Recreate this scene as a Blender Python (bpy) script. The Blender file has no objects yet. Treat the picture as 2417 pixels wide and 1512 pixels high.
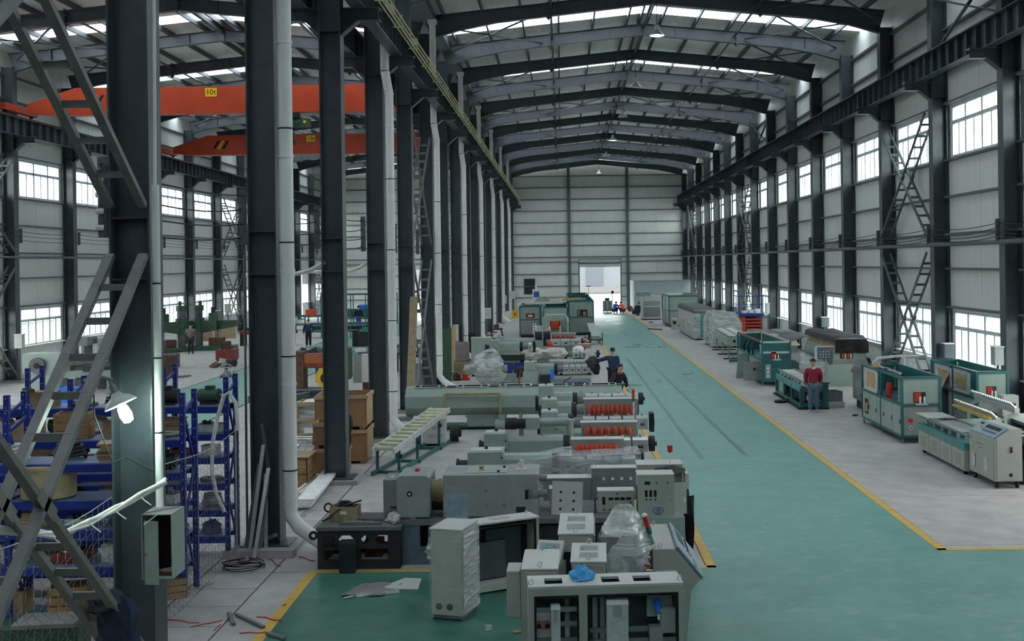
import bpy, math, random
from mathutils import Vector, Matrix
R = math.radians
sc = bpy.context.scene
col = sc.collection
rnd = random.Random(7)
# ------------------------------------------------------------------ camera
FPX, CAMH, VX, VY, ROLL = 2640.0, 5.0, 1326.0, 618.0, R(0.8)
cam = bpy.data.cameras.new('camera')
cam.sensor_width = 36.0
cam.lens = 36.0 * FPX / 2417.0
cam.shift_x = -(VX - 1208.5) / 2417.0
cam.shift_y = -(756.0 - VY) / 2417.0
cam.clip_end = 1500
co = bpy.data.objects.new('camera', cam)
co.location = (0, 0, CAMH)
co.rotation_euler = (Matrix.Rotation(R(90), 3, 'X') @ Matrix.Rotation(-ROLL, 3, 'Z')).to_euler()
col.objects.link(co)
sc.camera = co
# ------------------------------------------------------------------ sky and exposure
w = bpy.data.worlds.new('overcast_sky')
sc.world = w
w.use_nodes = True
bg = w.node_tree.nodes['Background']
bg.inputs[0].default_value = (0.95, 0.98, .98, 1)
bg.inputs[1].default_value = 1.0
sc.view_settings.view_transform = 'Standard'
sc.view_settings.look = 'None'
sc.view_settings.gamma = 1
sc.view_settings.use_curve_mapping = False
sc.view_settings.exposure = 3.08
def portal(name, loc, sx, sy, direction):
    l = bpy.data.lights.new(name, 'AREA')
    l.shape = 'RECTANGLE'; l.size = sx; l.size_y = sy
    l.cycles.is_portal = True
    o = bpy.data.objects.new(name, l)
    o.location = loc
    o.rotation_euler = Vector(direction).to_track_quat('-Z', 'Y').to_euler()
    col.objects.link(o)
XR, XC, XL, Y0, BAY, NB = 12.77, -5.25, -24.5, 13.8, 6.0, 17
YE = Y0 + BAY * NB
WR, WL = XR + 0.3, XL - 0.3
for zz, hh in ((9.17, 1.75), (2.32, 1.75)):
    portal('window_daylight', (WR + .15, 68, zz), hh, 97, (-1, 0, 0))
    portal('window_daylight', (WL - .15, 68, zz), hh, 97, (1, 0, 0))
portal('door_daylight', (3.9, YE + .6, 2.3), 4.2, 4.6, (0, -1, 0))
# ------------------------------------------------------------------ photo pixels to places
def uv(px, py):
    a, b = px - VX, py - VY
    return a * math.cos(ROLL) - b * math.sin(ROLL), b * math.cos(ROLL) + a * math.sin(ROLL)
def G(px, py, z=0.0):
    """point of the horizontal plane z that a pixel looks at"""
    u, v = uv(px, py); d = FPX * (CAMH - z) / v
    return u * d / FPX, d
def A(px, py, d):
    """x and z at distance d"""
    u, v = uv(px, py)
    return u * d / FPX, CAMH - v * d / FPX
# ------------------------------------------------------------------ materials
MATS = {}
def mat(name, c, rough=.55, metal=0., var=.18, scale=6., bump=0., spec=.4, stretch=None, c2=None, coord='Object'):
    m = bpy.data.materials.new(name); m.use_nodes = True
    nt = m.node_tree; N = nt.nodes; L = nt.links
    p = N['Principled BSDF']
    p.inputs['Roughness'].default_value = rough
    p.inputs['Metallic'].default_value = metal
    p.inputs['Specular IOR Level'].default_value = spec
    tc = N.new('ShaderNodeTexCoord'); mp = N.new('ShaderNodeMapping'); nz = N.new('ShaderNodeTexNoise')
    L.new(tc.outputs[coord], mp.inputs[0]); L.new(mp.outputs[0], nz.inputs['Vector'])
    if stretch: mp.inputs['Scale'].default_value = stretch
    nz.inputs['Scale'].default_value = scale; nz.inputs['Detail'].default_value = 6; nz.inputs['Roughness'].default_value = .62
    rp = N.new('ShaderNodeValToRGB')
    lo = [x * (1 - var) for x in c[:3]]; hi = [min(1, x * (1 + var)) for x in c[:3]]
    if c2: lo, hi = c[:3], c2[:3]
    rp.color_ramp.elements[0].position = .33; rp.color_ramp.elements[1].position = .68
    rp.color_ramp.elements[0].color = (*lo, 1); rp.color_ramp.elements[1].color = (*hi, 1)
    L.new(nz.outputs['Fac'], rp.inputs[0]); L.new(rp.outputs[0], p.inputs['Base Color'])
    if bump:
        b = N.new('ShaderNodeBump'); b.inputs['Strength'].default_value = bump; b.inputs['Distance'].default_value = .02
        L.new(nz.outputs['Fac'], b.inputs['Height']); L.new(b.outputs[0], p.inputs['Normal'])
    MATS[name] = m
    return m
def emis(name, c, s):
    m = bpy.data.materials.new(name); m.use_nodes = True
    p = m.node_tree.nodes['Principled BSDF']
    p.inputs['Base Color'].default_value = (*c, 1)
    p.inputs['Emission Color'].default_value = (*c, 1); p.inputs['Emission Strength'].default_value = s
    MATS[name] = m
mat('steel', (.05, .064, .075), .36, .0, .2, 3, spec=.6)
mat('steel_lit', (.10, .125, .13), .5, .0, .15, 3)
mat('brace', (.16, .165, .155), .5, .1, .15, 4)
mat('girt', (.11, .13, .135), .5)
mat('sheet', (.66, .675, .64), .45, .0, .05, 1.2, stretch=(1, 6, .4))
mat('frontwall_unseen_dark', (.2, .2, .19), .8)
mat('plinth', (.78, .79, .77), .8)
mat('insul', (.86, .86, .83), .42, .3, .1, 2.2, .5, stretch=(2.5, .5, 1))
mat('purlin', (.07, .08, .085), .5)
mat('wframe', (.62, .68, .68), .4)
mat('concrete', (.42, .41, .395), .62, 0, .13, 1.1, .05)
mat('slab', (.42, .405, .385), .6, 0, .16, 1.6, .04)
mat('joint', (.10, .095, .09), .8)
mat('footing', (.33, .32, .31), .85, 0, .2, 4, .2)
mat('yellow', (.62, .38, .07), .55, 0, .14, 5)
mat('yard', (.13, .13, .127), .8)
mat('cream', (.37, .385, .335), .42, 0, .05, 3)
mat('creamtop', (.50, .51, .465), .42, 0, .05, 3)  # lighter cream; on cabinet tops the light from above is put into the colour
mat('greygreen', (.29, .36, .315), .42, 0, .07, 3)
mat('greygreen2', (.22, .275, .245), .45, 0, .08, 3)
mat('midgrey', (.20, .215, .21), .5, 0, .12, 4)
mat('machgrey', (.27, .29, .275), .5, 0, .12, 2.5)
mat('teal', (.025, .125, .13), .4, 0, .12, 4)
mat('teallt', (.07, .24, .24), .4, 0, .1, 4)
mat('dark', (.018, .02, .021), .6, 0, .3, 5)
mat('black', (.008, .008, .009), .6)
mat('rust', (.10, .05, .035), .75, 0, .45, 7, .3)
mat('redpaint', (.20, .035, .03), .55, 0, .25, 6)
mat('red', (.55, .03, .02), .4)
mat('redorange', (.62, .06, .015), .4)
mat('orange', (.5, .062, .022), .42, 0, .1, 1.5)
mat('rackblue', (.011, .028, .22), .38, 0, .12, 5)
mat('shelfblue', (.14, .19, .32), .45, 0, .2, 4)
mat('bright_blue', (.02, .16, .6), .4)
mat('cablewhite', (.66, .66, .6), .5)
mat('pvc', (.70, .71, .68), .4, 0, .07, 3, stretch=(1, 1, .3))
mat('aluminium', (.52, .54, .54), .33, .55, .08, 4)
mat('chrome', (.66, .67, .68), .22, .85, .06, 4)
mat('wood', (.33, .20, .09), .7, 0, .25, 5, .1, stretch=(1, 1, 5))
mat('ply', (.26, .145, .07), .65, 0, .16, 3, stretch=(1, 1, .5))
mat('plylt', (.40, .275, .15), .65, 0, .14, 3, stretch=(1, 1, .5))
mat('card', (.30, .20, .115), .8, 0, .18, 5)
mat('paper', (.45, .32, .16), .75, 0, .12, 8, .3)
mat('whitebox', (.68, .69, .68), .6)
mat('yellowbox', (.65, .40, .03), .5)
mat('handyellow', (.8, .5, .02), .4)
mat('conduit', (.62, .6, .3), .5)
mat('green_mach', (.035, .085, .05), .5, 0, .2, 5)
mat('pump_green', (.02, .22, .17), .4)
mat('motorblue', (.015, .04, .25), .4, 0, .15, 6)
mat('panelblue', (.25, .32, .38), .4)
mat('paneldark', (.09, .13, .16), .4)
mat('cloth_blk', (.018, .017, .02), .9, 0, .5, 9, .5)
mat('cloth_grey', (.055, .05, .052), .9, 0, .4, 5, .5)
mat('cloth_white', (.55, .53, .48), .9, 0, .2, 9, .6)
mat('cloth_blue', (.10, .42, .80), .85, 0, .15, 9, .5)
mat('denim_dk', (.02, .028, .045), .9, 0, .4, 9, .5)
mat('rollpale', (.60, .62, .42), .5)
mat('tarp', (.20, .185, .185), .85, 0, .2, 3, .3)
mat('skin', (.50, .30, .21), .6)
mat('hair', (.012, .011, .012), .6)
mat('jkt_red', (.26, .018, .03), .8, 0, .15, 8)
mat('jeans', (.09, .14, .2), .85, 0, .25, 8)
mat('navy', (.018, .035, .085), .85, 0, .2, 8)
mat('navy_dk', (.010, .013, .024), .85, 0, .2, 8)
mat('jeans_blue', (.03, .07, .30), .85, 0, .2, 8)
mat('wk_blue', (.02, .10, .45), .85)
mat('wk_grey', (.17, .15, .14), .85, 0, .2, 8)
mat('trous_dk', (.035, .03, .03), .85)
mat('shoe', (.5, .48, .45), .6)
mat('vest', (.7, .08, .03), .7)
mat('copper', (.4, .13, .05), .4, .5)
mat('handle', (.02, .02, .02), .35)
mat('signblue', (.04, .09, .35), .5)
mat('green_led', (.02, .35, .18), .4)
mat('offwhite', (.72, .72, .69), .5)
mat('lampglass', (.62, .68, .68), .15, 0, .03)
mat('cabinet_lt', (.5, .535, .515), .4)
mat('boards', (.31, .255, .15), .7, 0, .2, 6)
mat('concblock', (.45, .45, .43), .9, 0, .15, 6, .2)
mat('partition', (.36, .42, .44), .5, 0, .06, 2, stretch=(6, 1, .3))
mat('tarptop', (.12, .12, .125), .7, 0, .25, 4, .2)
mat('liftred', (.5, .06, .03), .5)
mat('facade', (.115, .13, .14), .6, 0, .05, 2)
mat('facade_door', (.07, .08, .095), .6)
mat('hazy_white', (.8, .8, .78), .6)
emis('bulb', (.75, 1., .88), 9.)
emis('bulb_far', (.9, .97, 1.), 3.)
def glass(name, c, g=.06, rough=.05):
    m = bpy.data.materials.new(name); m.use_nodes = True
    nt = m.node_tree; N = nt.nodes; L = nt.links
    N.remove(N['Principled BSDF'])
    t = N.new('ShaderNodeBsdfTransparent'); t.inputs[0].default_value = (*c, 1)
    gl = N.new('ShaderNodeBsdfGlossy'); gl.inputs['Roughness'].default_value = rough
    mx = N.new('ShaderNodeMixShader'); mx.inputs[0].default_value = g
    L.new(t.outputs[0], mx.inputs[1]); L.new(gl.outputs[0], mx.inputs[2])
    L.new(mx.outputs[0], N['Material Output'].inputs[0])
    MATS[name] = m
glass('pane', (.90, .95, .94))
def plastic(name, dens=.32, col_=(.75, .78, .78), sc_=(3, 3, 14), diff=True):
    m = bpy.data.materials.new(name); m.use_nodes = True
    nt = m.node_tree; N = nt.nodes; L = nt.links
    p = N['Principled BSDF']; p.inputs['Base Color'].default_value = (*col_, 1); p.inputs['Roughness'].default_value = .16
    p.inputs['Specular IOR Level'].default_value = .8
    t = N.new('ShaderNodeBsdfTransparent')
    mx = N.new('ShaderNodeMixShader')
    tc = N.new('ShaderNodeTexCoord'); mp = N.new('ShaderNodeMapping'); nz = N.new('ShaderNodeTexNoise')
    mp.inputs['Scale'].default_value = sc_
    nz.inputs['Scale'].default_value = 2.2; nz.inputs['Detail'].default_value = 3; nz.inputs['Distortion'].default_value = 1.2
    L.new(tc.outputs['Object'], mp.inputs[0]); L.new(mp.outputs[0], nz.inputs['Vector'])
    b = N.new('ShaderNodeBump'); b.inputs['Strength'].default_value = .8; b.inputs['Distance'].default_value = .06
    L.new(nz.outputs['Fac'], b.inputs['Height']); L.new(b.outputs[0], p.inputs['Normal'])
    mr = N.new('ShaderNodeMapRange'); mr.inputs[1].default_value = .35; mr.inputs[2].default_value = .7
    mr.inputs[3].default_value = dens * .45; mr.inputs[4].default_value = min(1, dens * 1.7)
    L.new(nz.outputs['Fac'], mr.inputs[0]); L.new(mr.outputs[0], mx.inputs[0])
    L.new(t.outputs[0], mx.inputs[1]); L.new(p.outputs[0], mx.inputs[2])
    L.new(mx.outputs[0], N['Material Output'].inputs[0])
    MATS[name] = m
plastic('film', .38, (.75, .78, .78), (.7, .7, 5)); plastic('film_dense', .8, (.6, .63, .62), (.6, .6, 2.6)); plastic('film_wisp', .1, (.8, .82, .82), (1.5, 1.5, 5))
m = mat('skylight', (.9, .95, .97), .4, 0, .02)
_n = m.node_tree.nodes; _t = _n.new('ShaderNodeBsdfTranslucent'); _t.inputs[0].default_value = (.85, .9, .95, 1)
m.node_tree.links.new(_t.outputs[0], _n['Material Output'].inputs[0])
def green_floor():
    m = bpy.data.materials.new('greenpaint'); m.use_nodes = True
    nt = m.node_tree; N = nt.nodes; L = nt.links; p = N['Principled BSDF']
    tc = N.new('ShaderNodeTexCoord')
    def noise(scale, st, det=6):
        mp = N.new('ShaderNodeMapping'); mp.inputs['Scale'].default_value = st
        nz = N.new('ShaderNodeTexNoise'); nz.inputs['Scale'].default_value = scale; nz.inputs['Detail'].default_value = det
        nz.inputs['Roughness'].default_value = .65
        L.new(tc.outputs['Object'], mp.inputs[0]); L.new(mp.outputs[0], nz.inputs['Vector']); return nz
    def ramp(src, a, b, ca, cb):
        r = N.new('ShaderNodeValToRGB'); r.color_ramp.elements[0].position = a; r.color_ramp.elements[1].position = b
        r.color_ramp.elements[0].color = ca; r.color_ramp.elements[1].color = cb; L.new(src, r.inputs[0]); return r
    def mixc(f, a, b):
        x = N.new('ShaderNodeMix'); x.data_type = 'RGBA'; L.new(f, x.inputs[0]); L.new(a, x.inputs[6]); L.new(b, x.inputs[7]); return x.outputs[2]
    sepx = N.new('ShaderNodeSeparateXYZ'); L.new(tc.outputs['Object'], sepx.inputs[0])
    base = ramp(noise(.8, (1, 1, 1)).outputs[0], .3, .7, (.085, .27, .215, 1), (.15, .345, .305, 1))
    worn = ramp(noise(2.6, (1, 1.3, 1), 9).outputs[0], .52, .74, (0, 0, 0, 1), (1, 1, 1, 1))
    k = N.new('ShaderNodeRGB'); k.outputs[0].default_value = (.26, .39, .36, 1)
    c0 = mixc(worn.outputs[0], base.outputs[0], k.outputs[0])
    # deeper green off the traffic lane: less wear plus foreground light falloff painted in
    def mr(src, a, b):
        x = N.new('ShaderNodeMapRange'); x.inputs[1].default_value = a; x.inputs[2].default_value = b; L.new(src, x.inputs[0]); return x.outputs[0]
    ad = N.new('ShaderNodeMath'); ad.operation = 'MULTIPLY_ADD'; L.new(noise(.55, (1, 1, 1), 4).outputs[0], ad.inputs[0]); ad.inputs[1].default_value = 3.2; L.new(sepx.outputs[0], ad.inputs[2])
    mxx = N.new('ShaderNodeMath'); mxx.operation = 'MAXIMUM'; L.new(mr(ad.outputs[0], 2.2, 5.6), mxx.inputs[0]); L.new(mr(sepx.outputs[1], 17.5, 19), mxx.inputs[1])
    fresh_dim = ramp(noise(1.7, (1, 1, 1), 8).outputs[0], .35, .75, (.02, .115, .075, 1), (.07, .21, .16, 1))
    c1 = mixc(mxx.outputs[0], fresh_dim.outputs[0], c0)
    # wet patches dragged across the far aisle: darker and glossier
    sep = N.new('ShaderNodeSeparateXYZ'); L.new(tc.outputs['Object'], sep.inputs[0])
    far = N.new('ShaderNodeMapRange'); far.inputs[1].default_value = 36; far.inputs[2].default_value = 46; L.new(sep.outputs[1], far.inputs[0])
    wet = ramp(noise(.42, (.5, .42, 1), 7).outputs[0], .56, .60, (0, 0, 0, 1), (1, 1, 1, 1))
    mu = N.new('ShaderNodeMath'); mu.operation = 'MULTIPLY'; L.new(wet.outputs[0], mu.inputs[0]); L.new(far.outputs[0], mu.inputs[1])
    kw = N.new('ShaderNodeRGB'); kw.outputs[0].default_value = (.06, .22, .185, 1)
    c2 = mixc(mu.outputs[0], c1, kw.outputs[0])
    L.new(c2, p.inputs['Base Color'])
    rr = N.new('ShaderNodeMapRange'); rr.inputs[3].default_value = .36; rr.inputs[4].default_value = .24
    L.new(mu.outputs[0], rr.inputs[0]); L.new(rr.outputs[0], p.inputs['Roughness'])
    p.inputs['Specular IOR Level'].default_value = .45
    MATS['greenpaint'] = m
green_floor()
# ------------------------------------------------------------------ mesh helpers
class MB:
    def __init__(s): s.v = []; s.f = []; s.smooth = False
    def add(s, vs, fs):
        n = len(s.v); s.v += [tuple(x) for x in vs]; s.f += [tuple(i + n for i in q) for q in fs]; return s
    def box(s, x0, x1, y0, y1, z0, z1):
        return s.add([(x0, y0, z0), (x1, y0, z0), (x1, y1, z0), (x0, y1, z0), (x0, y0, z1), (x1, y0, z1), (x1, y1, z1), (x0, y1, z1)],
                     [(0, 3, 2, 1), (4, 5, 6, 7), (0, 1, 5, 4), (1, 2, 6, 5), (2, 3, 7, 6), (3, 0, 4, 7)])
    def bc(s, x, y, z, sx, sy, sz): return s.box(x - sx / 2, x + sx / 2, y - sy / 2, y + sy / 2, z, z + sz)
    def beam(s, p, q, w, h, up=(0, 0, 1)):
        p, q = Vector(p), Vector(q); d = (q - p).normalized(); up = Vector(up)
        sd = d.cross(up)
        if sd.length < 1e-3: sd = d.cross(Vector((0, 1, 0)))
        sd.normalize(); u = sd.cross(d); a = sd * w / 2; b = u * h / 2
        return s.add([p - a - b, p + a - b, p + a + b, p - a + b, q - a - b, q + a - b, q + a + b, q - a + b],
                     [(0, 1, 2, 3), (7, 6, 5, 4), (0, 4, 5, 1), (1, 5, 6, 2), (2, 6, 7, 3), (3, 7, 4, 0)])
    def cyl(s, p, q, r, n=14, r2=None, cap=True):
        s.smooth = True
        p, q = Vector(p), Vector(q); d = (q - p).normalized(); r2 = r if r2 is None else r2
        a = d.orthogonal().normalized(); b = d.cross(a)
        vs = [p + (a * math.cos(2 * math.pi * i / n) + b * math.sin(2 * math.pi * i / n)) * r for i in range(n)]
        vs += [q + (a * math.cos(2 * math.pi * i / n) + b * math.sin(2 * math.pi * i / n)) * r2 for i in range(n)]
        fs = [(i, (i + 1) % n, n + (i + 1) % n, n + i) for i in range(n)]
        if cap: fs += [tuple(range(n - 1, -1, -1)), tuple(range(n, 2 * n))]
        return s.add(vs, fs)
    def tube(s, pts, r, n=8):
        s.smooth = True
        pts = [Vector(p) for p in pts]; k = len(pts); vs = []; fs = []
        a = None
        for i, p in enumerate(pts):
            d = (pts[min(i + 1, k - 1)] - pts[max(i - 1, 0)]).normalized()
            a = d.orthogonal().normalized() if a is None else (a - d * a.dot(d)).normalized()
            b = d.cross(a)
            vs += [p + (a * math.cos(2 * math.pi * j / n) + b * math.sin(2 * math.pi * j / n)) * r for j in range(n)]
        for i in range(k - 1):
            fs += [(i * n + j, i * n + (j + 1) % n, (i + 1) * n + (j + 1) % n, (i + 1) * n + j) for j in range(n)]
        fs += [tuple(range(n - 1, -1, -1)), tuple(range((k - 1) * n, k * n))]
        return s.add(vs, fs)
    def prism(s, poly, a, b, axis='y'):
        """polygon in the plane across the axis, from a to b"""
        n = len(poly)
        def P(t, q):
            if axis == 'y': return (q[0], t, q[1])
            if axis == 'x': return (t, q[0], q[1])
            return (q[0], q[1], t)
        return s.add([P(a, q) for q in poly] + [P(b, q) for q in poly],
                     [tuple(range(n)), tuple(range(2 * n - 1, n - 1, -1))] + [(i, n + i, n + (i + 1) % n, (i + 1) % n) for i in range(n)])
    def lathe(s, prof, c=(0, 0, 0), n=18, axis='z'):
        s.smooth = True; vs = []; k = len(prof)
        for i in range(n):
            t = 2 * math.pi * i / n
            for r, h in prof:
                x, y = r * math.cos(t), r * math.sin(t)
                vs.append({'z': (c[0] + x, c[1] + y, c[2] + h), 'x': (c[0] + h, c[1] + x, c[2] + y), 'y': (c[0] + x, c[1] + h, c[2] + y)}[axis])
        fs = [(i * k + j, ((i + 1) % n) * k + j, ((i + 1) % n) * k + j + 1, i * k + j + 1) for i in range(n) for j in range(k - 1)]
        return s.add(vs, fs)
    def blob(s, c, r, noise=.15, n=14, m_=9, seed=1, flat=False, drop=0):
        """crumpled rounded lump"""
        s.smooth = True; q = random.Random(seed); ph = [q.uniform(0, 6.28) for _ in range(9)]; vs = []
        for i in range(m_ + 1):
            a = math.pi * i / m_
            for j in range(n):
                b = 2 * math.pi * j / n
                k = 1 + noise * (math.sin(3 * b + ph[0] + 2 * a) * .5 + math.sin(5 * b + ph[1] - 3 * a) * .35 + math.sin(7 * a + 2 * b + ph[2]) * .4 + q.uniform(-.35, .35)) * (math.sin(a) ** .5 if 0 < i < m_ else 0)
                z = math.cos(a) * r[2] * k
                if flat and z < 0: z *= .05
                vs.append((c[0] + math.sin(a) * math.cos(b) * r[0] * k, c[1] + math.sin(a) * math.sin(b) * r[1] * k, c[2] + z))
        return s.add(vs, [(i * n + j, (i + 1) * n + j, (i + 1) * n + (j + 1) % n, i * n + (j + 1) % n) for i in range(m_) for j in range(n)])
    def sheet(s, x0, x1, y0, y1, zf, nx=12, ny=12, th=.012):
        """draped sheet: zf(u, v) gives the height; two-sided with thickness"""
        s.smooth = True; vs = []
        for k in (0, 1):
            for i in range(nx + 1):
                for j in range(ny + 1):
                    u, v = i / nx, j / ny
                    r = zf(u, v)
                    if isinstance(r, tuple): x, y, z = r
                    else: x, y, z = x0 + (x1 - x0) * u, y0 + (y1 - y0) * v, r
                    vs.append((x, y, z - k * th))
        K = (nx + 1) * (ny + 1); fs = []
        for i in range(nx):
            for j in range(ny):
                a = i * (ny + 1) + j; q = (a, a + ny + 1, a + ny + 2, a + 1)
                fs.append(q); fs.append(tuple(x + K for x in reversed(q)))
        ring = [i * (ny + 1) for i in range(nx + 1)] + [nx * (ny + 1) + j for j in range(1, ny + 1)] + [i * (ny + 1) + ny for i in range(nx - 1, -1, -1)] + [j for j in range(ny - 1, 0, -1)]
        for i in range(len(ring)):
            a, b = ring[i], ring[(i + 1) % len(ring)]; fs.append((a, a + K, b + K, b))
        return s.add(vs, fs)
    def plate_holes(s, x0, x1, z0, z1, y0, y1, holes):
        """upright plate in x and z with rectangular openings"""
        xs = sorted({x0, x1, *[h[0] for h in holes], *[h[1] for h in holes]}); zs = sorted({z0, z1, *[h[2] for h in holes], *[h[3] for h in holes]})
        for i in range(len(xs) - 1):
            a = None
            for j in range(len(zs) - 1):
                mx, mz = (xs[i] + xs[i + 1]) / 2, (zs[j] + zs[j + 1]) / 2
                inh = any(h[0] < mx < h[1] and h[2] < mz < h[3] for h in holes)
                if not inh and a is None: a = zs[j]
                if inh and a is not None: s.box(xs[i], xs[i + 1], y0, y1, a, zs[j]); a = None
            if a is not None: s.box(xs[i], xs[i + 1], y0, y1, a, zs[-1])
        return s
    def mesh(s, name, m):
        me = bpy.data.meshes.new(name); me.from_pydata(s.v, [], s.f)
        me.materials.append(MATS[m])
        if s.smooth:
            me.polygons.foreach_set('use_smooth', [True] * len(me.polygons)); me.set_sharp_from_angle(angle=R(38))
        me.update(); return me
    def o(s, name, m, parent=None, loc=(0, 0, 0), rz=0, label=None, kind=None, bev=0, rot=None):
        ob = bpy.data.objects.new(name, s.mesh(name, m)); col.objects.link(ob)
        ob.parent = parent; ob.location = loc; ob.rotation_euler = rot or (0, 0, rz)
        if label: ob['label'] = label
        if kind: ob['kind'] = kind
        if bev:
            b = ob.modifiers.new('edge', 'BEVEL'); b.width = bev; b.segments = 2; b.limit_method = 'ANGLE'
        return ob
LABELS = {}
def tag(o, label, cat, group=None):
    if label in LABELS and not (group and LABELS[label] == group): print('DUPLICATE LABEL', label)
    LABELS[label] = group
    o['label'] = label; o['category'] = cat
    if group: o['group'] = group
    return o
def T(name, label, cat, loc=(0, 0, 0), rz=0, group=None):
    o = bpy.data.objects.new(name, None); col.objects.link(o); o.empty_display_size = .2
    o.location = loc; o.rotation_euler = (0, 0, rz)
    return tag(o, label, cat, group)
def S(mb, name, m, label, cat, loc=(0, 0, 0), rz=0, group=None, bev=0, rot=None):
    return tag(mb.o(name, m, None, loc, rz, bev=bev, rot=rot), label, cat, group)
def struct(mb, name, m, parent=None, loc=(0, 0, 0)):
    o = mb.o(name, m, parent, loc)
    if parent is None: o['kind'] = 'structure'
    return o
def sempty(name, loc=(0, 0, 0)):
    o = bpy.data.objects.new(name, None); col.objects.link(o); o.location = loc; o['kind'] = 'structure'; return o
def piece(me, name, parent, loc=(0, 0, 0), rot=(0, 0, 0), scale=(1, 1, 1)):
    ob = bpy.data.objects.new(name, me); col.objects.link(ob); ob.parent = parent; ob.location = loc; ob.rotation_euler = rot; ob.scale = scale; return ob
def dup(o, loc, rz=None, label=None, group=None):
    kids = {}
    for x in col.objects:
        if x.parent is not None: kids.setdefault(x.parent.name, []).append(x)
    def cp(a, par):
        c = a.copy(); col.objects.link(c); c.parent = par
        for k in kids.get(a.name, []): cp(k, c)
        return c
    c = cp(o, None); c.location = loc
    if rz is not None: c.rotation_euler = (0, 0, rz)
    if label: tag(c, label, o['category'], group or o.get('group'))
    return c
ORD = ['first', 'second', 'third', 'fourth', 'fifth', 'sixth', 'seventh', 'eighth', 'ninth', 'tenth', 'eleventh', 'twelfth', 'thirteenth', 'fourteenth', 'fifteenth', 'sixteenth', 'seventeenth', 'eighteenth', 'nineteenth', 'twentieth', 'twenty-first', 'twenty-second', 'twenty-third', 'twenty-fourth']
def arc(c, r, a0, a1, n, plane='xz', k=0.):
    out = []
    for i in range(n + 1):
        a = R(a0 + (a1 - a0) * i / n); x, y = r * math.cos(a), r * math.sin(a)
        out.append({'xz': (c[0] + x, c[1], c[2] + y), 'yz': (c[0], c[1] + x, c[2] + y), 'xy': (c[0] + x, c[1] + y, c[2] + k * i / n)}[plane])
    return out
# ------------------------------------------------------------------ the setting: floor
S_ = MB
yard = struct(MB().box(-160, 160, -60, 300, -.6, -.06), 'floor_yard', 'yard')
fl = struct(MB().box(WL, WR, -14, YE + .3, -.05, 0), 'floor', 'joint')
GX0, GX1, GY = 2.42, 6.36, 18.15       # painted aisle
LX0, LX1 = -15.6, -11.6                # aisle of the far hall
def slabs(x0, x1, y0, y1, nx, ny, gap=.012, name='floor_slab'):
    dx, dy = (x1 - x0) / nx, (y1 - y0) / ny
    me = MB().box(gap / 2, dx - gap / 2, gap / 2, dy - gap / 2, 0, .006).mesh(name, 'slab')
    for i in range(nx):
        for j in range(ny): piece(me, name, fl, (x0 + i * dx, y0 + j * dy, 0))
slabs(-4.78, GX0 - .14, GY + .1, YE - .1, 2, 24)
slabs(GX1 + .14, WR - .1, GY + 1.2, YE - .1, 2, 24)
slabs(LX1 + .1, -5.9, 10, YE - .1, 1, 24)
slabs(WL + .1, LX0 - .1, 5, YE - .1, 2, 22)
slabs(LX0 - .08, LX1 + .08, 5, 29.9, 1, 5)
slabs(-5.88, -4.8, 9.2, 60, 1, 56, .02, 'trench_cover')
slabs(-5.88, -4.8, 60.1, YE - .1, 1, 12, .02, 'floor_slab')
MB().box(-4.78, -4.2, 8, GY + .08, 0, .006).o('floor_slab', 'slab', fl)
MB().box(GX1 + .14, WR - .1, GY + 1, GY + 1.19, 0, .006).o('floor_slab', 'slab', fl)
g = MB().box(-4.05, WR - .1, 5, GY, 0, .009)
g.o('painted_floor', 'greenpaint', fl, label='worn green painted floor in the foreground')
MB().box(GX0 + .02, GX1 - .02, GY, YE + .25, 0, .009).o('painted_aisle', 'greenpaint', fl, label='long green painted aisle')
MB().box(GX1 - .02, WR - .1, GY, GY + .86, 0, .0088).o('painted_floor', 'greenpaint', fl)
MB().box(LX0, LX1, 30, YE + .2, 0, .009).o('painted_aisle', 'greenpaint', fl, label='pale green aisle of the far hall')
yl = MB().box
for b in ((GX0 - .13, GX0 + .02, GY - .02, YE), (GX1 - .02, GX1 + .13, GY + .88, YE), (-4.05, GX0 + .02, GY, GY + .13), (GX1 - .02, WR, GY + .86, GY + 1.0), (-4.2, -4.05, 8, GY + .13)):
    MB().box(b[0], b[1], b[2], b[3], 0, .012).o('yellow_line', 'yellow', fl)
mat('tyre_mark', (.06, .19, .165), .3, 0, .2, 5)
# tyre marks curving down the aisle
for k, (pa, pb, pc) in enumerate((((1480, 845), (1555, 950), (1660, 1085)), ((1535, 855), (1640, 960), (1760, 1075)))):
    P = [G(*q) for q in (pa, pb, pc)]; pts = []
    for i in range(15):
        t = i / 14; pts.append(tuple((1 - t) ** 2 * P[0][c] + 2 * t * (1 - t) * P[1][c] + t * t * P[2][c] for c in (0, 1)))
    m_ = MB()
    for a, b in zip(pts, pts[1:]): m_.beam((*a, .0095), (*b, .0095), .13, .0015)
    m_.o('tyre_mark', 'tyre_mark', fl)
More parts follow.
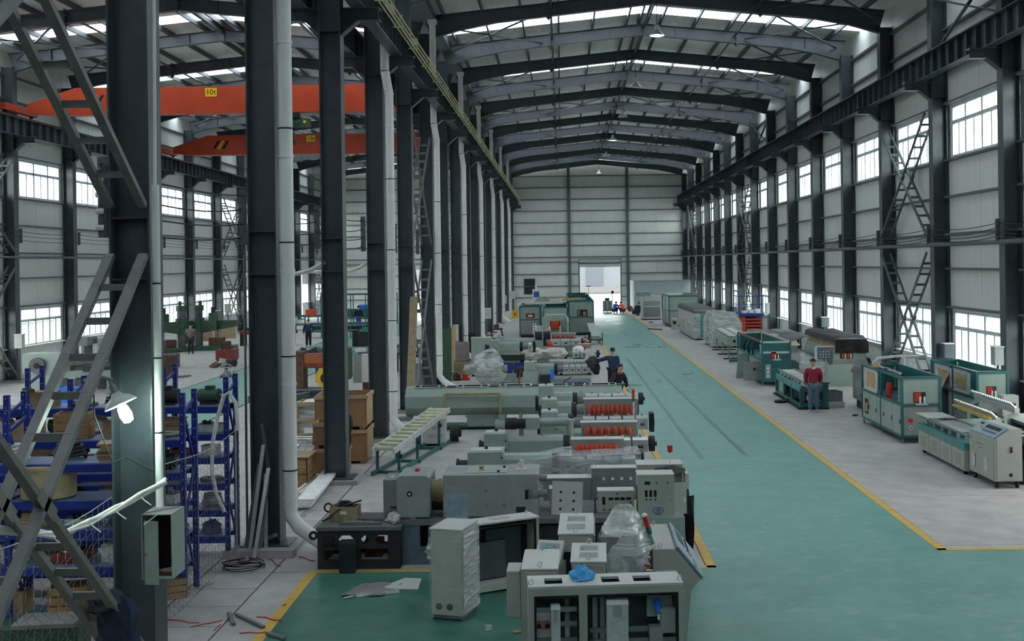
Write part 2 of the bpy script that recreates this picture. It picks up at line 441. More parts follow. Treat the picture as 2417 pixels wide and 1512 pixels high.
# ------------------------------------------------------------------ walls
GIRTS = (3.32, 4.6, 5.75, 7.0, 8.22, 10.12, 11.3, 12.6, 13.7)
BANDS = ((1.45, 3.2), (8.3, 10.05))
def side_wall(name, X, s, first, doorbay=None):
    """s = +1: wall stands on the right, rooms on its low-x side"""
    m_ = MB()
    y0, y1 = -14.3, YE + .3
    xa, xb = sorted((X + s * .06, X + s * .26))
    for z0, z1 in ((0, 1.45), (3.2, 8.3), (10.05, 15.2)):
        if doorbay is None or z0 > 8: m_.box(xa, xb, y0, y1, z0, z1)
        else:
            m_.box(xa, xb, y0, doorbay[0], z0, z1); m_.box(xa, xb, doorbay[1], y1, z0, z1)
            if z0 > 3: m_.box(xa, xb, doorbay[0], doorbay[1], 4.35, z1)
    for i in range(-5, NB + 1):
        yc = Y0 + BAY * i
        for z0, z1 in BANDS: m_.box(xa, xb, yc - .34, yc + (.34 if i > 0 else 6.1), z0, z1)  # unseen bays nearest the camera are closed to dim the foreground
    wall = struct(m_, name, 'plinth')
    # sheet panels between the rails
    rows = [(GIRTS[k], GIRTS[k + 1]) for k in range(len(GIRTS) - 1) if not (GIRTS[k] > 8 and GIRTS[k] < 9)] + [(13.7, 14.9)]
    mes = {}
    for i in range(first, NB):
        ya = Y0 + BAY * i
        for z0, z1 in rows:
            if doorbay and doorbay[0] > ya - 1 and doorbay[0] < ya + 5 and z0 < 4.4: continue
            for h in (0, 1):
                key = round(z1 - z0, 3)
                if key not in mes: mes[key] = MB().box(-.03, .03, .01, 2.99, .008, key - .008).mesh('wall_panel', 'sheet')
                piece(mes[key], 'wall_panel', wall, (X + s * .02, ya + 3 * h, z0))
    gm = MB().box(-.09, .09, .22, 5.78, -.035, .035).mesh('girt', 'girt')
    for i in range(first, NB):
        for z in GIRTS:
            if doorbay and abs(doorbay[0] - (Y0 + BAY * i)) < 1 and z < 4.3: continue
            piece(gm, 'girt', wall, (X - s * .1, Y0 + BAY * i, z))
    MB().box(-.13, .13, 0, (NB - first) * BAY, 0, .05).o('window_ledge', 'offwhite', wall, (X + s * .03, Y0 + BAY * first, 1.42))
    return wall
wr = side_wall('wall_right', WR, 1, 2)
wl = side_wall('wall_left', WL, -1, 4, (Y0 + 15 * BAY + .6, Y0 + 15 * BAY + 3.2))
nwin = 0
def window_mesh():
    """frame of one bay: transom lights above, sliding sashes below"""
    W, H_, t = 5.34, 1.75, .035
    f = MB()
    xs = [0, 1.2, 2.67, 4.1, W]
    f.box(-t, t, 0, W, 0, .09).box(-t, t, 0, W, H_ - .08, H_).box(-t, t, 0, W, 1.12, 1.24)
    for x in xs: f.box(-t, t, max(0, x - .06), min(W, x + .06), 0, H_)
    for x in (.6, 1.95, 3.4, 4.75): f.box(-t * .6, t * .9, x - .04, x + .04, 0, 1.16)
    panes = []
    for a, b in zip(xs, xs[1:]): panes.append((a + .04, b - .04, 1.22, H_ - .06))
    ys = sorted(xs + [.6, 1.95, 3.4, 4.75])
    for a, b in zip(ys, ys[1:]): panes.append((a + .03, b - .03, .06, 1.14))
    return f.mesh('window_frame', 'wframe'), panes
WF, PN = window_mesh()
PM = {}
for q in PN:
    k = (round(q[1] - q[0], 3), round(q[3] - q[2], 3))
    if k not in PM: PM[k] = MB().box(-.004, .004, 0, k[0], 0, k[1]).mesh('pane', 'pane')
for X, s, first, nm in ((WR, 1, 2, 'right'), (WL, -1, 5, 'left')):
    for i in range(first, NB):
        for bi, (z0, z1) in enumerate(BANDS):
            if nm == 'left' and i == 15 and bi == 0: continue
            nwin += 1
            wn = sempty('window_%d' % nwin, (X + s * .1, Y0 + BAY * i + .33, z0))
            piece(WF, 'window_frame', wn)
            for q in PN:
                if i > 12 and q[2] < 1: pass
                piece(PM[(round(q[1] - q[0], 3), round(q[3] - q[2], 3))], 'pane', wn, (0, q[0], q[2]))
# far end wall with the open roller door
ew = MB()
DX0, DX1, DZ = 1.85, 6.05, 4.75
D2 = (-15.6, -12.9, 4.4)
ew.plate_holes(WL - .2, WR + .2, 0, 15.9, YE + .35, YE + .6, [(DX0, DX1, -1, DZ), (D2[0], D2[1], -1, D2[2])])
wall_end = struct(ew, 'wall_back', 'plinth')
EG = (1.35, 2.5, 3.75, 5.0, 5.5, 6.7, 7.9, 9.1, 10.3, 11.5, 12.7, 13.9)
WCX = [WL + .2, -18.6, -12.2, XC, .8, 6.85, WR - .2]
for a, b in zip(WCX, WCX[1:]):
    zs = [.9] + list(EG) + [15.6]
    for z0, z1 in zip(zs, zs[1:]):
        nseg = 2
        for h in range(nseg):
            xa, xb = a + (b - a) * h / nseg, a + (b - a) * (h + 1) / nseg
            if z1 < 5.1 and ((xa < DX1 and xb > DX0)):
                if xa < DX0 - .15: xb = DX0 - .1
                elif xb > DX1 + .15: xa = DX1 + .1
                else: continue
            if z1 < 5.1 and xa < D2[1] and xb > D2[0]: continue
            MB().box(xa + .01, xb - .01, YE + .29, YE + .35, z0 + .008, z1 - .008).o('wall_panel', 'sheet', wall_end)
    for z in EG:
        segs = [(a, b)]
        if z < 4.9:
            out = []
            for p, q in segs:
                for d0, d1 in ((DX0 - .1, DX1 + .1), (D2[0] - .1, D2[1] + .1)):
                    if p < d1 and q > d0:
                        if p < d0: out.append((p, d0))
                        p = d1
                if q > p: out.append((p, q))
            segs = out
        for p, q in segs: MB().box(p, q, YE + .16, YE + .29, z - .04, z + .04).o('girt', 'girt', wall_end)
for x in WCX[1:-1]:
    m_ = MB().box(x - .15, x + .15, YE - .06, YE - .04, 0, 15).box(x - .01, x + .01, YE - .04, YE + .14, 0, 15).box(x - .15, x + .15, YE + .14, YE + .16, 0, 15)
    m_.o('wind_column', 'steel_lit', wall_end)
dr = sempty('door_1', (DX0, YE + .3, 0))
MB().box(-.12, 0, -.06, .1, 0, DZ + .55).o('door_frame', 'girt', dr)
MB().box(DX1 - DX0, DX1 - DX0 + .12, -.06, .1, 0, DZ + .55).o('door_frame', 'girt', dr)
MB().cyl((-.05, .05, DZ + .35), (DX1 - DX0 + .05, .05, DZ + .35), .22, 16).o('roller_drum', 'cabinet_lt', dr)
MB().box(-.1, DX1 - DX0 + .1, -.3, .3, DZ + .55, DZ + .6).o('drum_cover', 'cabinet_lt', dr)
sl = MB().box(.02, DX1 - DX0 - .02, .0, .03, 0, .085).mesh('shutter_slat', 'aluminium')
for k in range(5): piece(sl, 'shutter_slat', dr, (0, .05, DZ - .32 + k * .095))
struct(MB().box(WL - .2, WR + .2, -14.3, -14.05, 0, 16), 'wall_front_unseen', 'frontwall_unseen_dark')  # unseen wall behind the camera, darkened to cut front light on the foreground
# grey partition of the store room in the far corner
pt = struct(MB().box(7.0, 12.4, 108.0, 108.1, 0, 3.05).box(7.0, 7.1, 108.1, YE, 0, 3.05).box(6.95, 12.45, 107.97, 108.13, 3.05, 3.12), 'wall_partition', 'partition')
pm = MB().box(.006, .894, -.02, 0, .02, 3.0).mesh('wall_panel', 'partition')
for k in range(6): piece(pm, 'wall_panel', pt, (7.0 + .9 * k, 108.0, 0))
MB().box(6.9, 7.0, 107.9, 108.0, 0, 3.1).o('corner_post', 'cabinet_lt', pt)
# ------------------------------------------------------------------ roof
ceil = sempty('ceiling', (0, 0, 0))
def roof_z(x, xr): return 15.75 - .1 * abs(x - xr)
HALLS = ((XC, XR, -5), (XL, XC, -5))
for xa, xb, first in HALLS:
    xr = (xa + xb) / 2; half = (xb - xa) / 2
    xe0, xe1 = (xa if xa > XL else WL - .2), (xb if xb < XR else WR + .2)
    ze0, ze1 = roof_z(xe0, xr), roof_z(xe1, xr)
    for i in range(first, NB):
        ya, yb = Y0 + BAY * i, Y0 + BAY * (i + 1)
        segs = [(ya, yb)]
        if i % 2 == 1:
            s0 = ya + 3.35
            segs = [(ya, s0), (s0 + 1.35, yb)]
            for (p, q, zp, zq) in ((xe0, xr, ze0, 15.75), (xr, xe1, 15.75, ze1)):
                MB().prism([(p, zp), (q, zq), (q, zq + .01), (p, zp + .01)], s0, s0 + 1.35).o('skylight_panel', 'skylight', ceil)
        for a, b in segs:
            for (p, q, zp, zq) in ((xe0, xr, ze0, 15.75), (xr, xe1, 15.75, ze1)):
                MB().prism([(p, zp), (q, zq), (q, zq + .1), (p, zp + .1)], a + .006, b - .006).o('roof_panel', 'insul', ceil)
    # purlins and ridge
    L = BAY * (NB - first); ym = Y0 + BAY * first
    pmesh = MB().box(-.035, .035, 0, L, -.22, -.004).mesh('purlin', 'purlin')
    for k in range(1, 7):
        for s in (-1, 1):
            x = xr + s * (k - .5) * 1.5 * half / 9.0
            piece(pmesh, 'purlin', ceil, (x, ym, roof_z(x, xr)))
    for s in (-1, 1): piece(pmesh, 'purlin', ceil, (xr + s * .18, ym, 15.73))
    MB().cyl((xr, ym, 15.35), (xr, YE, 15.35), .06, 10).o('ridge_tube', 'purlin', ceil)
    for s in (-1, 1):
        x = xr + s * half * .45
        MB().cyl((x, ym, roof_z(x, xr) - .42), (x, YE, roof_z(x, xr) - .42), .05, 8).o('tie_tube', 'steel', ceil)
    # rafters
    c0, c1 = xa + .25, xb - .25
    top = lambda x: roof_z(x, xr) - .225
    und = [(c0, 13.8), (c0 + 1.1, 14.12), (c0 + 2.6, top(c0 + 2.6) - .5), (xr, 15.06), (c1 - 2.6, top(c1 - 2.6) - .5), (c1 - 1.1, 14.12), (c1, 13.8)]
    web = MB().prism(und + [(c1 + .25, top(c1)), (xr, top(xr)), (c0 - .25, top(c0))], -.012, .012)
    fl_ = MB()
    for a, b in zip(und, und[1:]): fl_.beam((a[0], 0, a[1]), (b[0], 0, b[1]), .26, .03)
    fl_.beam((c0 - .25, 0, top(c0)), (xr, 0, top(xr)), .26, .03).beam((xr, 0, top(xr)), (c1 + .25, 0, top(c1)), .26, .03)
    spl = MB()
    for fx in (.27, .73):
        x = xa + (xb - xa) * fx; zt = top(x)
        spl.box(x - .02, x + .02, -.13, .13, zt - .62, zt + .08)
        spl.prism([(x - .12, zt - .5), (x, zt - .66), (x + .12, zt - .5)], -.01, .01)
    for fx in (.1, .42, .58, .9):
        x = xa + (xb - xa) * fx; spl.box(x - .008, x + .008, -.12, .12, top(x) - .45, top(x))
    spl.box(xr - .025, xr + .025, -.14, .14, 14.98, 15.5)
    wm, fm, sm = web.mesh('rafter_web', 'steel'), fl_.mesh('rafter_flange', 'steel'), spl.mesh('splice_plate', 'steel')
    for i in range(-1, NB + 1):
        ra = piece(wm, 'rafter', ceil, (0, Y0 + BAY * i - (.02 if i == NB else 0), 0))
        piece(fm, 'rafter_flange', ra); piece(sm, 'splice_plate', ra)
    # wind bracing in the roof plane
    braces = [(3, 1), (4, 1), (5, 1), (6, 1), (7, 1), (8, 1), (10, 1), (11, 1), (12, 1), (13, 1), (3, 0), (9, 0), (9, 2), (9, 3), (15, 0), (15, 1), (15, 2), (15, 3), (5, 3), (7, 3), (11, 3)] if xa == XC else [(5, 3), (6, 3), (9, 3), (9, 2), (12, 3), (14, 3), (4, 3)]
    for i, qd in braces:
        xs = [c1 - .2, xr + half / 2, xr, xr - half / 2, c0 + .2]
        if qd == 1: p, q = xs[0], xs[1]
        else: p, q = (xs[0], xs[1]) if qd == 1 else ((xs[1], xs[2]) if qd == 0 else ((xs[2], xs[3]) if qd == 2 else (xs[3], xs[4])))
        ya, yb = Y0 + BAY * i + .15, Y0 + BAY * (i + 1) - .15
        zp, zq = top(p) - .3, top(q) - .3
        m_ = MB().beam((p, ya, zp), (q, yb, zq), .07, .05).beam((q, ya, zq - .06), (p, yb, zp - .06), .07, .05)
        m_.o('wind_brace', 'steel', ceil)
# valley gutter between the halls
MB().box(XC - .45, XC + .45, -6, YE, 14.45, 14.75).o('valley_gutter', 'girt', ceil)
# ------------------------------------------------------------------ steel columns
CD, CB, CH = .5, .42, 14.0
def column_parts():
    web = MB().box(-CD / 2 + .02, CD / 2 - .02, -.01, .01, .12, CH).mesh('web', 'steel')
    fla = MB().box(-.012, .012, -CB / 2, CB / 2, .12, CH).mesh('flange', 'steel')
    bp = MB().box(-.42, .42, -.32, .32, .1, .13).mesh('base_plate', 'steel')
    ft = MB().box(-.55, .55, -.45, .45, 0, .1).mesh('footing', 'footing')
    stf = MB()
    for z in (4.85, 5.6, 10.35): stf.box(-CD / 2 + .03, CD / 2 - .03, -CB / 2 + .01, CB / 2 - .01, z, z + .02)
    stf = stf.mesh('stiffener', 'steel')
    br = MB().prism([(0, 10.3), (.35, 10.62), (.85, 10.62), (.85, 10.9), (0, 10.9)], -.012, .012)
    br.box(0, .9, -.17, .17, 10.88, 10.9).beam((.02, 0, 10.3), (.4, 0, 10.62), .3, .02).box(.38, .9, -.15, .15, 10.61, 10.63)
    br.prism([(-.02, 10.3), (.0, 10.3), (.0, 10.9), (-.02, 10.9)], -.17, .17)
    return web, fla, bp, ft, stf, br.mesh('crane_bracket', 'steel')
CW, CF, CBP, CFT, CST, CBR = column_parts()
def column(x, i, label, cat, group, brackets, foot=True):
    t = T('steel_column', label, cat, (x, Y0 + BAY * i, 0), 0, group)
    piece(CW, 'web', t)
    for s in (-1, 1): piece(CF, 'flange', t, (s * (CD / 2 - .012), 0, 0))
    piece(CBP, 'base_plate', t); piece(CST, 'stiffener', t)
    if foot: piece(CFT, 'footing', t)
    for s in brackets: piece(CBR, 'crane_bracket', t, (s * CD / 2, 0, 0), (0, 0, 0 if s > 0 else math.pi))
    return t
for i in range(0, NB + 1):
    n = i
    lab = 'tall dark steel column between the halls, ' + ('nearest, with the ladder brace and lamp' if i == 0 else 'second, with steel bars leaning on it' if i == 1 else '%s counted from the camera' % ORD[n])
    column(XC, i, lab, 'column', 'columns between the two halls', (1, -1))
for i in range(2, NB + 1):
    column(XR, i, 'steel column of the right-hand window wall, %s from the camera' % ORD[i - 2], 'column', 'columns of the right wall', (-1,))
for i in range(5, NB + 1):
    column(XL, i, 'steel column of the far left window wall, %s from the camera' % ORD[i - 5], 'column', 'columns of the left wall', (1,))
# crane runway beams
def runway(x, first, label, last=NB, stiff=True, side=1):
    ya, yb = Y0 + BAY * first - 3, Y0 + BAY * last
    t = T('crane_beam', label, 'crane beam', (x, ya, 10.9), 0, 'crane runway beams')
    L = yb - ya
    MB().box(-.008, .008, 0, L, .02, .73).o('web', 'steel', t)
    MB().box(-.16, .16, 0, L, 0, .02).o('bottom_flange', 'steel', t)
    MB().box(-.2, .2, 0, L, .73, .755).o('top_flange', 'steel', t)
    MB().box(-.035, .035, 0, L, .755, .86).o('rail', 'rust', t)
    sm = MB().box(-.15, .15, -.006, .006, .02, .73).mesh('stiffener', 'steel')
    for k in range(int(L / .75)): piece(sm, 'stiffener', t, (0, .4 + .75 * k, 0))
runway(XR - .62, 2, 'crane runway beam with stiffener plates along the right wall')
runway(XC + .65, 0, 'crane runway beam over the central columns on the near hall side, carrying yellow conductor pipes')
runway(XC - .65, 0, 'crane runway beam over the central columns on the far hall side')
runway(XL + .62, 5, 'crane runway beam with stiffener plates along the far left wall')
# yellow conductor pipes on brackets
t = T('conductor_rail', 'four yellow-green conductor pipes running along the central crane beam', 'conductor rail', (XC + .95, 10, 11.3))
for k in range(4):
    MB().cyl((.0 + .05 * k, 0, .07 * k), (.0 + .05 * k, YE - 10.5, .07 * k), .022, 8).o('pipe', 'conduit', t)
hb = MB().box(-.06, .2, -.02, .02, -.06, -.03).beam((-.05, 0, -.05), (.19, 0, .27), .03, .02).mesh('hanger', 'conduit')
for k in range(35): piece(hb, 'hanger', t, (0, 1.5 + 3 * k, 0))
# rain pipes
def rain_pipe(i, n):
    y = Y0 + BAY * i - .12; r = .125
    x0, x1 = XC + .05, XC + .42
    t = T('rain_pipe', 'white plastic rain pipe, %s from the camera, beside a central column' % ORD[n], 'pipe', (0, 0, 0), 0, 'white rain pipes')
    top = [(x0 + .35, y - .02, 14.4), (x0 + .35, y - .02, 11.9)] if False else [(x0 + .3, y - .25, 14.4), (x0 + .3, y - .25, 10.45)]
    if i == 1: top = [(x1, y, 14.4), (x1, y, 10.4)]
    body = top + [(x1, y, 9.85), (x1, y, 1.15), (x1, y, 1.0), (x1, y, .85)]
    m_ = MB().tube([top[0], top[1]], r, 16).tube([top[1], (x1, y, 9.85)], r, 16).tube([(x1, y, 9.85), (x1, y, .75)], r, 16)
    m_.o('pipe', 'pvc', t)
    MB().tube([(x1, y, .82), (x1, y, .62), (x1 + .16, y - .06, .42), (x1 + .62, y - .2, .14)], r, 16).o('elbow', 'pvc', t)
    cl = MB().lathe([(r, 0), (r + .012, 0), (r + .012, .05), (r, .05)], (0, 0, 0), 16).mesh('collar', 'pvc')
    for z in (.9, 2.9, 4.9, 6.9, 8.9, 9.8): piece(cl, 'collar', t, (x1, y, z))
    st = MB().lathe([(r, 0), (r + .008, 0), (r + .008, .025), (r, .025)], (0, 0, 0), 16).mesh('pipe_strap', 'dark')
    for z in (1.4, 3.4, 5.4, 7.4): piece(st, 'pipe_strap', t, (x1, y, z))
    hd = MB().box(-.17, .17, -.17, .17, 0, .16).o('hopper_head', 'pvc', t, (top[0][0], top[0][1], 14.3))
for n, i in enumerate((1, 3, 5, 7, 9, 11, 13, 15)): rain_pipe(i, n)
def conduit(x, y, z0, z1, r, label, m='pvc'):
    t = T('cable_conduit', label, 'conduit', (x, y, z0))
    MB().cyl((0, 0, 0), (0, 0, z1 - z0), r, 12).o('pipe', m, t)
    cm = MB().lathe([(r, 0), (r + .006, 0), (r + .006, .02), (r, .02)], (0, 0, 0), 12).mesh('clip', 'dark')
    for k in range(1, int((z1 - z0) / .9)): piece(cm, 'clip', t, (0, 0, k * .9))
# laced cross braces: pairs of bars joined by rungs, crossing at a gusset plate
def xbrace(x, i, where, m='brace', half=.18, rung=.55, w=.07):
    ya, yb = Y0 + BAY * i + .3, Y0 + BAY * (i + 1) - .3
    for tier, za, zb in (('lower', .3, 5.15), ('upper', 5.75, 9.9)):
        t = T('laced_cross_brace', '%s tier of the laced cross brace %s' % (tier, where), 'brace', (x, ya, za))
        q = (yb - ya, zb - za); n = int(math.hypot(*q) / rung)
        rm = MB().box(-half - .03, half + .03, -.012, .03, -.04, .04).mesh('rung', m)
        for d in (0, 1):
            p0, p1 = ((0, 0), q) if d == 0 else ((q[0], 0), (0, q[1]))
            for s in (-1, 1): MB().beam((s * half, *p0), (s * half, *p1), w * (.9 if d else 1), .07).o('chord', m, t)
            for k in range(1, n):
                f = k / n
                if abs(f - .5) < .04: continue
                piece(rm, 'rung', t, (0, p0[0] + (p1[0] - p0[0]) * f, p0[1] + (p1[1] - p0[1]) * f))
        for s in (-1, 1): MB().prism([(q[0] / 2 - .22, q[1] / 2 + .1), (q[0] / 2 - .12, q[1] / 2 + .2), (q[0] / 2 + .22, q[1] / 2 - .1), (q[0] / 2 + .12, q[1] / 2 - .2)], s * half + .04, s * half + .055, 'x').o('gusset', m, t)
xbrace(XR - .16, 4, 'in the near braced bay of the right wall', 'steel_lit')  # darker tone than the other braces paints in the backlit shade
xbrace(XR - .16, 10, 'in the middle braced bay of the right wall')
xbrace(XR - .16, 15, 'in the last braced bay of the right wall')
xbrace(XL + .16, 11, 'on the left wall behind the radial drills')
xbrace(XL + .16, 5, 'on the left wall at the picture edge')
xbrace(XL + .16, 16, 'in the last braced bay of the left wall')
xbrace(XC, 4, 'between the fifth and sixth central columns')
xbrace(XC, -1, 'beside the nearest column, left foreground', w=.11, half=.2)
for i in (3, 9):
    ya, yb = Y0 + BAY * i, Y0 + BAY * (i + 1)
    S(MB().beam((XR - .05, ya, 11.9), (XR - .05, yb, 13.7), .1, .05).beam((XR - .05, ya, 13.7), (XR - .05, yb, 11.9), .1, .05), 'cross_brace', 'steel',
      'dark cross brace above the crane beam of the right wall, ' + ('near one' if i == 3 else 'far one'), 'brace')
# cables strung along the walls on insulators
def wires(x, first, last, zs, label, sag=.12, r=.012):
    t = T('cable_run', label, 'cable', (x, 0, 0))
    for k, z in enumerate(zs):
        pts = []
        for i in range(first, last):
            for j in range(6):
                f = j / 6; pts.append((.05 * (k % 2), Y0 + BAY * (i + f), z - sag * (1 + .3 * (k % 3)) * 4 * f * (1 - f)))
        pts.append((0, Y0 + BAY * last, z)); MB().tube(pts, r, 5).o('wire', 'dark', t)
    im = MB()
    for z in zs: im.lathe([(0, -.04), (.05, -.04), (.03, 0), (.05, .04), (0, .04)], (0, 0, z), 8)
    im.box(-.03, .1, -.03, .03, zs[0] - .12, zs[-1] + .12)
    im = im.mesh('insulator_rack', 'girt')
    for i in range(first, last + 1): piece(im, 'insulator_rack', t, (0, Y0 + BAY * i, 0))
wires(XR - .4, 2, NB, (5.55, 5.68, 5.81, 5.94), 'sagging electric cables on insulators along the right wall', .1)
wires(XL + .4, 5, NB, (6.3, 6.5, 6.7), 'sagging electric cables along the far left wall', .05)
wires(XC - .42, 0, NB, (5.5, 5.75, 6.0, 6.25), 'sagging electric cables strung along the central columns', .08)
t = T('cable_pipe', 'grey pipe running along the far left wall at mid height', 'pipe', (XL + .35, Y0 + 30, 5.55))
MB().cyl((0, 0, 0), (0, YE - Y0 - 30, 0), .05, 8).o('pipe', 'girt', t)
t = T('cable_pipe', 'thick grey pipe running along the right wall under the cables', 'pipe', (XR - .32, Y0 + 12, 5.4))
MB().cyl((0, 0, 0), (0, YE - Y0 - 12, 0), .07, 8).o('pipe', 'girt', t)
# outside: pale buildings across the yard
b = T('neighbour_building', 'pale building across the yard seen through the open roller door', 'building', (0, 178, 0))
MB().box(-36, 36, 0, 12, 1.1, 12).o('wall', 'facade', b); MB().box(-36, 36, -.25, 12, 0, 1.1).o('plinth', 'yard', b)
MB().box(4.0, 6.4, -.3, -.02, 1.1, 5.2).o('door', 'facade_door', b); MB().box(11.0, 11.5, -.15, 0, 1.1, 12).o('drain_pipe', 'facade_door', b)
for (X, sg, nm) in ((WR + 26, 1, 'right'), (WL - 26, -1, 'left')):
    b = T('neighbour_building', 'pale boundary wall outside the %s-hand windows' % nm, 'wall', (X, 0, 0))
    MB().box(0, .3, -20, 190, 0, 2.6).o('wall', 'hazy_white', b)
# overhead lamps on the ridge
def bay_lamp(i, dy, on, n):
    x = (XC + XR) / 2; y = Y0 + BAY * i + dy
    t = T('bay_lamp', 'conical glass lamp hanging under the ridge, %s from the camera%s' % (ORD[n], ', lit' if on else ''), 'lamp', (x, y, 13.6), 0, 'ridge lamps')
    MB().cyl((0, 0, .35), (0, 0, 1.7), .012, 6).o('rod', 'dark', t)
    MB().cyl((0, 0, .22), (0, 0, .4), .09, 12).o('ballast', 'lampglass', t)
    MB().lathe([(.07, .24), (.16, .14), (.3, 0), (.285, 0), (.15, .13), (.06, .23)], (0, 0, 0), 18).o('shade', 'lampglass', t)
    if on: MB().blob((0, 0, .08), (.1, .1, .09), 0).o('bulb', 'bulb_far', t)
for n, (i, dy, on) in enumerate(((4, 5, True), (6, 5.5, False), (8, 5, False), (11, 0, True), (13, 0, False), (16, 0, False))): bay_lamp(i, dy, on, n)
# ------------------------------------------------------------------ small shared parts
def eye(par, x, y, z, m='chrome', r=.028):
    MB().tube(arc((0, 0, r + .005), r, -90, 270, 12), .006, 6).o('lifting_eye', m, par, (x, y, z), rz=.6)
def text(par, s, loc, size, m, rot=(R(90), 0, 0), name='lettering'):
    cu = bpy.data.curves.new('t', 'FONT'); cu.body = s; cu.size = size; cu.extrude = .001; cu.align_x = 'CENTER'; cu.align_y = 'CENTER'
    ob = bpy.data.objects.new('t', cu); col.objects.link(ob); bpy.context.view_layer.update()
    me = bpy.data.meshes.new_from_object(ob.evaluated_get(bpy.context.evaluated_depsgraph_get())); bpy.data.objects.remove(ob)
    me.materials.clear(); me.materials.append(MATS[m])
    o = piece(me, name, par, loc, rot); return o
def cyls(par, name, m, pts, d, r, n=12, L=.02):
    me = MB().cyl((0, 0, 0), Vector(d) * L, r, n).mesh(name, m)
    return [piece(me, name, par, p) for p in pts]
def boxes(par, name, m, pts, sx, sy, sz, rot=(0, 0, 0)):
    me = MB().box(-sx / 2, sx / 2, -sy / 2, sy / 2, -sz / 2, sz / 2).mesh(name, m)
    return [piece(me, name, par, p, rot) for p in pts]
def vent(par, x, y, z, w, d, m='cabinet_lt', up=True):
    o = MB().box(-w / 2, w / 2, -d / 2, d / 2, 0, .012).o('vent_plate', m, par, (x, y, z))
    n = 12; me = MB().box(-.006, .006, -d * .42, d * .42, .012, .018).mesh('vent_slot', 'midgrey')
    for k in range(n): piece(me, 'vent_slot', o, (-w / 2 + w * (k + .5) / n, 0, 0))
def cabinet(name, label, x, y, rz, w, d, h, m='cream', door=True, vents=0, eyes=True, opening=False, cat='cabinet', handle='r', top='creamtop', group=None):
    t = T(name, label, cat, (x, y, 0), rz, group)
    if opening:
        MB().box(0, .03, 0, d, .08, h).box(w - .03, w, 0, d, .08, h).box(.03, w - .03, d - .03, d, .08, h).box(.03, w - .03, 0, d, .08, .12).box(.03, w - .03, 0, .03, h - .22, h).o('body', m, t, bev=.006)
        MB().box(.04, w - .04, d * .55, d * .57, .15, h - .2).o('mounting_plate', 'midgrey', t)
    else: MB().box(0, w, 0, d, .08, h).o('body', m, t, bev=.006)
    MB().box(.02, w - .02, .02, d - .02, 0, .08).o('plinth', 'dark', t)
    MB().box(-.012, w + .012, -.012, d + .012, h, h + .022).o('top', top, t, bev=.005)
    if door and not opening:
        dd = MB().box(.015, w - .015, -.02, -.001, .1, h - .015).o('door', m, t, bev=.004)
        MB().box(-.012, .012, -.02, 0, -.07, .07).o('handle', 'handle', dd, ((w - .06) if handle == 'r' else .06, -.02, h * .55))
    for k in range(vents): vent(t, w * .5, d * (.3 + .38 * k), h + .022, w * .55, d * .22)
    if eyes:
        eye(t, w / 2, .05, h + .02); eye(t, w / 2, d - .05, h + .02)
    return t
# ------------------------------------------------------------------ open frame cabinet at the bottom of the picture
t = T('switchgear_frame', 'doorless cream switchgear cabinet with drives inside, front of the picture', 'cabinet', (-.40, 11.72, 0), R(3.5))
W, D, Hh = 1.64, .43, 1.6
top = MB(); hs = [(.18, .37), (.79, .98), (1.13, 1.32)]
xs = [0] + [v for h in hs for v in h] + [W]
top.box(0, W, 0, .1, Hh - .03, Hh).box(0, W, D - .12, D, Hh - .03, Hh)
for a, b in zip(xs[::2], xs[1::2]): top.box(a, b, .1, D - .12, Hh - .03, Hh)
top.o('top_panel', 'creamtop', t, bev=.003)
for h in hs: MB().box(h[0], h[1], .1, D - .12, Hh - .09, Hh - .08).o('cutout', 'dark', t)
MB().box(0, .06, 0, D, 0, Hh - .03).o('side_panel', 'cream', t); MB().box(W - .055, W, 0, D, 0, Hh - .03).o('side_panel', 'cream', t)
MB().box(.06, W - .055, 0, .02, Hh - .10, Hh - .03).o('head_rail', 'cream', t)
MB().box(.53, .62, 0, .05, 0, Hh - .1).o('centre_post', 'cream', t)
for a, b in ((.06, .53), (.62, W - .055)):
    MB().box(a, b, -.004, .02, Hh - .13, Hh - .1).box(a, a + .02, -.004, .02, .1, Hh - .13).box(b - .02, b, -.004, .02, .1, Hh - .13).o('gasket', 'black', t)
MB().box(.06, W - .055, D - .012, D, .05, Hh - .03).o('back_panel', 'steel_lit', t)
for z in (1.15, .98, .62): MB().box(.08, .53, .09, .12, z, z + .045).o('rail', 'midgrey', t)
for z in (1.06, .94): MB().box(.64, W - .07, .11, .14, z, z + .05).o('rail', 'midgrey', t)
MB().box(.09, .52, .16, .18, 1.28, 1.33).o('rail', 'aluminium', t)
MB().box(.09, .24, .14, .16, 1.02, 1.28).o('socket_panel', 'cabinet_lt', t)
for x in (.11, .2):
    s_ = MB().cyl((x, .14, 1.17), (x, .09, 1.16), .033, 14).o('socket', 'red', t)
    MB().cyl((x, .09, 1.16), (x, .085, 1.16), .022, 12).o('socket_cap', 'dark', s_)
for x, w_, z0, z1 in ((.235, .1, 1.0, 1.40), (.82, .235, .25, 1.43)):
    v_ = MB().box(x, x + w_, .0, .1, z0, z1).o('inverter_drive', 'cabinet_lt', t, bev=.012)
    MB().box(x + w_ * .3, x + w_ * .7, -.008, 0, z1 - .17, z1 - .05).o('keypad', 'greygreen', v_); MB().box(x, x + w_, -.012, 0, z1 - .045, z1 - .02).o('cap', 'whitebox', v_)
MB().box(1.27, 1.54, .16, .2, 1.2, 1.44).o('socket_panel', 'greygreen', t)
s_ = MB().cyl((1.38, .16, 1.36), (1.38, .08, 1.33), .045, 14).cyl((1.38, .1, 1.32), (1.38, .05, 1.26), .028, 12).o('blue_socket', 'bright_blue', t)
MB().cyl((1.38, .05, 1.26), (1.38, .045, 1.2), .014, 10).o('cable_gland', 'offwhite', s_)
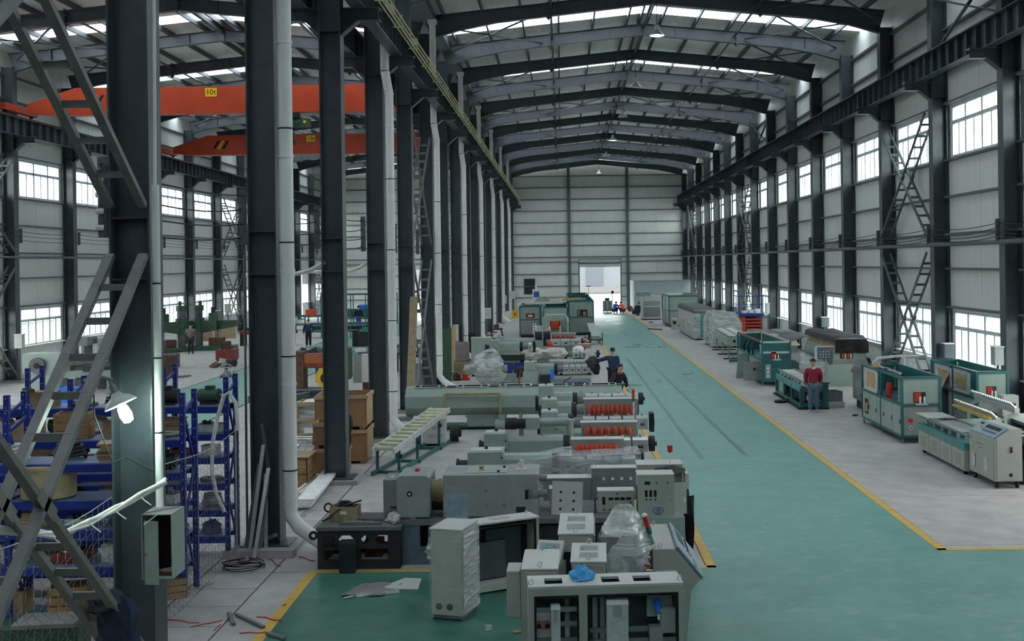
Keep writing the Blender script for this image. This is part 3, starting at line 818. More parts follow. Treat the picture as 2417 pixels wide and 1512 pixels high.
MB().box(1.4, 1.56, .06, .2, 1.05, 1.3).o('contactor_box', 'machgrey', t); MB().box(1.28, 1.42, .04, .16, .3, 1.12).o('wire_duct', 'machgrey', t)
for x in (.4, .7, .78): MB().box(x, x + .05, .3, .34, .1, 1.45).o('wire_duct', 'cabinet_lt', t)
for x in (.03, W - .03): eye(t, x, .06, Hh)
MB().box(W, W + .02, .1, .12, .95, 1.25).o('handle', 'handle', t)
MB().box(W + .001, W + .012, .02, .05, .3, 1.5).o('hinge_strip', 'chrome', t)
S(MB().blob((0, 0, .012), (.11, .085, .13), .42, 16, 10, 5, True), 'cloth', 'cloth_blue', 'crumpled bright blue cloth on top of the doorless cabinet', 'cloth', (.17, 11.98, 1.6))
# ------------------------------------------------------------------ cabinets behind it
t = cabinet('control_cabinet', 'plain cream cabinet with two lifting eyes and a side box, left of the vented ones', -.5, 12.72, R(-1), .40, .85, 1.5)
MB().box(-.02, -.001, .02, .83, .1, 1.49).o('side_door', 'cream', t)
MB().box(-.19, -.03, .12, .5, .93, 1.46).o('side_box', 'cream', t, bev=.006)
t = cabinet('control_cabinet', 'cream cabinet with two perforated vents and an open side door, middle of the cluster', .06, 13.0, R(-2), .40, .85, 1.5, vents=2)
MB().box(0, .02, -.5, 0, .1, 1.48).o('side_door', 'cream', t, (.43, .45, 0), rz=R(-152))
t = cabinet('control_cabinet', 'cream cabinet with two vents and a dark open front, rear of the cluster', -.09, 14.35, R(-1.5), .44, 1.15, 1.5, vents=2, opening=True)
MB().box(.45, .468, .03, 1.1, .1, 1.48).o('side_door', 'cream', t)
# operator box leaning on a pedestal
t = T('operator_panel', 'small tilted operator box with coloured push buttons between the cabinets', 'control panel', (-.43, 14.0, 0), R(-14))
MB().box(0, .33, .1, .45, 0, 1.18).o('pedestal', 'greygreen', t)
p_ = MB().box(0, .34, -.05, .05, 0, .34).o('panel_box', 'creamtop', t, (0, .12, 1.19), rot=(R(-48), 0, 0), bev=.006)
MB().box(.04, .3, -.054, -.05, .05, .29).o('face_plate', 'panelblue', p_)
boxes(p_, 'button', 'green_led', [(.13, -.056, .08 + .045 * k) for k in range(5)], .018, .008, .014)
boxes(p_, 'button', 'redorange', [(.23, -.056, .24), (.25, -.056, .2), (.22, -.056, .19)], .02, .008, .02)
boxes(p_, 'button', 'green_mach', [(.24, -.056, .08 + .04 * k) for k in range(2)], .015, .008, .015)
# console wrapped in film
t = T('wrapped_console', 'operator console under a bag of silvery plastic film between the cabinets', 'console', (.42, 14.2, 0), R(-6))
MB().prism([(.02, 0), (.55, 0), (.55, .95), (.28, 1.48), (.02, 1.48)], .1, .95).o('console', 'midgrey', t)
MB().beam((.3, .52, 1.5), (.6, .52, .95), .85, .03, (1, 0, 1)).o('panel', 'paneldark', t)
bl = MB().blob((.30, .55, 1.0), (.37, .58, .80), .10, 22, 14, 11)
bl.o('film_wrap', 'film_dense', t)
MB().box(-.02, .58, .06, .99, .02, .9).o('film_skirt', 'film', t)
# control desk with slanted board
t = T('control_desk', 'cream control desk with a slanted blue-grey key board facing the aisle', 'control desk', (1.13, 14.55, 0), R(-1))
pr = [(0, 0), (.42, 0), (.5, .72), (.62, .86), (.30, 1.25), (0, 1.25)]
MB().prism(pr, 0, 1.4).o('body', 'cream', t, bev=.006)
bd = MB().box(-.26, .26, .02, 1.38, 0, .03).o('key_board', 'panelblue', t, (.475, 0, 1.06), rot=(0, R(50.5), 0), bev=.006)
MB().box(-.27, .27, 0, 1.4, -.012, 0).o('board_edge', 'paneldark', bd)
for i in range(9):
    boxes(bd, 'key', 'paneldark', [(-.17 + .052 * k, .62 + .07 * i, .034) for k in range(3)], .036, .05, .012)
boxes(bd, 'meter', 'dark', [(0.02, .62 + .07 * i, .034) for i in range(9)], .02, .05, .02)
boxes(bd, 'button', 'green_led', [(.1 + .05 * (i % 2), .08 + .07 * i, .035) for i in range(6)], .025, .025, .012)
boxes(bd, 'button', 'redorange', [(.03, .5, .035), (-.01, .52, .035), (.05, .46, .035)], .03, .025, .012)
boxes(bd, 'button', 'whitebox', [(.14, .15 + .08 * i, .035) for i in range(6)], .03, .03, .01)
g_ = MB().box(.03, .30, -.012, 0, .68, .98).o('louvre_panel', 'creamtop', t)
lm = MB().box(.035, .295, -.022, -.012, 0, .012).mesh('louvre', 'midgrey')
for k in range(11): piece(lm, 'louvre', g_, (0, 0, .7 + .025 * k))
for y in (.08, 1.3): eye(t, .1, y, 1.25)
t = T('signal_tower', 'leaning signal lamp stack in red, orange and green on the control desk', 'signal light', (1.16, 14.72, 1.26), 0)
t.rotation_euler = (R(4), R(-17), 0)
MB().cyl((0, 0, 0), (0, 0, .16), .028, 14).o('stem', 'aluminium', t)
for k, m_ in enumerate(('pump_green', 'redorange', 'red')): MB().cyl((0, 0, .165 + .083 * k), (0, 0, .243 + .083 * k), .035, 16).o('lens', m_, t)
MB().lathe([(.037, .41), (.037, .43), (.02, .445), (0, .445)], n=16).o('cap', 'offwhite', t)
t = T('cable_coil', 'red and white striped cable coil hanging beside the control desk', 'cable', (1.02, 14.35, .72))
pts = [(.055 * math.cos(k * .9) + .01 * (k // 7), .07 * math.sin(k * .9), .46 - .012 * k) for k in range(38)]
MB().tube(pts, .017, 7).o('coil', 'red', t)
MB().tube([(x * 1.12, y * 1.12, z + .02) for x, y, z in pts[::2]], .012, 6).o('white_stripe', 'offwhite', t)
MB().tube([(.0, 0, .05), (-.02, -.02, -.2), (.03, 0, -.5), (0, .02, -.71)], .03, 7).o('tail', 'dark', t)
t = T('loose_cable', 'loose pale cables looping down from the signal lamp', 'cable', (1.14, 14.5, 1.3))
for k in range(4):
    a = .04 * k
    MB().tube([(.03, .1, 0), (-.05 - a, .0, -.05), (-.16 - a, -.06, -.25), (-.24 - a * .6, -.1, -.45), (-.2 - a, -.12, -.56), (-.1, -.12, -.5), (-.08, -.14, -.75)], .009, 6).o('cable', 'cablewhite' if k % 2 else 'cabinet_lt', t)
# tall wrapped cabinet and the open one lying beside it
t = cabinet('control_cabinet', 'tall narrow cream cabinet partly wrapped in clear film, with two round holes', -1.90, 15.72, R(-17), .46, .62, 1.27, eyes=False, door=False)
MB().cyl((.12, -.012, .2), (.12, .0, .2), .045, 18).cyl((.28, -.012, .2), (.28, 0, .2), .045, 18).o('cable_hole', 'dark', t)
MB().box(-.02, .48, -.03, .64, .05, 1.31).o('film_wrap', 'film_wisp', t)
MB().box(.485, .5, .02, .6, .1, 1.25).o('film_side', 'film', t)
MB().blob((-.03, .1, .95), (.05, .14, .13), .5, 12, 8, 4).o('film_crumple', 'film', t)
t = T('open_cabinet', 'wide empty cream cabinet with dark interior, standing askew beside the wrapped one', 'cabinet', (-1.46, 16.75, 0), R(27))
W, D, Hh = 1.18, .36, 1.05
MB().box(0, .05, 0, D, .04, Hh).o('side_panel', 'cream', t); MB().box(W - .05, W, 0, D, .04, Hh).o('side_panel', 'cream', t)
MB().box(-.01, W + .01, -.01, D + .01, Hh, Hh + .03).o('top', 'creamtop', t, bev=.005)
MB().box(.05, W - .05, 0, D, .04, .14).o('bottom', 'creamtop', t)
MB().box(.05, W - .05, D - .02, D, .14, Hh).o('back_panel', 'dark', t)
MB().box(.05, .08, -.006, .02, .14, Hh - .03).box(W - .08, W - .05, -.006, .02, .14, Hh - .03).box(.08, W - .08, -.006, .02, Hh - .06, Hh - .03).o('gasket', 'black', t)
MB().box(.12, .72, D * .7, D * .75, .16, .72).o('inner_board', 'steel_lit', t); MB().box(.4, 1.0, D * .8, D * .84, .2, .9).o('inner_board', 'steel', t)
MB().box(.45, .75, .12, .26, Hh + .031, Hh + .036).o('cable_plate', 'cream', t); eye(t, .1, .1, Hh + .03); eye(t, W - .1, .25, Hh + .03)
# things on the green floor
x, y = G(870, 1383)
S(MB().sheet(0, 1, 0, 1, lambda u, v: (-.32 + .62 * u + .25 * v, -.36 + .7 * v - .04 * u, .02 + .012 * math.sin(9 * u + 4 * v) + .008 * math.sin(17 * v)), 16, 16, .01), 'cardboard_sheet', 'tarp', 'crumpled grey-brown paper sheet lying on the green floor', 'sheet', (x, y - .2, .01))
x0, y0 = G(893, 1392)
S(MB().prism([(0, 0), (.62, -.06), (.60, .5), (.33, .56)], .012, .03, 'z'), 'panel_sheet', 'creamtop', 'loose white cabinet panel lying flat on the green floor', 'panel', (x0, y0, 0), bev=.003)
x0, y0 = G(812, 1412); x1, y1 = G(942, 1400)
t = T('cable_duct', 'slotted white cable duct lying on the green floor', 'cable duct', (x0, y0, .012), math.atan2(y1 - y0, x1 - x0))
L_ = math.hypot(x1 - x0, y1 - y0)
MB().box(.18, L_, -.03, .03, 0, .006).box(.18, L_, -.03, -.026, 0, .045).box(.18, L_, .026, .03, 0, .045).o('channel', 'offwhite', t)
MB().beam((0, -.05, .01), (.35, .12, .01), .05, .01).o('lid', 'cabinet_lt', t)
me = MB().box(-.006, .006, -.032, .032, .046, .05).mesh('tooth', 'panelblue')
for k in range(22): piece(me, 'tooth', t, (.22 + k * (L_ - .26) / 22, 0, 0))
x, y = G(1153, 1486)
S(MB().lathe([(.035, 0), (.05, 0), (.05, .05), (.035, .05), (.035, 0)], n=20), 'tape_roll', 'cabinet_lt', 'roll of clear tape on the green floor', 'tape', (x, y, .01))
x, y = G(1218, 1494)
S(MB().box(-.04, .1, -.04, .06, 0, .015), 'wood_offcut', 'card', 'small brown board offcut beside the plain cabinet', 'board', (x, y, .01), .4)
# ------------------------------------------------------------------ black steel bench with its load
t = T('steel_bench', 'heavy black steel work frame with cut-out front and lifting lug', 'work bench', (-4.08, 18.38, 0), R(-1))
W, D, Hh = 1.36, 1.05, .70
fr = MB().plate_holes(0, W, 0, Hh - .06, 0, .03, [(.1, .28, .36, .56), (.35, .6, .42, .56), (.72, .85, .42, .56), (.95, 1.16, .42, .56), (.1, .6, .16, .32), (.72, 1.16, .16, .34)])
fr.o('front_plate', 'dark', t)
MB().plate_holes(0, W, 0, Hh - .06, D - .03, D, [(.1, .6, .2, .56), (.72, 1.2, .2, .56)]).o('back_plate', 'dark', t)
for x in (0, W - .03): MB().box(x, x + .03, .03, D - .03, 0, Hh - .06).o('end_plate', 'dark', t)
for x, s in ((.28, -1), (.35, 1), (.6, -1), (.72, 1), (.85, -1), (.95, 1)):
    for z, q in ((.42, 1), (.56, -1)):
        MB().prism([(x, z), (x + s * .06, z), (x, z + q * .06)], .001, .029).o('corner_gusset', 'dark', t)
MB().box(-.02, W + .02, -.02, D + .02, Hh - .06, Hh).o('top_plate', 'tarptop', t)
lg = MB().lathe([(.035, -.015), (.075, -.015), (.075, .015), (.035, .015), (.035, -.015)], (-.07, .015, .56), 18, 'y'); lg.o('lifting_lug', 'dark', t)
MB().box(.72, 1.0, .3, .6, .12, .4).o('inner_block', 'rust', t)
t = T('parts_box', 'wooden box full of coiled black hose on the steel bench', 'box', (-3.72, 18.92, .7), R(-4))
MB().box(-.23, .23, -.15, -.135, 0, .24).box(-.23, .23, .135, .15, 0, .24).box(-.23, -.215, -.135, .135, 0, .24).box(.215, .23, -.135, .135, 0, .24).box(-.215, .215, -.135, .135, 0, .02).o('box', 'boards', t)
MB().box(-.05, .06, -.158, -.15, .12, .17).o('paper_label', 'offwhite', t)
pts = [((.17 - .002 * k) * math.cos(k * .5), (.1 - .001 * k) * math.sin(k * .5), .19 + .0025 * k) for k in range(50)]
MB().tube(pts, .02, 7).o('hose', 'dark', t)
MB().tube([(.25, .1, .3), (.05, -.1, .27), (-.12, -.17, .16), (-.25, -.2, .05), (-.34, -.22, .02)], .016, 7).o('hose_end', 'cloth_grey', t)
MB().tube(arc((-.26, -.1, .22), .07, 20, 300, 10), .016, 7).o('hose_loop', 'dark', t)
S(MB().box(-.32, .32, -.07, .07, 0, .035).cyl((.15, .02, .035), (.15, .02, .037), .03).cyl((.25, .02, .035), (.25, .02, .037), .03), 'steel_plate', 'tarptop', 'flat drilled steel plate at the back of the steel bench', 'plate', (-3.25, 18.85, .7), R(-2))
t = T('steel_plate', 'flat steel plate at the front of the bench with a chisel on it', 'plate', (-3.4, 18.55, .7), R(-1))
MB().box(-.34, .34, -.06, .06, 0, .03).o('plate', 'tarptop', t); MB().beam((-.28, .0, .045), (.02, .02, .045), .03, .02).beam((.02, .02, .045), (.22, -.03, .04), .02, .012).o('chisel', 'aluminium', t)
S(MB().blob((0, 0, .012), (.13, .2, .14), .35, 14, 10, 3, True).blob((.03, -.2, .05), (.05, .1, .05), .3, 10, 8, 4), 'rag', 'cloth_white', 'knotted off-white rag on the corner of the steel bench', 'cloth', (-2.86, 18.75, .7))
S(MB().box(-.13, .13, -.12, .12, 0, .50), 'timber_block', 'dark', 'upright dark sleeper block standing before the steel bench', 'block', (-3.55, 18.22, .012), R(3), bev=.015)
# ------------------------------------------------------------------ grey drive machine on its dark bed
t = T('drive_machine', 'big grey gearbox machine on a dark steel bed behind the open cabinets', 'machine', (-2.72, 18.6, 0))
MB().box(-.02, .62, 0, .04, 0, .74).box(.25, .62, -.01, .01, .32, .6).o('bed_panel', 'greygreen2', t) if False else None
MB().plate_holes(0, .75, 0, .72, 0, .03, [(.30, .75, .30, .66)]).o('bed_panel', 'paneldark', t)
MB().box(.42, .75, .12, .15, .05, .42).o('bed_cover', 'machgrey', t)
MB().box(.75, 3.7, .03, 1.35, 0, .62).o('bed', 'dark', t); MB().box(0, .75, .4, 1.35, 0, .62).o('bed', 'dark', t)
MB().box(-.02, 3.75, -.02, 1.4, .66, .74).o('bed_plate', 'tarptop', t)
gb = MB().prism([(0, .76), (.56, .76), (.56, 1.42), (.5, 1.46), (.06, 1.46), (0, 1.42)], .1, .95).o('gear_housing', 'machgrey', t, (-.1, 0, 0), bev=.01)
MB().cyl((.22, .1, 1.16), (.22, .085, 1.16), .045, 16).o('sight_glass', 'black', gb); MB().cyl((.22, .085, 1.16), (.22, .08, 1.16), .02, 12).o('glass', 'offwhite', gb)
MB().lathe([(.03, 0), (.05, .02), (.03, .05), (0, .05)], (.3, .55, 1.46), 12).o('filler_cap', 'red', gb)
MB().cyl((-.12, .2, .92), (0, .2, .92), .02).o('spigot', 'dark', gb)
MB().box(.13, .22, .09, .1, .62, .76).o('tie_strap', 'greygreen2', t)
MB().cyl((.46, .52, 1.12), (.72, .52, 1.12), .2, 22).cyl((.56, .52, 1.12), (.6, .52, 1.12), .215, 22).o('coupling_sleeve', 'boards', t)
MB().cyl((.46, .5, .92), (.70, .5, .92), .12, 16).o('coupling', 'dark', t)
mb = MB().prism([(.68, .76), (2.28, .76), (2.28, 1.04), (2.06, 1.04), (2.06, 1.2), (2.28, 1.2), (2.28, 1.46), (.68, 1.46)], .1, 1.05).o('main_housing', 'machgrey', t, bev=.01)
MB().box(2.05, 2.1, .1, 1.04, 1.04, 1.2).o('notch', 'black', mb); MB().box(1.9, 2.06, .092, .1, .8, .92).o('hatch', 'dark', mb)
cyls(mb, 'bolt', 'midgrey', [(1.4, .1, .95), (1.7, .1, .95), (1.4, .1, 1.2)], (0, -1, 0), .03, 12, .02)
MB().lathe([(.06, 0), (.06, .015), (.03, .03), (.03, .05), (.05, .06), (.05, .08), (0, .08)], (1.3, .5, 1.46), 14).o('filler_cap', 'boards', mb)
MB().lathe([(.1, 0), (.1, .02), (.045, .02), (.045, .1), (.03, .1), (.03, .17), (0, .17)], (1.98, .55, 1.46), 16).o('breather', 'cloth_white', mb)
MB().box(1.05, 1.75, .25, .85, 1.461, 1.47).o('cover_plate', 'greygreen', mb)
cyls(mb, 'cover_knob', 'dark', [(1.6, .3, 1.46), (1.68, .7, 1.46)], (0, 0, 1), .025, 10, .04)
for z in (1.36, 1.1): MB().cyl((2.25, .3, z), (2.42, .3, z), .06, 14).o('shaft_end', 'midgrey', t)
MB().box(0, .36, .02, .05, 0, .42).o('cover_plate', 'panelblue', t, (.74, .05, .73), rot=(R(-4), 0, 0))
MB().box(-.35, -.1, .3, .95, .74, 1.36).o('terminal_cabinet', 'midgrey', t); MB().lathe([(.0, 0), (.03, 0), (.03, .03), (0, .03)], (-.22, .5, 1.36), 10).o('cap', 'offwhite', t)
# boxes standing on the bed and behind it
def cbox(name, label, px0, px1, pt, pb, d, dep, m='cream', rz=0, top='creamtop', cat='control box'):
    x0, z1 = A(px0, pt, d); x1, z0 = A(px1, pb, d)
    t = T(name, label, cat, (x0, d, z0), rz); w, h = x1 - x0, z1 - z0
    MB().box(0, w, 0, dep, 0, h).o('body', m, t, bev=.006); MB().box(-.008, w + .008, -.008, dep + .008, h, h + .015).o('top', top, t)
    return t, w, h
t, w_, h_ = cbox('junction_box', 'cream box behind the perforated plate on the dark bed', 1297, 1366, 1155, 1212, 19.15, .3); cyls(t, 'knob', 'dark', [(w_ - .04, -.001, .1 + .1 * k) for k in range(4)], (0, -1, 0), .02)
x, z = A(1301, 1219, 18.9)
t = T('drilled_plate', 'cream plate with six drilled holes leaning on the bed', 'plate', (x, 18.86, .745), 0); t.rotation_euler = (R(-8), R(3), 0)
MB().box(0, .52, 0, .02, 0, .56).o('plate', 'creamtop', t)
cyls(t, 'hole', 'dark', [(x, -.001, z) for x in (.15, .37) for z in (.1, .24, .38)], (0, -1, 0), .022, 14, .004)
t, w_, h_ = cbox('meter_box', 'low cream box with four digital displays on the bed', 1411, 1497, 1160, 1212, 19.0, .3)
boxes(t, 'display', 'black', [(.22 + .1 * k, -.004, h_ * .68) for k in range(4)], .075, .01, .045); boxes(t, 'display', 'black', [(.1, -.004, h_ * .6)], .05, .01, .13)
cyls(t, 'knob', 'dark', [(.1 + .1 * k, -.001, h_ * .2) for k in range(5)] + [(w_ - .06, 0, h_ * .7), (w_ - .06, 0, h_ * .5)], (0, -1, 0), .015); MB().tube([(0, .02, .02), (-.05, 0, .03), (-.05, 0, h_ * .7), (0, .02, h_ * .7)], .012, 6).o('handle', 'dark', t)
boxes(t, 'lettering', 'signblue', [(.33, -.002, h_ * .9)], .03, .004, .03)
t, w_, h_ = cbox('control_box', 'large cream control box with display cut-outs and a blue oval emblem', 1505, 1592, 1122, 1220, 18.75, .42)
cyls(t, 'cutout', 'dark', [(.26 + .08 * k, 0, .28 + .13) for k in range(0)], (0, -1, 0), .02)
boxes(t, 'display', 'black', [(.16, -.003, h_ * .82)], .09, .008, .05); boxes(t, 'display', 'black', [(.14 + .075 * k, -.003, h_ * .57) for k in range(3)], .045, .008, .11)
cyls(t, 'knob', 'dark', [(.14 + .075 * k, 0, h_ * .43) for k in range(3)] + [(.32, 0, h_ * .82), (.5, 0, h_ * .82)], (0, -1, 0), .013)
MB().cyl((w_ - .06, 0, h_ * .4), (w_ - .06, -.02, h_ * .4), .014).o('lock', 'chrome', t)
e_ = MB().tube([(.085 * math.cos(a * R(15)), 0, .05 * math.sin(a * R(15))) for a in range(25)], .006, 6).o('emblem', 'signblue', t, (w_ * .56, -.004, h_ * .17))
MB().beam((-.035, 0, -.03), (-.005, 0, .035), .012, .006, (0, 1, 0)).beam((.0, 0, -.03), (.03, 0, .035), .012, .006, (0, 1, 0)).beam((-.02, 0, 0), (.05, 0, -.005), .01, .006, (0, 1, 0)).o('emblem_mark', 'signblue', e_)
boxes(t, 'lettering', 'signblue', [(w_ * .56 - .04 + .02 * k, -.002, h_ * .07) for k in range(5)], .012, .004, .016)
MB().box(0, .012, -.21, -.005, .1, .62).o('door', 'creamtop', t, (w_ + .005, .02, -.05), rz=R(96)); boxes(t, 'latch', 'offwhite', [(w_ + .17, -.03, .3)], .03, .03, .08)
MB().box(-.006, 0, .1, .3, .1, .5).o('side_cutout', 'dark', t)
t, w_, h_ = cbox('bed_cover', 'long cream cover box behind the control boxes with one lifting ring', 1282, 1397, 1130, 1265, 20.4, .35, 'midgrey', cat='cover'); eye(t, w_ - .06, .1, h_)
t, w_, h_ = cbox('terminal_box', 'grey cabinet with four white indicator lamps behind the meter box', 1396, 1503, 1106, 1178, 20.5, .3, 'midgrey'); cyls(t, 'indicator', 'offwhite', [(w_ * (.27 + .2 * k), 0, h_ * .68) for k in range(4)], (0, -1, 0), .028, 14, .03)
eye(t, .05, .1, h_)
t, w_, h_ = cbox('terminal_box', 'cream cabinet under the dark cloth beside the yellow line', 1504, 1612, 1098, 1185, 20.9, .5, 'cream')
MB().box(w_ + .02, w_ + .08, -.35, .1, -.1, h_ - .1).o('side_door', 'creamtop', t)
x, z = A(1580, 1118, 20.8)
S(MB().blob((0, 0, .0), (.27, .3, .13), .38, 18, 10, 8, True), 'dark_cloth', 'cloth_grey', 'dark grey work cloth bundled on top of the cream cabinet', 'cloth', (x, 20.95, z))
def dr_(u, v):
    return (.02 + .08 * math.sin(v * 7 + u * 3) * (1 - u * .3) + .12 * (1 - u) + .12 * u, .75 * v + .1 * math.sin(u * 4), .95 - .95 * u + .03 * math.sin(9 * v))
S(MB().sheet(0, 1, 0, 1, dr_, 12, 16, .02), 'hanging_cloth', 'cloth_blk', 'black cloth hanging down over the end of the machine at the yellow line', 'cloth', (1.98, 18.9, .02))
x, z = A(1575, 1095, 20.9)
t = T('warning_lamp', 'thin pole with a small red beacon beside the yellow line', 'signal light', (1.98, 21.0, 0)); MB().cyl((0, 0, 0), (0, 0, 1.4), .01, 8).o('pole', 'offwhite', t); MB().box(-.045, .045, -.045, .045, 1.42, 1.53).o('beacon', 'red', t); MB().cyl((0, 0, 1.4), (0, 0, 1.42), .03, 10).o('collar', 'dark', t)
# end plinth under the big control box
S(MB().box(0, .95, 0, 1.3, 0, .72), 'machine_base', 'greygreen', 'grey base block under the control box with the oval emblem', 'base', (1.04, 18.62, 0))
# ------------------------------------------------------------------ extruders across the island
def extruder(label, x0, x1, y, gx, bx, fans, die, zb=1.05, covers=4, name='extruder', signal=False, pipe=None, fanlong=False, silver_first=False, gh=.0):
    """x0..x1 overall, gx = (from, to) of the gearbox, bx = start of the barrel"""
    t = T(name, label, 'extruder', (0, y, 0))
    MB().box(gx[0], x1 - .25, -.28, .45, .12, .55).o('base_frame', 'greygreen', t)
    for x in (gx[0] + .15, (gx[0] + x1) / 2, x1 - .45): MB().box(x - .06, x + .06, -.24, .4, 0, .12).o('foot', 'dark', t)
    g_ = MB().box(gx[0], gx[1], -.3, .35, .55, zb + .30 + gh).o('gearbox', 'greygreen', t, bev=.012)
    MB().box(gx[0] + .05, gx[1] - .05, -.31, -.3, .6, zb + .02).o('cover', 'greygreen2', g_)
    MB().box(gx[0] + .04, gx[1] - .04, -.2, .2, zb + .30 + gh, zb + .315 + gh).o('top_cover', 'creamtop', g_)
    MB().lathe([(.0, 0), (.035, 0), (.035, .05), (0, .06)], ((gx[0] + gx[1]) / 2, 0, zb + .31 + gh), 10).o('filler_cap', 'dark', g_)
    cyls(g_, 'bolt', 'dark', [(gx[1] - .03, -.3, .65 + .18 * k) for k in range(4)], (0, -1, 0), .02, 8, .02)
    MB().cyl((x0, 0, zb - .1), (gx[0], 0, zb - .1), .2, 18).cyl((x0 - .04, 0, zb - .1), (x0, 0, zb - .1), .23, 18).o('input_drum', 'dark', t)
    rb = MB().prism([(-.2, .55), (.28, .55), (.28, zb + .12), (.2, zb + .2), (-.14, zb + .2), (-.2, zb + .12)], gx[1], bx - .35, 'x').o('thrust_housing', 'greygreen', t, bev=.01)
    MB().box(gx[1] + .05, bx - .45, -.215, -.2, zb - .2, zb - .17).o('rib', 'greygreen2', rb)
    MB().cyl((bx - .38, 0, zb), (bx - .22, 0, zb), .2, 20).o('coupling_flange', 'dark', t); MB().cyl((bx - .22, 0, zb), (bx, 0, zb), .12, 16).o('barrel_neck', 'midgrey', t)
    w = (x1 - .12 - bx) / covers
    for k in range(covers):
        a = bx + k * w
        if k == 0 and silver_first:
            c = MB().cyl((a + .01, 0, zb), (a + w - .03, 0, zb), .165, 22).o('heater_jacket', 'chrome', t)
            MB().prism([(0, 0), (.06, 0), (.03, .05)], -.004, 0).o('warning_sign', 'yellowbox', c, (a + w * .45, -.166, zb))
            continue
        c = MB().prism([(-.16, zb - .16), (.16, zb - .16), (.16, zb + .1), (.1, zb + .15), (-.1, zb + .15), (-.16, zb + .1)], a + .01, a + w - .03, 'x').o('heater_cover', 'aluminium', t, bev=.008)
        MB().box(a + w * .35, a + w * .65, -.168, -.16, zb - .07, zb - .01).o('handle_recess', 'black', c)
        MB().beam((a + w * .42, -.172, zb - .03), (a + w * .6, -.172, zb - .03), .015, .012).o('handle', 'chrome', c)
        MB().box(a + w * .5 - .03, a + w * .5 + .03, -.02, .02, zb + .15, zb + .2).o('clasp', 'aluminium', c)
    if die == 'round': MB().cyl((x1 - .12, 0, zb), (x1, 0, zb), .17, 20).cyl((x1, 0, zb), (x1 + .05, 0, zb), .05, 12).o('die_flange', 'dark', t)
    else: MB().box(x1 - .1, x1, -.2, .2, zb - .22, zb + .22).cyl((x1, 0, zb), (x1 + .015, 0, zb), .12, 18).o('die_plate', 'black', t)
    if fans:
        fx0, fx1 = bx + .05, x1 - .35
        fb = MB().box(fx0, fx1, .42, .72, .55, zb + (.5 if fanlong else .4)).o('blower_housing', 'machgrey', t, bev=.006); MB().box(fx0 - .02, fx1 + .02, .4, .74, zb + (.5 if fanlong else .4), zb + (.515 if fanlong else .415)).o('housing_top', 'creamtop', fb)
        if fanlong: me = MB().lathe([(0, .0), (.025, .0), (.04, .06), (.042, .17), (.032, .21), (.02, .28), (0, .28)], n=12).mesh('blower', 'redorange')
        else: me = MB().lathe([(0, 0), (.05, 0), (.06, .07), (.052, .13), (.03, .165), (0, .165)], n=12).mesh('blower', 'redorange')
        dk = MB().box(-.012, .012, -.06, -.05, .02, .1).mesh('blower_clip', 'copper')
        for k in range(fans):
            b_ = piece(me, 'blower', fb, (fx0 + .12 + (fx1 - fx0 - .3) * k / max(1, fans - 1), .36, zb + (.12 if fanlong else .15)))
            piece(dk, 'blower_clip', b_)
    if pipe:
        MB().tube([(pipe, .1, zb + .02), (pipe, .1, zb + .5)], .085, 14).o('feed_pipe', 'greygreen', t); MB().cyl((pipe, .1, zb + .5), (pipe, .1, zb + .53), .11, 14).o('feed_flange', 'greygreen', t)
        MB().tube([(pipe, .1, zb + .48), (pipe - .3, .1, zb + .48), (pipe - .75, .1, zb + .48)], .09, 14).o('side_feeder', 'greygreen', t)
        MB().box(pipe - .95, pipe - .65, -.08, .28, zb + .36, zb + .6).o('feeder_box', 'greygreen', t)
        MB().cyl((pipe - .95, .1, zb + .46), (pipe - 1.15, .1, zb + .46), .11, 14).cyl((pipe - 1.15, .1, zb + .46), (pipe - 1.4, .1, zb + .46), .13, 14).o('feeder_motor', 'dark', t)
        MB().beam((pipe - .6, .1, zb + .4), (pipe - .6, .1, .5), .08, .08).o('feeder_post', 'greygreen', t)
        MB().beam((pipe - 1.05, .1, zb + .36), (pipe - 1.05, .1, .5), .1, .05).o('feeder_post', 'midgrey', t)
    if signal:
        MB().cyl((signal, .3, .5), (signal, .3, zb + .45), .018, 8).o('signal_pole', 'offwhite', t)
        for k, m_ in enumerate(('pump_green', 'redorange', 'red')): MB().cyl((signal, .3, zb + .45 + .1 * k), (signal, .3, zb + .545 + .1 * k), .04, 12).o('signal_lens', m_, t)
    return t
e1 = extruder('extruder with round silver barrel jacket, first of the uncovered row', -1.80, 1.95, 24.2, (-1.72, -1.22), .33, 7, 'round', silver_first=True, covers=4, pipe=.12)
e2 = extruder('extruder with slim red blowers and square black die, second of the row', -.6, 2.16, 27.0, (-.55, -.15), .45, 10, 'plate', covers=5, fanlong=True, signal=1.7, zb=1.12)
e3 = extruder('extruder with black square die between two others, third of the row', -.62, 1.95, 29.4, (-.58, -.18), .55, 0, 'plate', covers=4, zb=1.12)
e4 = extruder('extruder right in front of the long cylindrical tank, last of the row', -.75, 2.22, 31.3, (-.7, -.28), .6, 0, 'round', covers=4, zb=1.15, gh=.12)
# the wrapped one in front
e0 = extruder('extruder wrapped in shiny stretch film right behind the grey machine', -2.1, 1.55, 22.2, (-1.9, -1.2), .1, 9, 'plate', zb=1.0, covers=4)
def wrap(u, v):
    x = -2.25 + 3.75 * u; top = 1.22 if u > .58 else .82 + .40 * (u / .58)
    if v < .5: return (x, -.36 - .02 * math.sin(20 * u), .35 + (top - .35) * (v / .5) + .012 * math.sin(25 * u + 9 * v))
    return (x, -.36 + (v - .5) * 2 * 1.1, top + .03 * math.sin(12 * u + 5 * v) * .6)
w_ = MB().sheet(0, 1, 0, 1, wrap, 40, 12, .004); w_.o('stretch_film', 'film', e0)
MB().beam((-2.22, -.3, .62), (-1.9, -.3, .62), .5, .35).o('tail_cover', 'creamtop', e0)
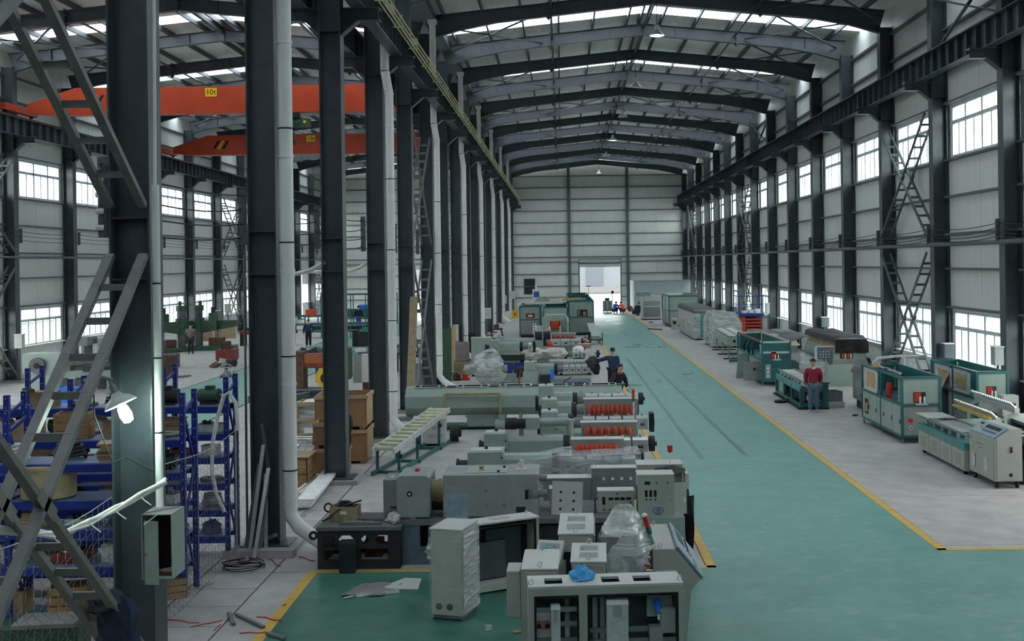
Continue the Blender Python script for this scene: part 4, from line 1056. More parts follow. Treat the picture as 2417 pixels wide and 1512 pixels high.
# ------------------------------------------------------------------ long vacuum tank
t = T('vacuum_tank', 'long grey-green octagonal vacuum tank lying across the island', 'tank', (0, 33.9, 0))
xa, xb = -4.75, 1.75; zc, r_ = .85, .46
MB().prism([(r_ * math.cos(R(a)), zc + r_ * math.sin(R(a))) for a in (22.5, 67.5, 112.5, 157.5, 202.5, 247.5, 292.5, 337.5)], xa, xb, 'x').o('tank_body', 'greygreen', t, bev=.01)
for k in range(5):
    a = xa + .25 + k * 1.28
    MB().box(a, a + .98, -.2, .2, zc + .425, zc + .455).o('lid', 'cabinet_lt', t)
    MB().box(a + .98, a + 1.25, -.2, .2, zc + .42, zc + .435).o('window', 'black', t)
    MB().box(a + .05, a + .93, -.21, -.19, zc + .455, zc + .49).o('lid_seal', 'black', t)
    for q in (.2, .75): MB().box(a + q - .03, a + q + .03, -.24, -.17, zc + .40, zc + .5).o('clamp', 'cabinet_lt', t)
MB().box(xa + .3, xb - .2, -.3, .35, .06, .14).o('under_frame', 'teal', t)
for x in (-4.2, -2.8, -1.3, .3, 1.3): MB().box(x - .05, x + .05, -.26, .26, .1, .5).o('leg', 'greygreen2', t)
for x in (-2.9, -.6):
    bx_ = MB().box(x, x + 1.15, -.4, .15, .12, .45).o('water_box', 'greygreen2', t); MB().box(x - .05, x + 1.2, -.43, -.4, .40, .45).box(x, x + .04, -.43, -.4, .12, .4).box(x + 1.1, x + 1.15, -.43, -.4, .12, .4).o('box_flange', 'midgrey', bx_)
MB().tube([(-3.55, -.56, .72), (-3.55, -.56, 1.08), (-3.5, -.56, 1.11), (-1.95, -.56, 1.11), (-1.9, -.56, 1.08), (-1.9, -.56, .3)], .04, 10).o('suction_pipe', 'boards', t)
MB().tube([(.55, -.5, .9), (.55, -.5, 1.15)], .05, 10).o('vent_stub', 'greygreen', t)
MB().box(xa - .5, xa + .2, -.45, -.1, .3, .42).o('drip_tray', 'midgrey', t)
pm_ = T('vacuum_pump', 'green vacuum pump with two red and white plates below the tank', 'pump', (-1.83, 32.75, 0))
MB().cyl((-.18, 0, .22), (.18, 0, .22), .2, 18).box(-.15, .15, -.1, .1, 0, .1).o('body', 'greygreen2', pm_); MB().cyl((0, 0, .4), (0, 0, .55), .09, 12).o('port', 'greygreen2', pm_)
boxes(pm_, 'plate', 'redpaint', [(-.1, -.19, .16), (.08, -.2, .14)], .13, .02, .17, (R(-15), 0, 0)); MB().cyl((.2, 0, .25), (.3, 0, .25), .13, 14).o('fan_cover', 'dark', pm_)
# cream switch cabinet in front of the tank
x, _ = G(996, 1062)
t = T('switch_cabinet', 'cream square switch cabinet with type lettering below the tank', 'cabinet', (-3.88, 30.6, 0))
MB().box(0, .64, 0, .3, .08, .76).o('body', 'creamtop', t, bev=.008); MB().box(.1, .58, .05, .28, 0, .08).o('feet', 'dark', t)
text(t, 'SGCF-250', (.36, -.003, .3), .1, 'midgrey')
MB().tube([(.33, -.004, .56), (.39, -.004, .5), (.33, -.004, .45), (.27, -.004, .5), (.33, -.004, .56)], .006, 5).o('emblem', 'midgrey', t)
S(MB().cyl((0, 0, 0), (.22, 0, 0), .24, 20).cyl((.22, 0, 0), (.3, 0, 0), .12, 14), 'electric_motor', 'dark', 'dark round motor beside the cream switch cabinet', 'motor', (-3.18, 31.3, .27))
# ------------------------------------------------------------------ inclined roller conveyor
P0, P1 = Vector((-4.28, 26.35, .60)), Vector((-3.45, 31.2, .93))
t = T('roller_conveyor', 'inclined roller conveyor with pale green rollers on teal legs', 'conveyor', (P0.x, P0.y, 0))
d = (P1 - P0); sd = Vector((d.y, -d.x, 0)).normalized() * .27; o_ = Vector((P0.x, P0.y, 0))
for s in (-1, 1):
    MB().beam(P0 + sd * s - o_, P1 + sd * s - o_, .05, .13).o('side_rail', 'cabinet_lt', t)
for k in range(12):
    c = P0 + d * ((k + .5) / 12) - o_; MB().cyl(c - sd * .9 + Vector((0, 0, .03)), c + sd * .9 + Vector((0, 0, .03)), .055, 12).o('roller', 'rollpale', t)
for f_ in (.08, .38, .78):
    c = P0 + d * f_ - o_
    for s in (-1, 1): MB().beam(c + sd * s - Vector((0, 0, .06)), Vector((c.x + sd.x * s, c.y + sd.y * s, 0)), .07, .07).o('leg', 'teal', t)
    MB().beam(c + sd * 1.3 - Vector((0, 0, c.z - .04)), c - sd * 1.3 - Vector((0, 0, c.z - .04)), .07, .07).o('cross_foot', 'teal', t)
    MB().cyl(c + sd * 1.05 - Vector((0, 0, .2)), c + sd * 1.25 - Vector((0, 0, .2)), .05, 10).o('clamp_knob', 'dark', t)
q0, q1 = P0 - o_, P1 - o_
for s in (-1, 1): MB().beam((q0.x + sd.x * s, q0.y + sd.y * s, .07), (q1.x + sd.x * s, q1.y + sd.y * s, .07), .06, .08).o('floor_rail', 'teal', t)
# ------------------------------------------------------------------ second row of extruders around the two workers
x2 = extruder('tall grey-green extruder with blue motors visible under its housing', -3.2, -1.15, 46.6, (-3.05, -2.65), -1.45, 0, 'plate', zb=1.5, covers=1)
for x in (-2.28, -1.86): MB().cyl((x - .17, -.12, .62), (x + .17, -.12, .62), .25, 16).box(x - .08, x + .08, -.4, -.34, .68, .78).o('drive_motor', 'motorblue', x2)
MB().box(-2.62, -1.6, -.32, .4, .95, 1.18).o('dark_skirt', 'dark', x2); MB().box(-2.62, -1.6, .3, .35, .3, .95).o('back_skirt', 'black', x2)
for k in range(3): MB().box(-2.4, -.6, -.34 - .3 * k, -.26 - .3 * k, .02, .1).o('floor_rail', 'dark' if k % 2 else 'cabinet_lt', x2)
x3 = extruder('grey-green extruder with blue tubs below, beside the two workers', -1.75, 1.3, 43.0, (-1.5, -1.02), .0, 0, 'plate', zb=.9, covers=5)
MB().box(-1.55, -.95, -.34, -.3, .12, .85).o('lower_door', 'greygreen', x3)
for x in (.28, .72): MB().box(x - .2, x + .2, -.5, -.12, .12, .42).o('oil_tub', 'motorblue', x3, bev=.03); MB().box(x - .08, x + .08, -.52, -.5, .3, .36).o('tub_sign', 'offwhite', x3)
MB().cyl((-.42, -.5, .55), (-.42, -.5, .95), .075, 14).o('filter_bottle', 'bright_blue', x3)
MB().box(-.55, 1.0, .3, .6, 1.12, 1.2).o('cable_tray', 'cabinet_lt', x3); MB().box(-.9, -.5, -.5, .1, .35, .68).o('dark_blower', 'dark', x3)
cyls(x3, 'gauge', 'offwhite', [(.05 + .14 * k, .29, 1.16) for k in range(6)], (0, -1, 0), .035, 10, .02)
MB().tube([(-.1, -.4, .3), (.1, -.42, .5), (.3, -.4, .62)], .025, 6).o('red_hose', 'redpaint', x3)
MB().tube([(-1.65, -.35, .1), (-1.7, -.35, .5), (-1.62, -.35, .9)], .03, 6).o('red_pipe', 'redpaint', x3)
x4 = extruder('extruder half covered with white sheets behind the two workers', -1.9, 1.6, 49.5, (-1.8, -1.3), .4, 4, 'round', zb=.92, covers=3)
x5 = extruder('far extruder with dark twin motors in the second row', -3.6, 1.0, 54.5, (-3.3, -2.9), -.6, 5, 'round', zb=1.1, covers=3)
for x in (-1.35, -.95): MB().cyl((x, -.2, 1.45), (x + .35, -.2, 1.45), .2, 14).o('top_motor', 'dark', x5)
for k, (px, py, rx, nm) in enumerate(((1256, 838, .48, 'left'), (1311, 838, .5, 'right'))):
    x, z = A(px, py, 48.6)
    S(MB().blob((0, 0, .08), (rx * 1.1, .4, .26), .3, 16, 10, 20 + k), 'dust_sheet', 'cloth_white', 'crumpled white sheet over the extruder, %s of the pair' % nm, 'sheet', (x, 48.6, z), .2)
x, z = A(1365, 826, 50)
S(MB().blob((0, 0, 0), (.28, .25, .22), .12, 14, 10, 31), 'white_bag', 'hazy_white', 'round white bag on top of the covered extruder', 'bag', (x, 49.9, z))
x, z = A(1390, 832, 50)
S(MB().blob((0, 0, 0), (.3, .25, .28), .35, 12, 8, 35), 'white_sack', 'cloth_white', 'slumped white sack beside the round bag', 'bag', (x, 49.4, z - .05))
# wrapped hopper on the floor
x, y = G(1160, 905)
t = T('wrapped_hopper', 'hopper bundled in crumpled clear film left of the extruders', 'hopper', (-2.95, 45.05, 0))
MB().lathe([(.3, 0), (.32, .35), (.55, .5), (.5, .75), (.3, .95), (.2, 1.35), (.32, 1.45), (0, 1.45)], n=16).o('hopper', 'greygreen', t)
MB().cyl((-.95, -.1, .75), (.7, -.1, .75), .16, 14).o('feed_screw', 'machgrey', t)
MB().blob((0, 0, .72), (.62, .55, .82), .16, 18, 14, 41).o('film_wrap', 'film_dense', t); MB().blob((-.75, -.1, .75), (.35, .22, .22), .25, 12, 8, 42).o('film_end', 'film', t)
# cylindrical heads and white cabinet at the left end of that row
x, y = G(1165, 850)
t = cabinet('control_cabinet', 'pale grey-green cabinet at the left end of the second extruder row', -4.05, 49.3, 0, .9, .5, 1.7, 'greygreen', eyes=False)
# ------------------------------------------------------------------ plywood crates behind the third column
def crate(label, x, y, w, d, h, rz=0, open_=True, z=0, m='ply', m2='plylt', name='plywood_crate', frame=True):
    t = T(name, label, 'crate', (x, y, z), rz); th = .025
    MB().box(0, w, 0, th, .08, h).o('front_board', m, t); MB().box(0, w, d - th, d, .08, h).o('back_board', m, t)
    MB().box(0, th, th, d - th, .08, h).o('side_board', m2, t); MB().box(w - th, w, th, d - th, .08, h).o('side_board', m2, t)
    if not open_: MB().box(-.01, w + .01, -.01, d + .01, h, h + .025).o('lid', m2, t)
    MB().box(th, w - th, th, d - th, .08, .1).o('bottom_board', m, t)
    if frame:
        MB().box(-.012, w + .012, -.03, 0, h - .09, h).o('top_batten', m2, t); MB().box(-.012, w + .012, -.03, 0, .08, .16).o('bottom_batten', m, t)
        MB().box(w, w + .03, -.012, d + .012, h - .09, h).o('top_batten', m2, t)
    for k in (.1, .5, .9): MB().box(w * k - .05, w * k + .05, 0, d, 0, .08).o('skid', 'wood', t)
    return t
crate('lower plywood crate of the tall stack behind the third column', -6.25, 28.05, 1.3, 1.15, .86, R(2))
crate('upper open plywood crate of the tall stack behind the third column', -6.25, 28.05, 1.3, 1.15, .86, R(2), z=.87)
crate('lower plywood crate of the small stack touching the third column', -5.95, 26.5, .78, .6, .66)
crate('upper plywood crate of the small stack touching the third column', -5.95, 26.5, .78, .6, .6, z=.67)
S(MB().blob((0, 0, -.05), (.17, .16, .24), .3, 14, 10, 51).blob((.03, 0, -.42), (.08, .09, .24), .3, 10, 8, 52), 'black_jacket', 'cloth_blk', 'black jacket hanging on the corner of the small crate stack', 'jacket', (-5.13, 26.32, 1.3))
# ------------------------------------------------------------------ right-hand island
def teal_unit(label, x, y, w, L, h, zm=1.0, doors=5, windows=(), open_from=None, front='greygreen', low='greygreen', roller=True, name='cutting_unit', frame='teal', light_rail=False, feet=True, opendoor=False):
    """framed machine body, long side along y facing the aisle (low x)"""
    t = T(name, label, 'machine', (x, y, 0)); p = .07; z0 = .16
    for px, py in ((0, 0), (w, 0), (0, L), (w, L), (0, L / 2)):
        MB().box(px - p / 2, px + p / 2, py - p / 2, py + p / 2, z0, h).o('post', frame, t)
    fm = 'cabinet_lt' if light_rail else frame
    for z in (z0, zm, h - p):
        m_ = fm if z > zm + .1 else frame
        MB().box(p / 2, w - p / 2, -p / 2, p / 2, z, z + p).o('cross_rail', m_, t); MB().box(p / 2, w - p / 2, L - p / 2, L + p / 2, z, z + p).o('cross_rail', m_, t)
        MB().box(-p / 2, p / 2, p / 2, L - p / 2, z, z + p).o('long_rail', m_, t); MB().box(w - p / 2, w + p / 2, p / 2, L - p / 2, z, z + p).o('long_rail', m_, t)
    MB().box(p / 2, w - p / 2, -.008, .008, zm + p, h - p).o('upper_panel', front, t); MB().box(p / 2, w - p / 2, -.012, .012, z0 + p, zm).o('lower_panel', 'machgrey' if low == 'greygreen' else low, t)
    MB().box(w - .01, w + .01, p, L - p, z0, h - p).o('back_panel', 'teal', t); MB().box(p, w - p, L - .01, L + .01, z0, h - p).o('end_panel', 'teal', t)
    MB().box(.03, w - .03, .03, L - .03, zm - .02, zm).o('deck', 'teal', t)
    dl = (L - .1) / doors
    for k in range(doors):
        if opendoor and k == doors - 2: continue
        d_ = MB().box(-.02, .0, .05 + k * dl + .01, .05 + (k + 1) * dl - .01, z0 + p, zm - .005).o('door', 'greygreen', t)
        MB().box(-.035, -.02, -.02, .02, -.06, .06).o('handle', 'handle', d_, (0, .05 + k * dl + .08, (z0 + zm) / 2))
    MB().box(.01, .02, .06, L - .06, z0 + p, zm).o('inner_dark', 'dark', t)
    for (a, b, kind) in windows:
        f_ = MB().box(-.02, .02, a, b, zm + p, zm + p + .04).box(-.02, .02, a, b, h - p - .04, h - p).box(-.02, .02, a, a + .04, zm + p, h - p).box(-.02, .02, b - .04, b, zm + p, h - p).o('window_frame', 'cabinet_lt', t)
        MB().box(-.004, .004, a + .04, b - .04, zm + p + .04, h - p - .04).o('pane', 'cabinet_lt', f_)
        if kind:
            q = random.Random(int(a * 100)); pts = []
            n = 22
            for i in range(n):
                an = 2 * math.pi * i / n; r0 = 1 + q.uniform(-.1, .08)
                pts.append(((a + b) / 2 + (b - a) * .36 * r0 * max(-.8, min(.8, 1.25 * math.cos(an))), (zm + h) / 2 + (h - zm) * .34 * r0 * max(-.8, min(.8, 1.25 * math.sin(an)))))
            MB().prism(pts, -.016, -.008, 'x').o('brown_paper', 'paper', f_)
    if roller:
        c = MB().box(w * .3, w * .62, -.02, -.006, zm + .1, zm + .38).o('cutout', 'dark', t)
        MB().box(w * .32, w * .5, -.03, -.02, zm + .12, zm + .36).o('guard', 'red', c)
        for k in (.46, .57): MB().cyl((w * k, -.05, zm + .08), (w * k, -.05, zm + .26), .028, 10).o('guide_roller', 'offwhite', c)
        MB().box(w * .34, w * .66, -.08, -.02, zm + .03, zm + .08).o('guide_plate', 'aluminium', c)
    if not feet: MB().box(.04, w - .04, .04, L - .04, 0, z0).o('plinth', 'dark', t)
    if feet:
        for px in (.02, w - .02):
            for py in (.02, L * .5, L - .02): MB().cyl((px, py, 0), (px, py, z0), .022, 10).lathe([(0, 0), (.05, 0), (.05, .015), (0, .03)], (px, py, 0), 12).o('levelling_foot', 'midgrey', t)
    return t
u1 = teal_unit('near teal-framed cutting unit with open bay and fire extinguisher inside', 9.07, 30.0, 1.03, 3.9, 1.8, windows=[(2.3, 3.75, True)])
MB().box(-.03, .03, .1, .22, 1.1, 1.7).o('control_strip', 'greygreen', u1); cyls(u1, 'button', 'chrome', [(-.03, .16, 1.2 + .12 * k) for k in range(4)], (-1, 0, 0), .02, 10, .02)
cyls(u1, 'power_knob', 'red', [(.22, -.012, .62)], (0, -1, 0), .06, 16, .05); cyls(u1, 'socket', 'offwhite', [(.22, -.012, .43)], (0, -1, 0), .045, 16, .04); MB().cyl((.22, -.05, .43), (.22, -.055, .43), .025).o('socket_hole', 'black', u1)
MB().box(-.024, -.02, 3.25, 3.6, .35, .8).o('side_window', 'black', u1); MB().box(-.03, -.024, 3.32, 3.52, .42, .68).o('taped_paper', 'paper', u1)
for y in (.5, 1.6): MB().beam((.12, y, 1.83), (.12, y + 1.4, 1.85), .06, .05).o('slide_bar', 'aluminium', u1)
MB().cyl((.7, 1.0, 1.0), (.7, 1.0, 1.5), .05).o('inner_actuator', 'aluminium', u1)
t = T('fire_extinguisher', 'red fire extinguisher standing in the open bay of the near cutting unit', 'fire extinguisher', (9.3, 31.95, 1.0))
MB().lathe([(0, 0), (.09, 0), (.09, .34), (.06, .42), (.03, .45), (0, .45)], n=16).o('cylinder', 'red', t); MB().box(-.02, .02, -.05, .08, .45, .52).o('valve', 'black', t)
S(MB().blob((0, 0, .012), (.14, .12, .16), .3, 12, 8, 61, True), 'brown_rag', 'paper', 'brown paper wad lying on top of the near cutting unit', 'paper', (9.12, 32.6, 1.8))
u2 = teal_unit('teal-framed cutting unit with two papered windows by the wall', 11.5, 31.1, .85, 3.8, 1.8, windows=[(.55, 2.0, True), (2.1, 3.5, True)], doors=5, opendoor=True)
MB().sheet(0, 1, 0, 1, lambda a, b: (-.04 - .22 * a * (1 - b * .4), 2.05 + .75 * b + .2 * a, 1.62 - .62 * a - .12 * math.sin(3 * b)), 8, 8, .01).o('peeling_paper', 'paper', u2)
# haul-off table and its control desk
t = T('haul_off_table', 'long louvred haul-off table with grey plates on rails, right foreground', 'machine', (9.13, 25.5, 0))
W, L_ = .78, 3.3
MB().box(0, W, 0, L_, .1, .58).o('body', 'cream', t)
for k in range(4):
    d_ = MB().box(-.016, 0, .02 + k * L_ / 4, (k + 1) * L_ / 4 - .02, .12, .56).o('louvre_door', 'cream', t)
    me = MB().box(-.022, -.016, .12, .5, 0, .008).mesh('louvre', 'midgrey')
    for q in range(8): piece(me, 'louvre', d_, (0, k * L_ / 4 + .1, .2 + .035 * q))
MB().box(-.02, W + .02, -.02, L_ + .02, .58, .74).o('teal_band', 'teallt', t)
for x in (.05, W - .09): MB().box(x, x + .05, -.1, L_ + .1, .88, .93).o('rail', 'midgrey', t)
for k in range(6): MB().box(.1, .16, .2 + k * .55, .26 + k * .55, .74, .88).o('rail_block', 'aluminium', t)
MB().box(-.02, W - .1, 2.55, 3.5, .95, .97).o('slide_plate', 'creamtop', t); MB().box(.12, W - .12, .6, 2.2, .9, .92).o('slide_plate', 'aluminium', t); MB().box(.14, W - .14, 2.2, 2.55, .9, .91).o('gap_plate', 'midgrey', t)
for y in (.2, L_ - .2):
    for x in (.08, W - .08): MB().cyl((x, y, 0), (x, y, .1), .04).o('foot', 'dark', t)
t = T('control_desk', 'cream control desk on castors with slanted meter panel, right foreground', 'control desk', (9.22, 23.98, 0), R(1))
MB().prism([(0, .16), (.6, .16), (.6, 1.28), (.34, 1.28), (0, 1.06)], 0, 1.42).o('body', 'cream', t, bev=.008)
pn = MB().box(-.19, .19, .04, 1.38, 0, .02).o('meter_panel', 'panelblue', t, (.17, 0, 1.178), rot=(0, R(-33), 0), bev=.005)
boxes(pn, 'meter', 'black', [(.06, .2 + .085 * k, .024) for k in range(9)], .1, .045, .012); boxes(pn, 'meter', 'paneldark', [(-.07, .2 + .085 * k, .024) for k in range(9)], .05, .045, .01)
boxes(pn, 'display', 'black', [(.09, 1.22, .024)], .05, .16, .01); boxes(pn, 'button', 'redorange', [(-.02, 1.05, .026)], .03, .03, .02); boxes(pn, 'button', 'offwhite', [(-.1 + .05 * (k % 3), 1.15 + .06 * (k // 3), .024) for k in range(6)], .02, .02, .012)
MB().box(-.012, 0, .04, 1.0, .2, 1.0).o('side_door', 'cream', t); MB().box(.05, .55, -.012, 0, .2, 1.1).o('front_door', 'cream', t)
boxes(t, 'vent_plate', 'cabinet_lt', [(-.016, .45, .45), (-.016, 1.15, .45)], .01, .18, .3)
MB().box(.34, .37, -.05, -.012, .78, .9).o('main_switch', 'black', t); MB().cyl((.355, -.05, .86), (.355, -.06, .86), .015).o('switch_lamp', 'red', t); MB().cyl((.34, -.013, .3), (.34, -.02, .3), .04, 16).o('cable_hole', 'black', t)
boxes(t, 'lettering', 'midgrey', [(-.014, .95 - .035 * k, .86) for k in range(10)] + [(-.014, .8 - .03 * k, .78) for k in range(6)], .004, .018, .02); boxes(t, 'emblem', 'midgrey', [(-.014, 1.3, .93)], .004, .04, .05)
for x in (.08, .52):
    for y in (.1, 1.3): MB().cyl((x - .02, y, .07), (x + .02, y, .07), .07, 14).box(x - .03, x + .03, y - .03, y + .03, .12, .16).o('castor', 'black', t)
t = T('roller_machine', 'dark roller head with hoses behind the control desk at the right edge', 'machine', (9.95, 24.3, 0))
MB().box(0, .8, 0, 1.1, .1, .55).o('base', 'black', t)
for k in range(4): MB().cyl((-.02 + .0 * k, .1 + .25 * k, .95), (.8, .1 + .25 * k, .95), .11, 14).o('roller', 'aluminium' if k % 2 else 'dark', t)
MB().box(.05, .75, .0, 1.0, .55, .82).o('hub_box', 'dark', t)
for k in range(3): MB().tube([(.1 + .2 * k, -.05, .9), (.15 + .2 * k, -.2, .6), (.1 + .2 * k, -.1, .3)], .03, 7).o('hose', 'redpaint' if k == 1 else 'black', t)
for x in (.1, .7): MB().cyl((x, .1, 0), (x, .1, .1), .06).o('foot', 'dark', t)
# tap manifold
t = T('tap_manifold', 'water manifold with two rows of valves and yellow tap handles', 'manifold', (10.25, 26.4, 0))
for k in range(2):
    MB().beam((.0 + .45 * k, 0, 1.12 + .22 * k), (.0 + .45 * k, 2.6, 1.12 + .22 * k), .12, .12).o('header_pipe', 'aluminium', t)
    me = MB().cyl((0, 0, 0), (-.16, 0, .14), .03, 8).mesh('valve', 'chrome'); hm = MB().box(-.2, -.14, -.035, .035, .02, .06).mesh('tap_handle', 'handyellow'); cm = MB().cyl((-.02, 0, .06), (-.02, 0, .12), .02, 8).mesh('cap_screw', 'black')
    for q in range(20):
        v_ = piece(me, 'valve', t, (.45 * k, .08 + .128 * q, 1.17 + .22 * k))
        if k == 0: piece(hm, 'tap_handle', v_, (0, 0, -.05))
        piece(cm, 'cap_screw', v_)
for y in (.1, 1.3, 2.5): MB().beam((.2, y, 0), (.2, y, 1.2), .08, .08).beam((0, y, 1.05), (.5, y, 1.3), .06, .06).o('stand', 'greygreen', t)
MB().box(-.05, .55, .05, 2.55, .75, .8).o('tray', 'greygreen', t)
t = T('junction_box', 'pale junction box on a post behind the tap manifold', 'control box', (10.85, 27.6, 0))
MB().box(0, .38, 0, .3, 1.02, 1.55).o('box', 'creamtop', t, bev=.006); MB().box(-.03, 0, 0, .3, 1.04, 1.53).o('door', 'cream', t); MB().box(.12, .22, .1, .2, 0, 1.02).o('post', 'greygreen', t)
t = T('haul_off_table', 'second haul-off table at the right picture edge', 'machine', (11.05, 25.6, 0))
MB().box(0, 1.0, 0, 3.2, .1, .62).o('body', 'cream', t); MB().box(-.02, 1.02, -.02, 3.22, .62, .8).o('teal_band', 'teal', t); MB().box(.05, .9, .1, 3.0, .95, .97).o('slide_plate', 'creamtop', t)
for x in (.1, .85): MB().box(x, x + .05, 0, 3.2, .87, .93).o('rail', 'midgrey', t); MB().box(x, x + .05, .1, .2, .8, .87).box(x, x + .05, 3.0, 3.1, .8, .87).o('rail_block', 'dark', t)
MB().box(.1, .9, .1, 3.1, 0, .1).o('plinth', 'dark', t)
# tarp-covered body left of the near unit
t = T('covered_machine', 'grey machine half under a dark tarpaulin behind the near cutting unit', 'machine', (9.75, 34.7, 0))
MB().box(0, 1.2, 0, 3.0, .3, 1.3).o('body', 'midgrey', t); MB().box(.1, 1.1, .1, 2.9, 0, .3).o('skid', 'black', t); MB().box(-.015, 0, 1.2, 2.6, .45, .95).o('door', 'machgrey', t); MB().box(-.02, -.001, .4, .9, .55, 1.0).o('opening', 'black', t)
MB().sheet(0, 1, 0, 1, lambda a, b: (-.06 + 1.35 * a, -.06 + 3.12 * b, 1.33 + .22 * max(0, math.sin(math.pi * a)) * (.3 + .7 * max(0, math.sin(3 * b + .4))) - (.16 if a < .05 or b < .03 else 0) + .015 * math.sin(17 * a + 9 * b)), 16, 20, .012).o('tarpaulin', 'tarptop', t)
MB().beam((-.25, .4, .02), (-.05, 1.6, .5), .05, .04).beam((-.05, 1.6, .5), (0, 2.0, .5), .05, .04).o('pull_arm', 'black', t)
# table beside the man in red
t = T('feed_table', 'teal-framed feed table with grey slide plates beside the man in red', 'machine', (7.88, 37.1, 0), 0)
W, L_ = .8, 4.2
for x in (0, W):
    for y in (0, L_ * .33, L_ * .66, L_): MB().box(x - .05, x + .05, y - .05, y + .05, .06, .7).o('leg', 'teal', t)
for z in (.08, .58):
    for x in (0, W): MB().box(x - .04, x + .04, 0, L_, z, z + (.2 if z > .3 else .09)).o('long_rail', 'teallt' if z > .3 else 'teal', t)
    for y in (0, L_): MB().box(0, W, y - .04, y + .04, z, z + .12).o('cross_rail', 'teal', t)
for k, (a, b) in enumerate(((.15, 1.4), (1.5, 2.6), (2.7, 4.2))):
    MB().box(.15, W - .2, a, b, .90, .92).o('slide_plate', 'aluminium' if k % 2 else 'cabinet_lt', t)
for x in (.08, W - .14): MB().box(x, x + .07, -.05, L_ + .2, .86, .93).o('slide_rail', 'midgrey', t)
for k in range(7): MB().cyl((.12, .3 + .6 * k, .78), (.12, .3 + .6 * k, .86), .05).o('bearing', 'offwhite', t)
MB().box(.2, W - .2, .3, L_ - .3, .2, .5).o('drive_box', 'dark', t); MB().cyl((.4, -.02, .35), (.4, .35, .35), .17, 16).o('drive_motor', 'machgrey', t)
MB().box(.04, .06, 3.1, 4.1, .15, .55).o('side_cover', 'greygreen', t)
MB().box(-.1, W + .1, -.1, L_ + .2, 0, .06).o('floor_skid', 'black', t)
MB().box(W - .1, W + .08, -.12, .0, .06, .85).box(W - .15, W + .12, -.15, .05, .85, .9).o('end_stand', 'teal', t)
x, y = G(1842, 950)
S(MB().lathe([(.1, 0), (.2, 0), (.22, .04), (.2, .08), (.1, .08), (.1, 0)], n=18).blob((.35, .1, .012), (.35, .12, .12), .4, 12, 6, 66, True), 'cable_heap', 'black', 'black cable and wheel on the floor by the feed table', 'cable', (x, y, .006), -.3)
x, y = G(1962, 962)
S(MB().box(-.32, .32, -.25, .25, 0, .2), 'concrete_block', 'concblock', 'pale concrete block on the floor behind the man in red', 'block', (x + .1, y + .2, .006), .2, bev=.02)
t = T('metal_bin', 'open rusty metal bin resting on the concrete block', 'bin', (x + .05, y + .22, .21), .2)
MB().box(-.3, .3, -.26, -.24, 0, .34).box(-.3, .3, .24, .26, 0, .34).box(-.3, -.28, -.24, .24, 0, .34).box(.28, .3, -.24, .24, 0, .34).box(-.28, .28, -.24, .24, 0, .02).o('bin', 'tarp', t)
x, y = G(1985, 912)
S(MB().box(-.52, .52, 0, .03, 0, .86).box(-.4, -.36, -.01, 0, .78, .82).box(.36, .4, -.01, 0, .78, .82), 'cover_plate', 'greygreen', 'grey-green cover plate standing upright behind the man in red', 'panel', (x, y, .006), R(4))
t = T('pendant_panel', 'dark control pendant with coloured knobs on a post behind the man in red', 'control panel', (10.15, 43.2, 0), R(-6))
MB().beam((0, .05, 0), (0, .05, 1.25), .07, .07).o('post', 'greygreen', t); b_ = MB().box(-.33, .27, -.06, .14, 1.12, 1.58).o('box', 'paneldark', t, bev=.01); MB().box(-.35, .29, -.08, .16, 1.58, 1.6).o('box_top', 'cabinet_lt', b_); MB().box(-.42, -.33, -.05, .13, 1.1, 1.58).o('side_cover', 'cabinet_lt', b_)
cyls(b_, 'knob', 'offwhite', [(-.22 + .11 * (k % 4), -.06, 1.2 + .1 * (k // 4)) for k in range(12)], (0, -1, 0), .02, 10, .03); cyls(b_, 'stop_button', 'redorange', [(.18, -.06, 1.5)], (0, -1, 0), .045, 12, .04)
# printer-like machine under the black tarp
t = T('covered_line', 'tall machine with brown papered panels under a black tarpaulin', 'machine', (10.75, 44.6, 0))
MB().box(0, 1.35, 0, 5.3, .15, .95).o('body', 'machgrey', t); MB().box(.05, 1.3, .05, 5.25, 0, .15).o('plinth', 'dark', t)
MB().prism([(.0, .95), (1.35, .95), (1.35, 1.8), (.25, 1.8)], 0.0, 5.3).o('hood', 'greygreen', t)
for k in range(2):
    a = .35 + 2.4 * k
    p_ = MB().add([(-.005 + .03, a, 1.0), (-.005 + .03, a + 2.25, 1.0), (.19, a + 2.25, 1.62), (.19, a, 1.62), (.05, a, 1.0), (.05, a + 2.25, 1.0), (.21, a + 2.25, 1.62), (.21, a, 1.62)], [(0, 1, 2, 3), (7, 6, 5, 4), (0, 4, 5, 1), (1, 5, 6, 2), (2, 6, 7, 3), (3, 7, 4, 0)])
    p_.o('papered_panel', 'card', t)
for k in range(4): MB().box(-.015, 0, .1 + 1.3 * k, 1.3 + 1.3 * k, .2, .9).o('door', 'machgrey', t)
MB().box(.3, .8, -.02, 0, 1.0, 1.25).o('cutout', 'dark', t); boxes(t, 'red_guide', 'redorange', [(.4, -.03, 1.12), (.62, -.03, 1.12)], .1, .03, .18); boxes(t, 'roller', 'offwhite', [(.5, -.03, 1.1), (.72, -.03, 1.1)], .05, .03, .2)
def tp(a, b):
    x, y, z = .1 + 1.35 * a, -.12 + 5.6 * b, 1.86 + .02 * math.sin(8 * a + 6 * b)
    if b < .08: y, z = -.10 + .03 * math.sin(14 * a), 1.86 - (.08 - b) / .08 * .62
    if a < .1: x, z = .12 - .05 * (1 - a / .1), min(z, 1.86 - (1 - a / .1) * .22)
    if a > .93: x, z = 1.42, min(z, 1.86 - (a - .93) / .07 * .6)
    return (x, y, z)
MB().sheet(0, 1, 0, 1, tp, 24, 30, .015).o('tarpaulin', 'cloth_grey', t)
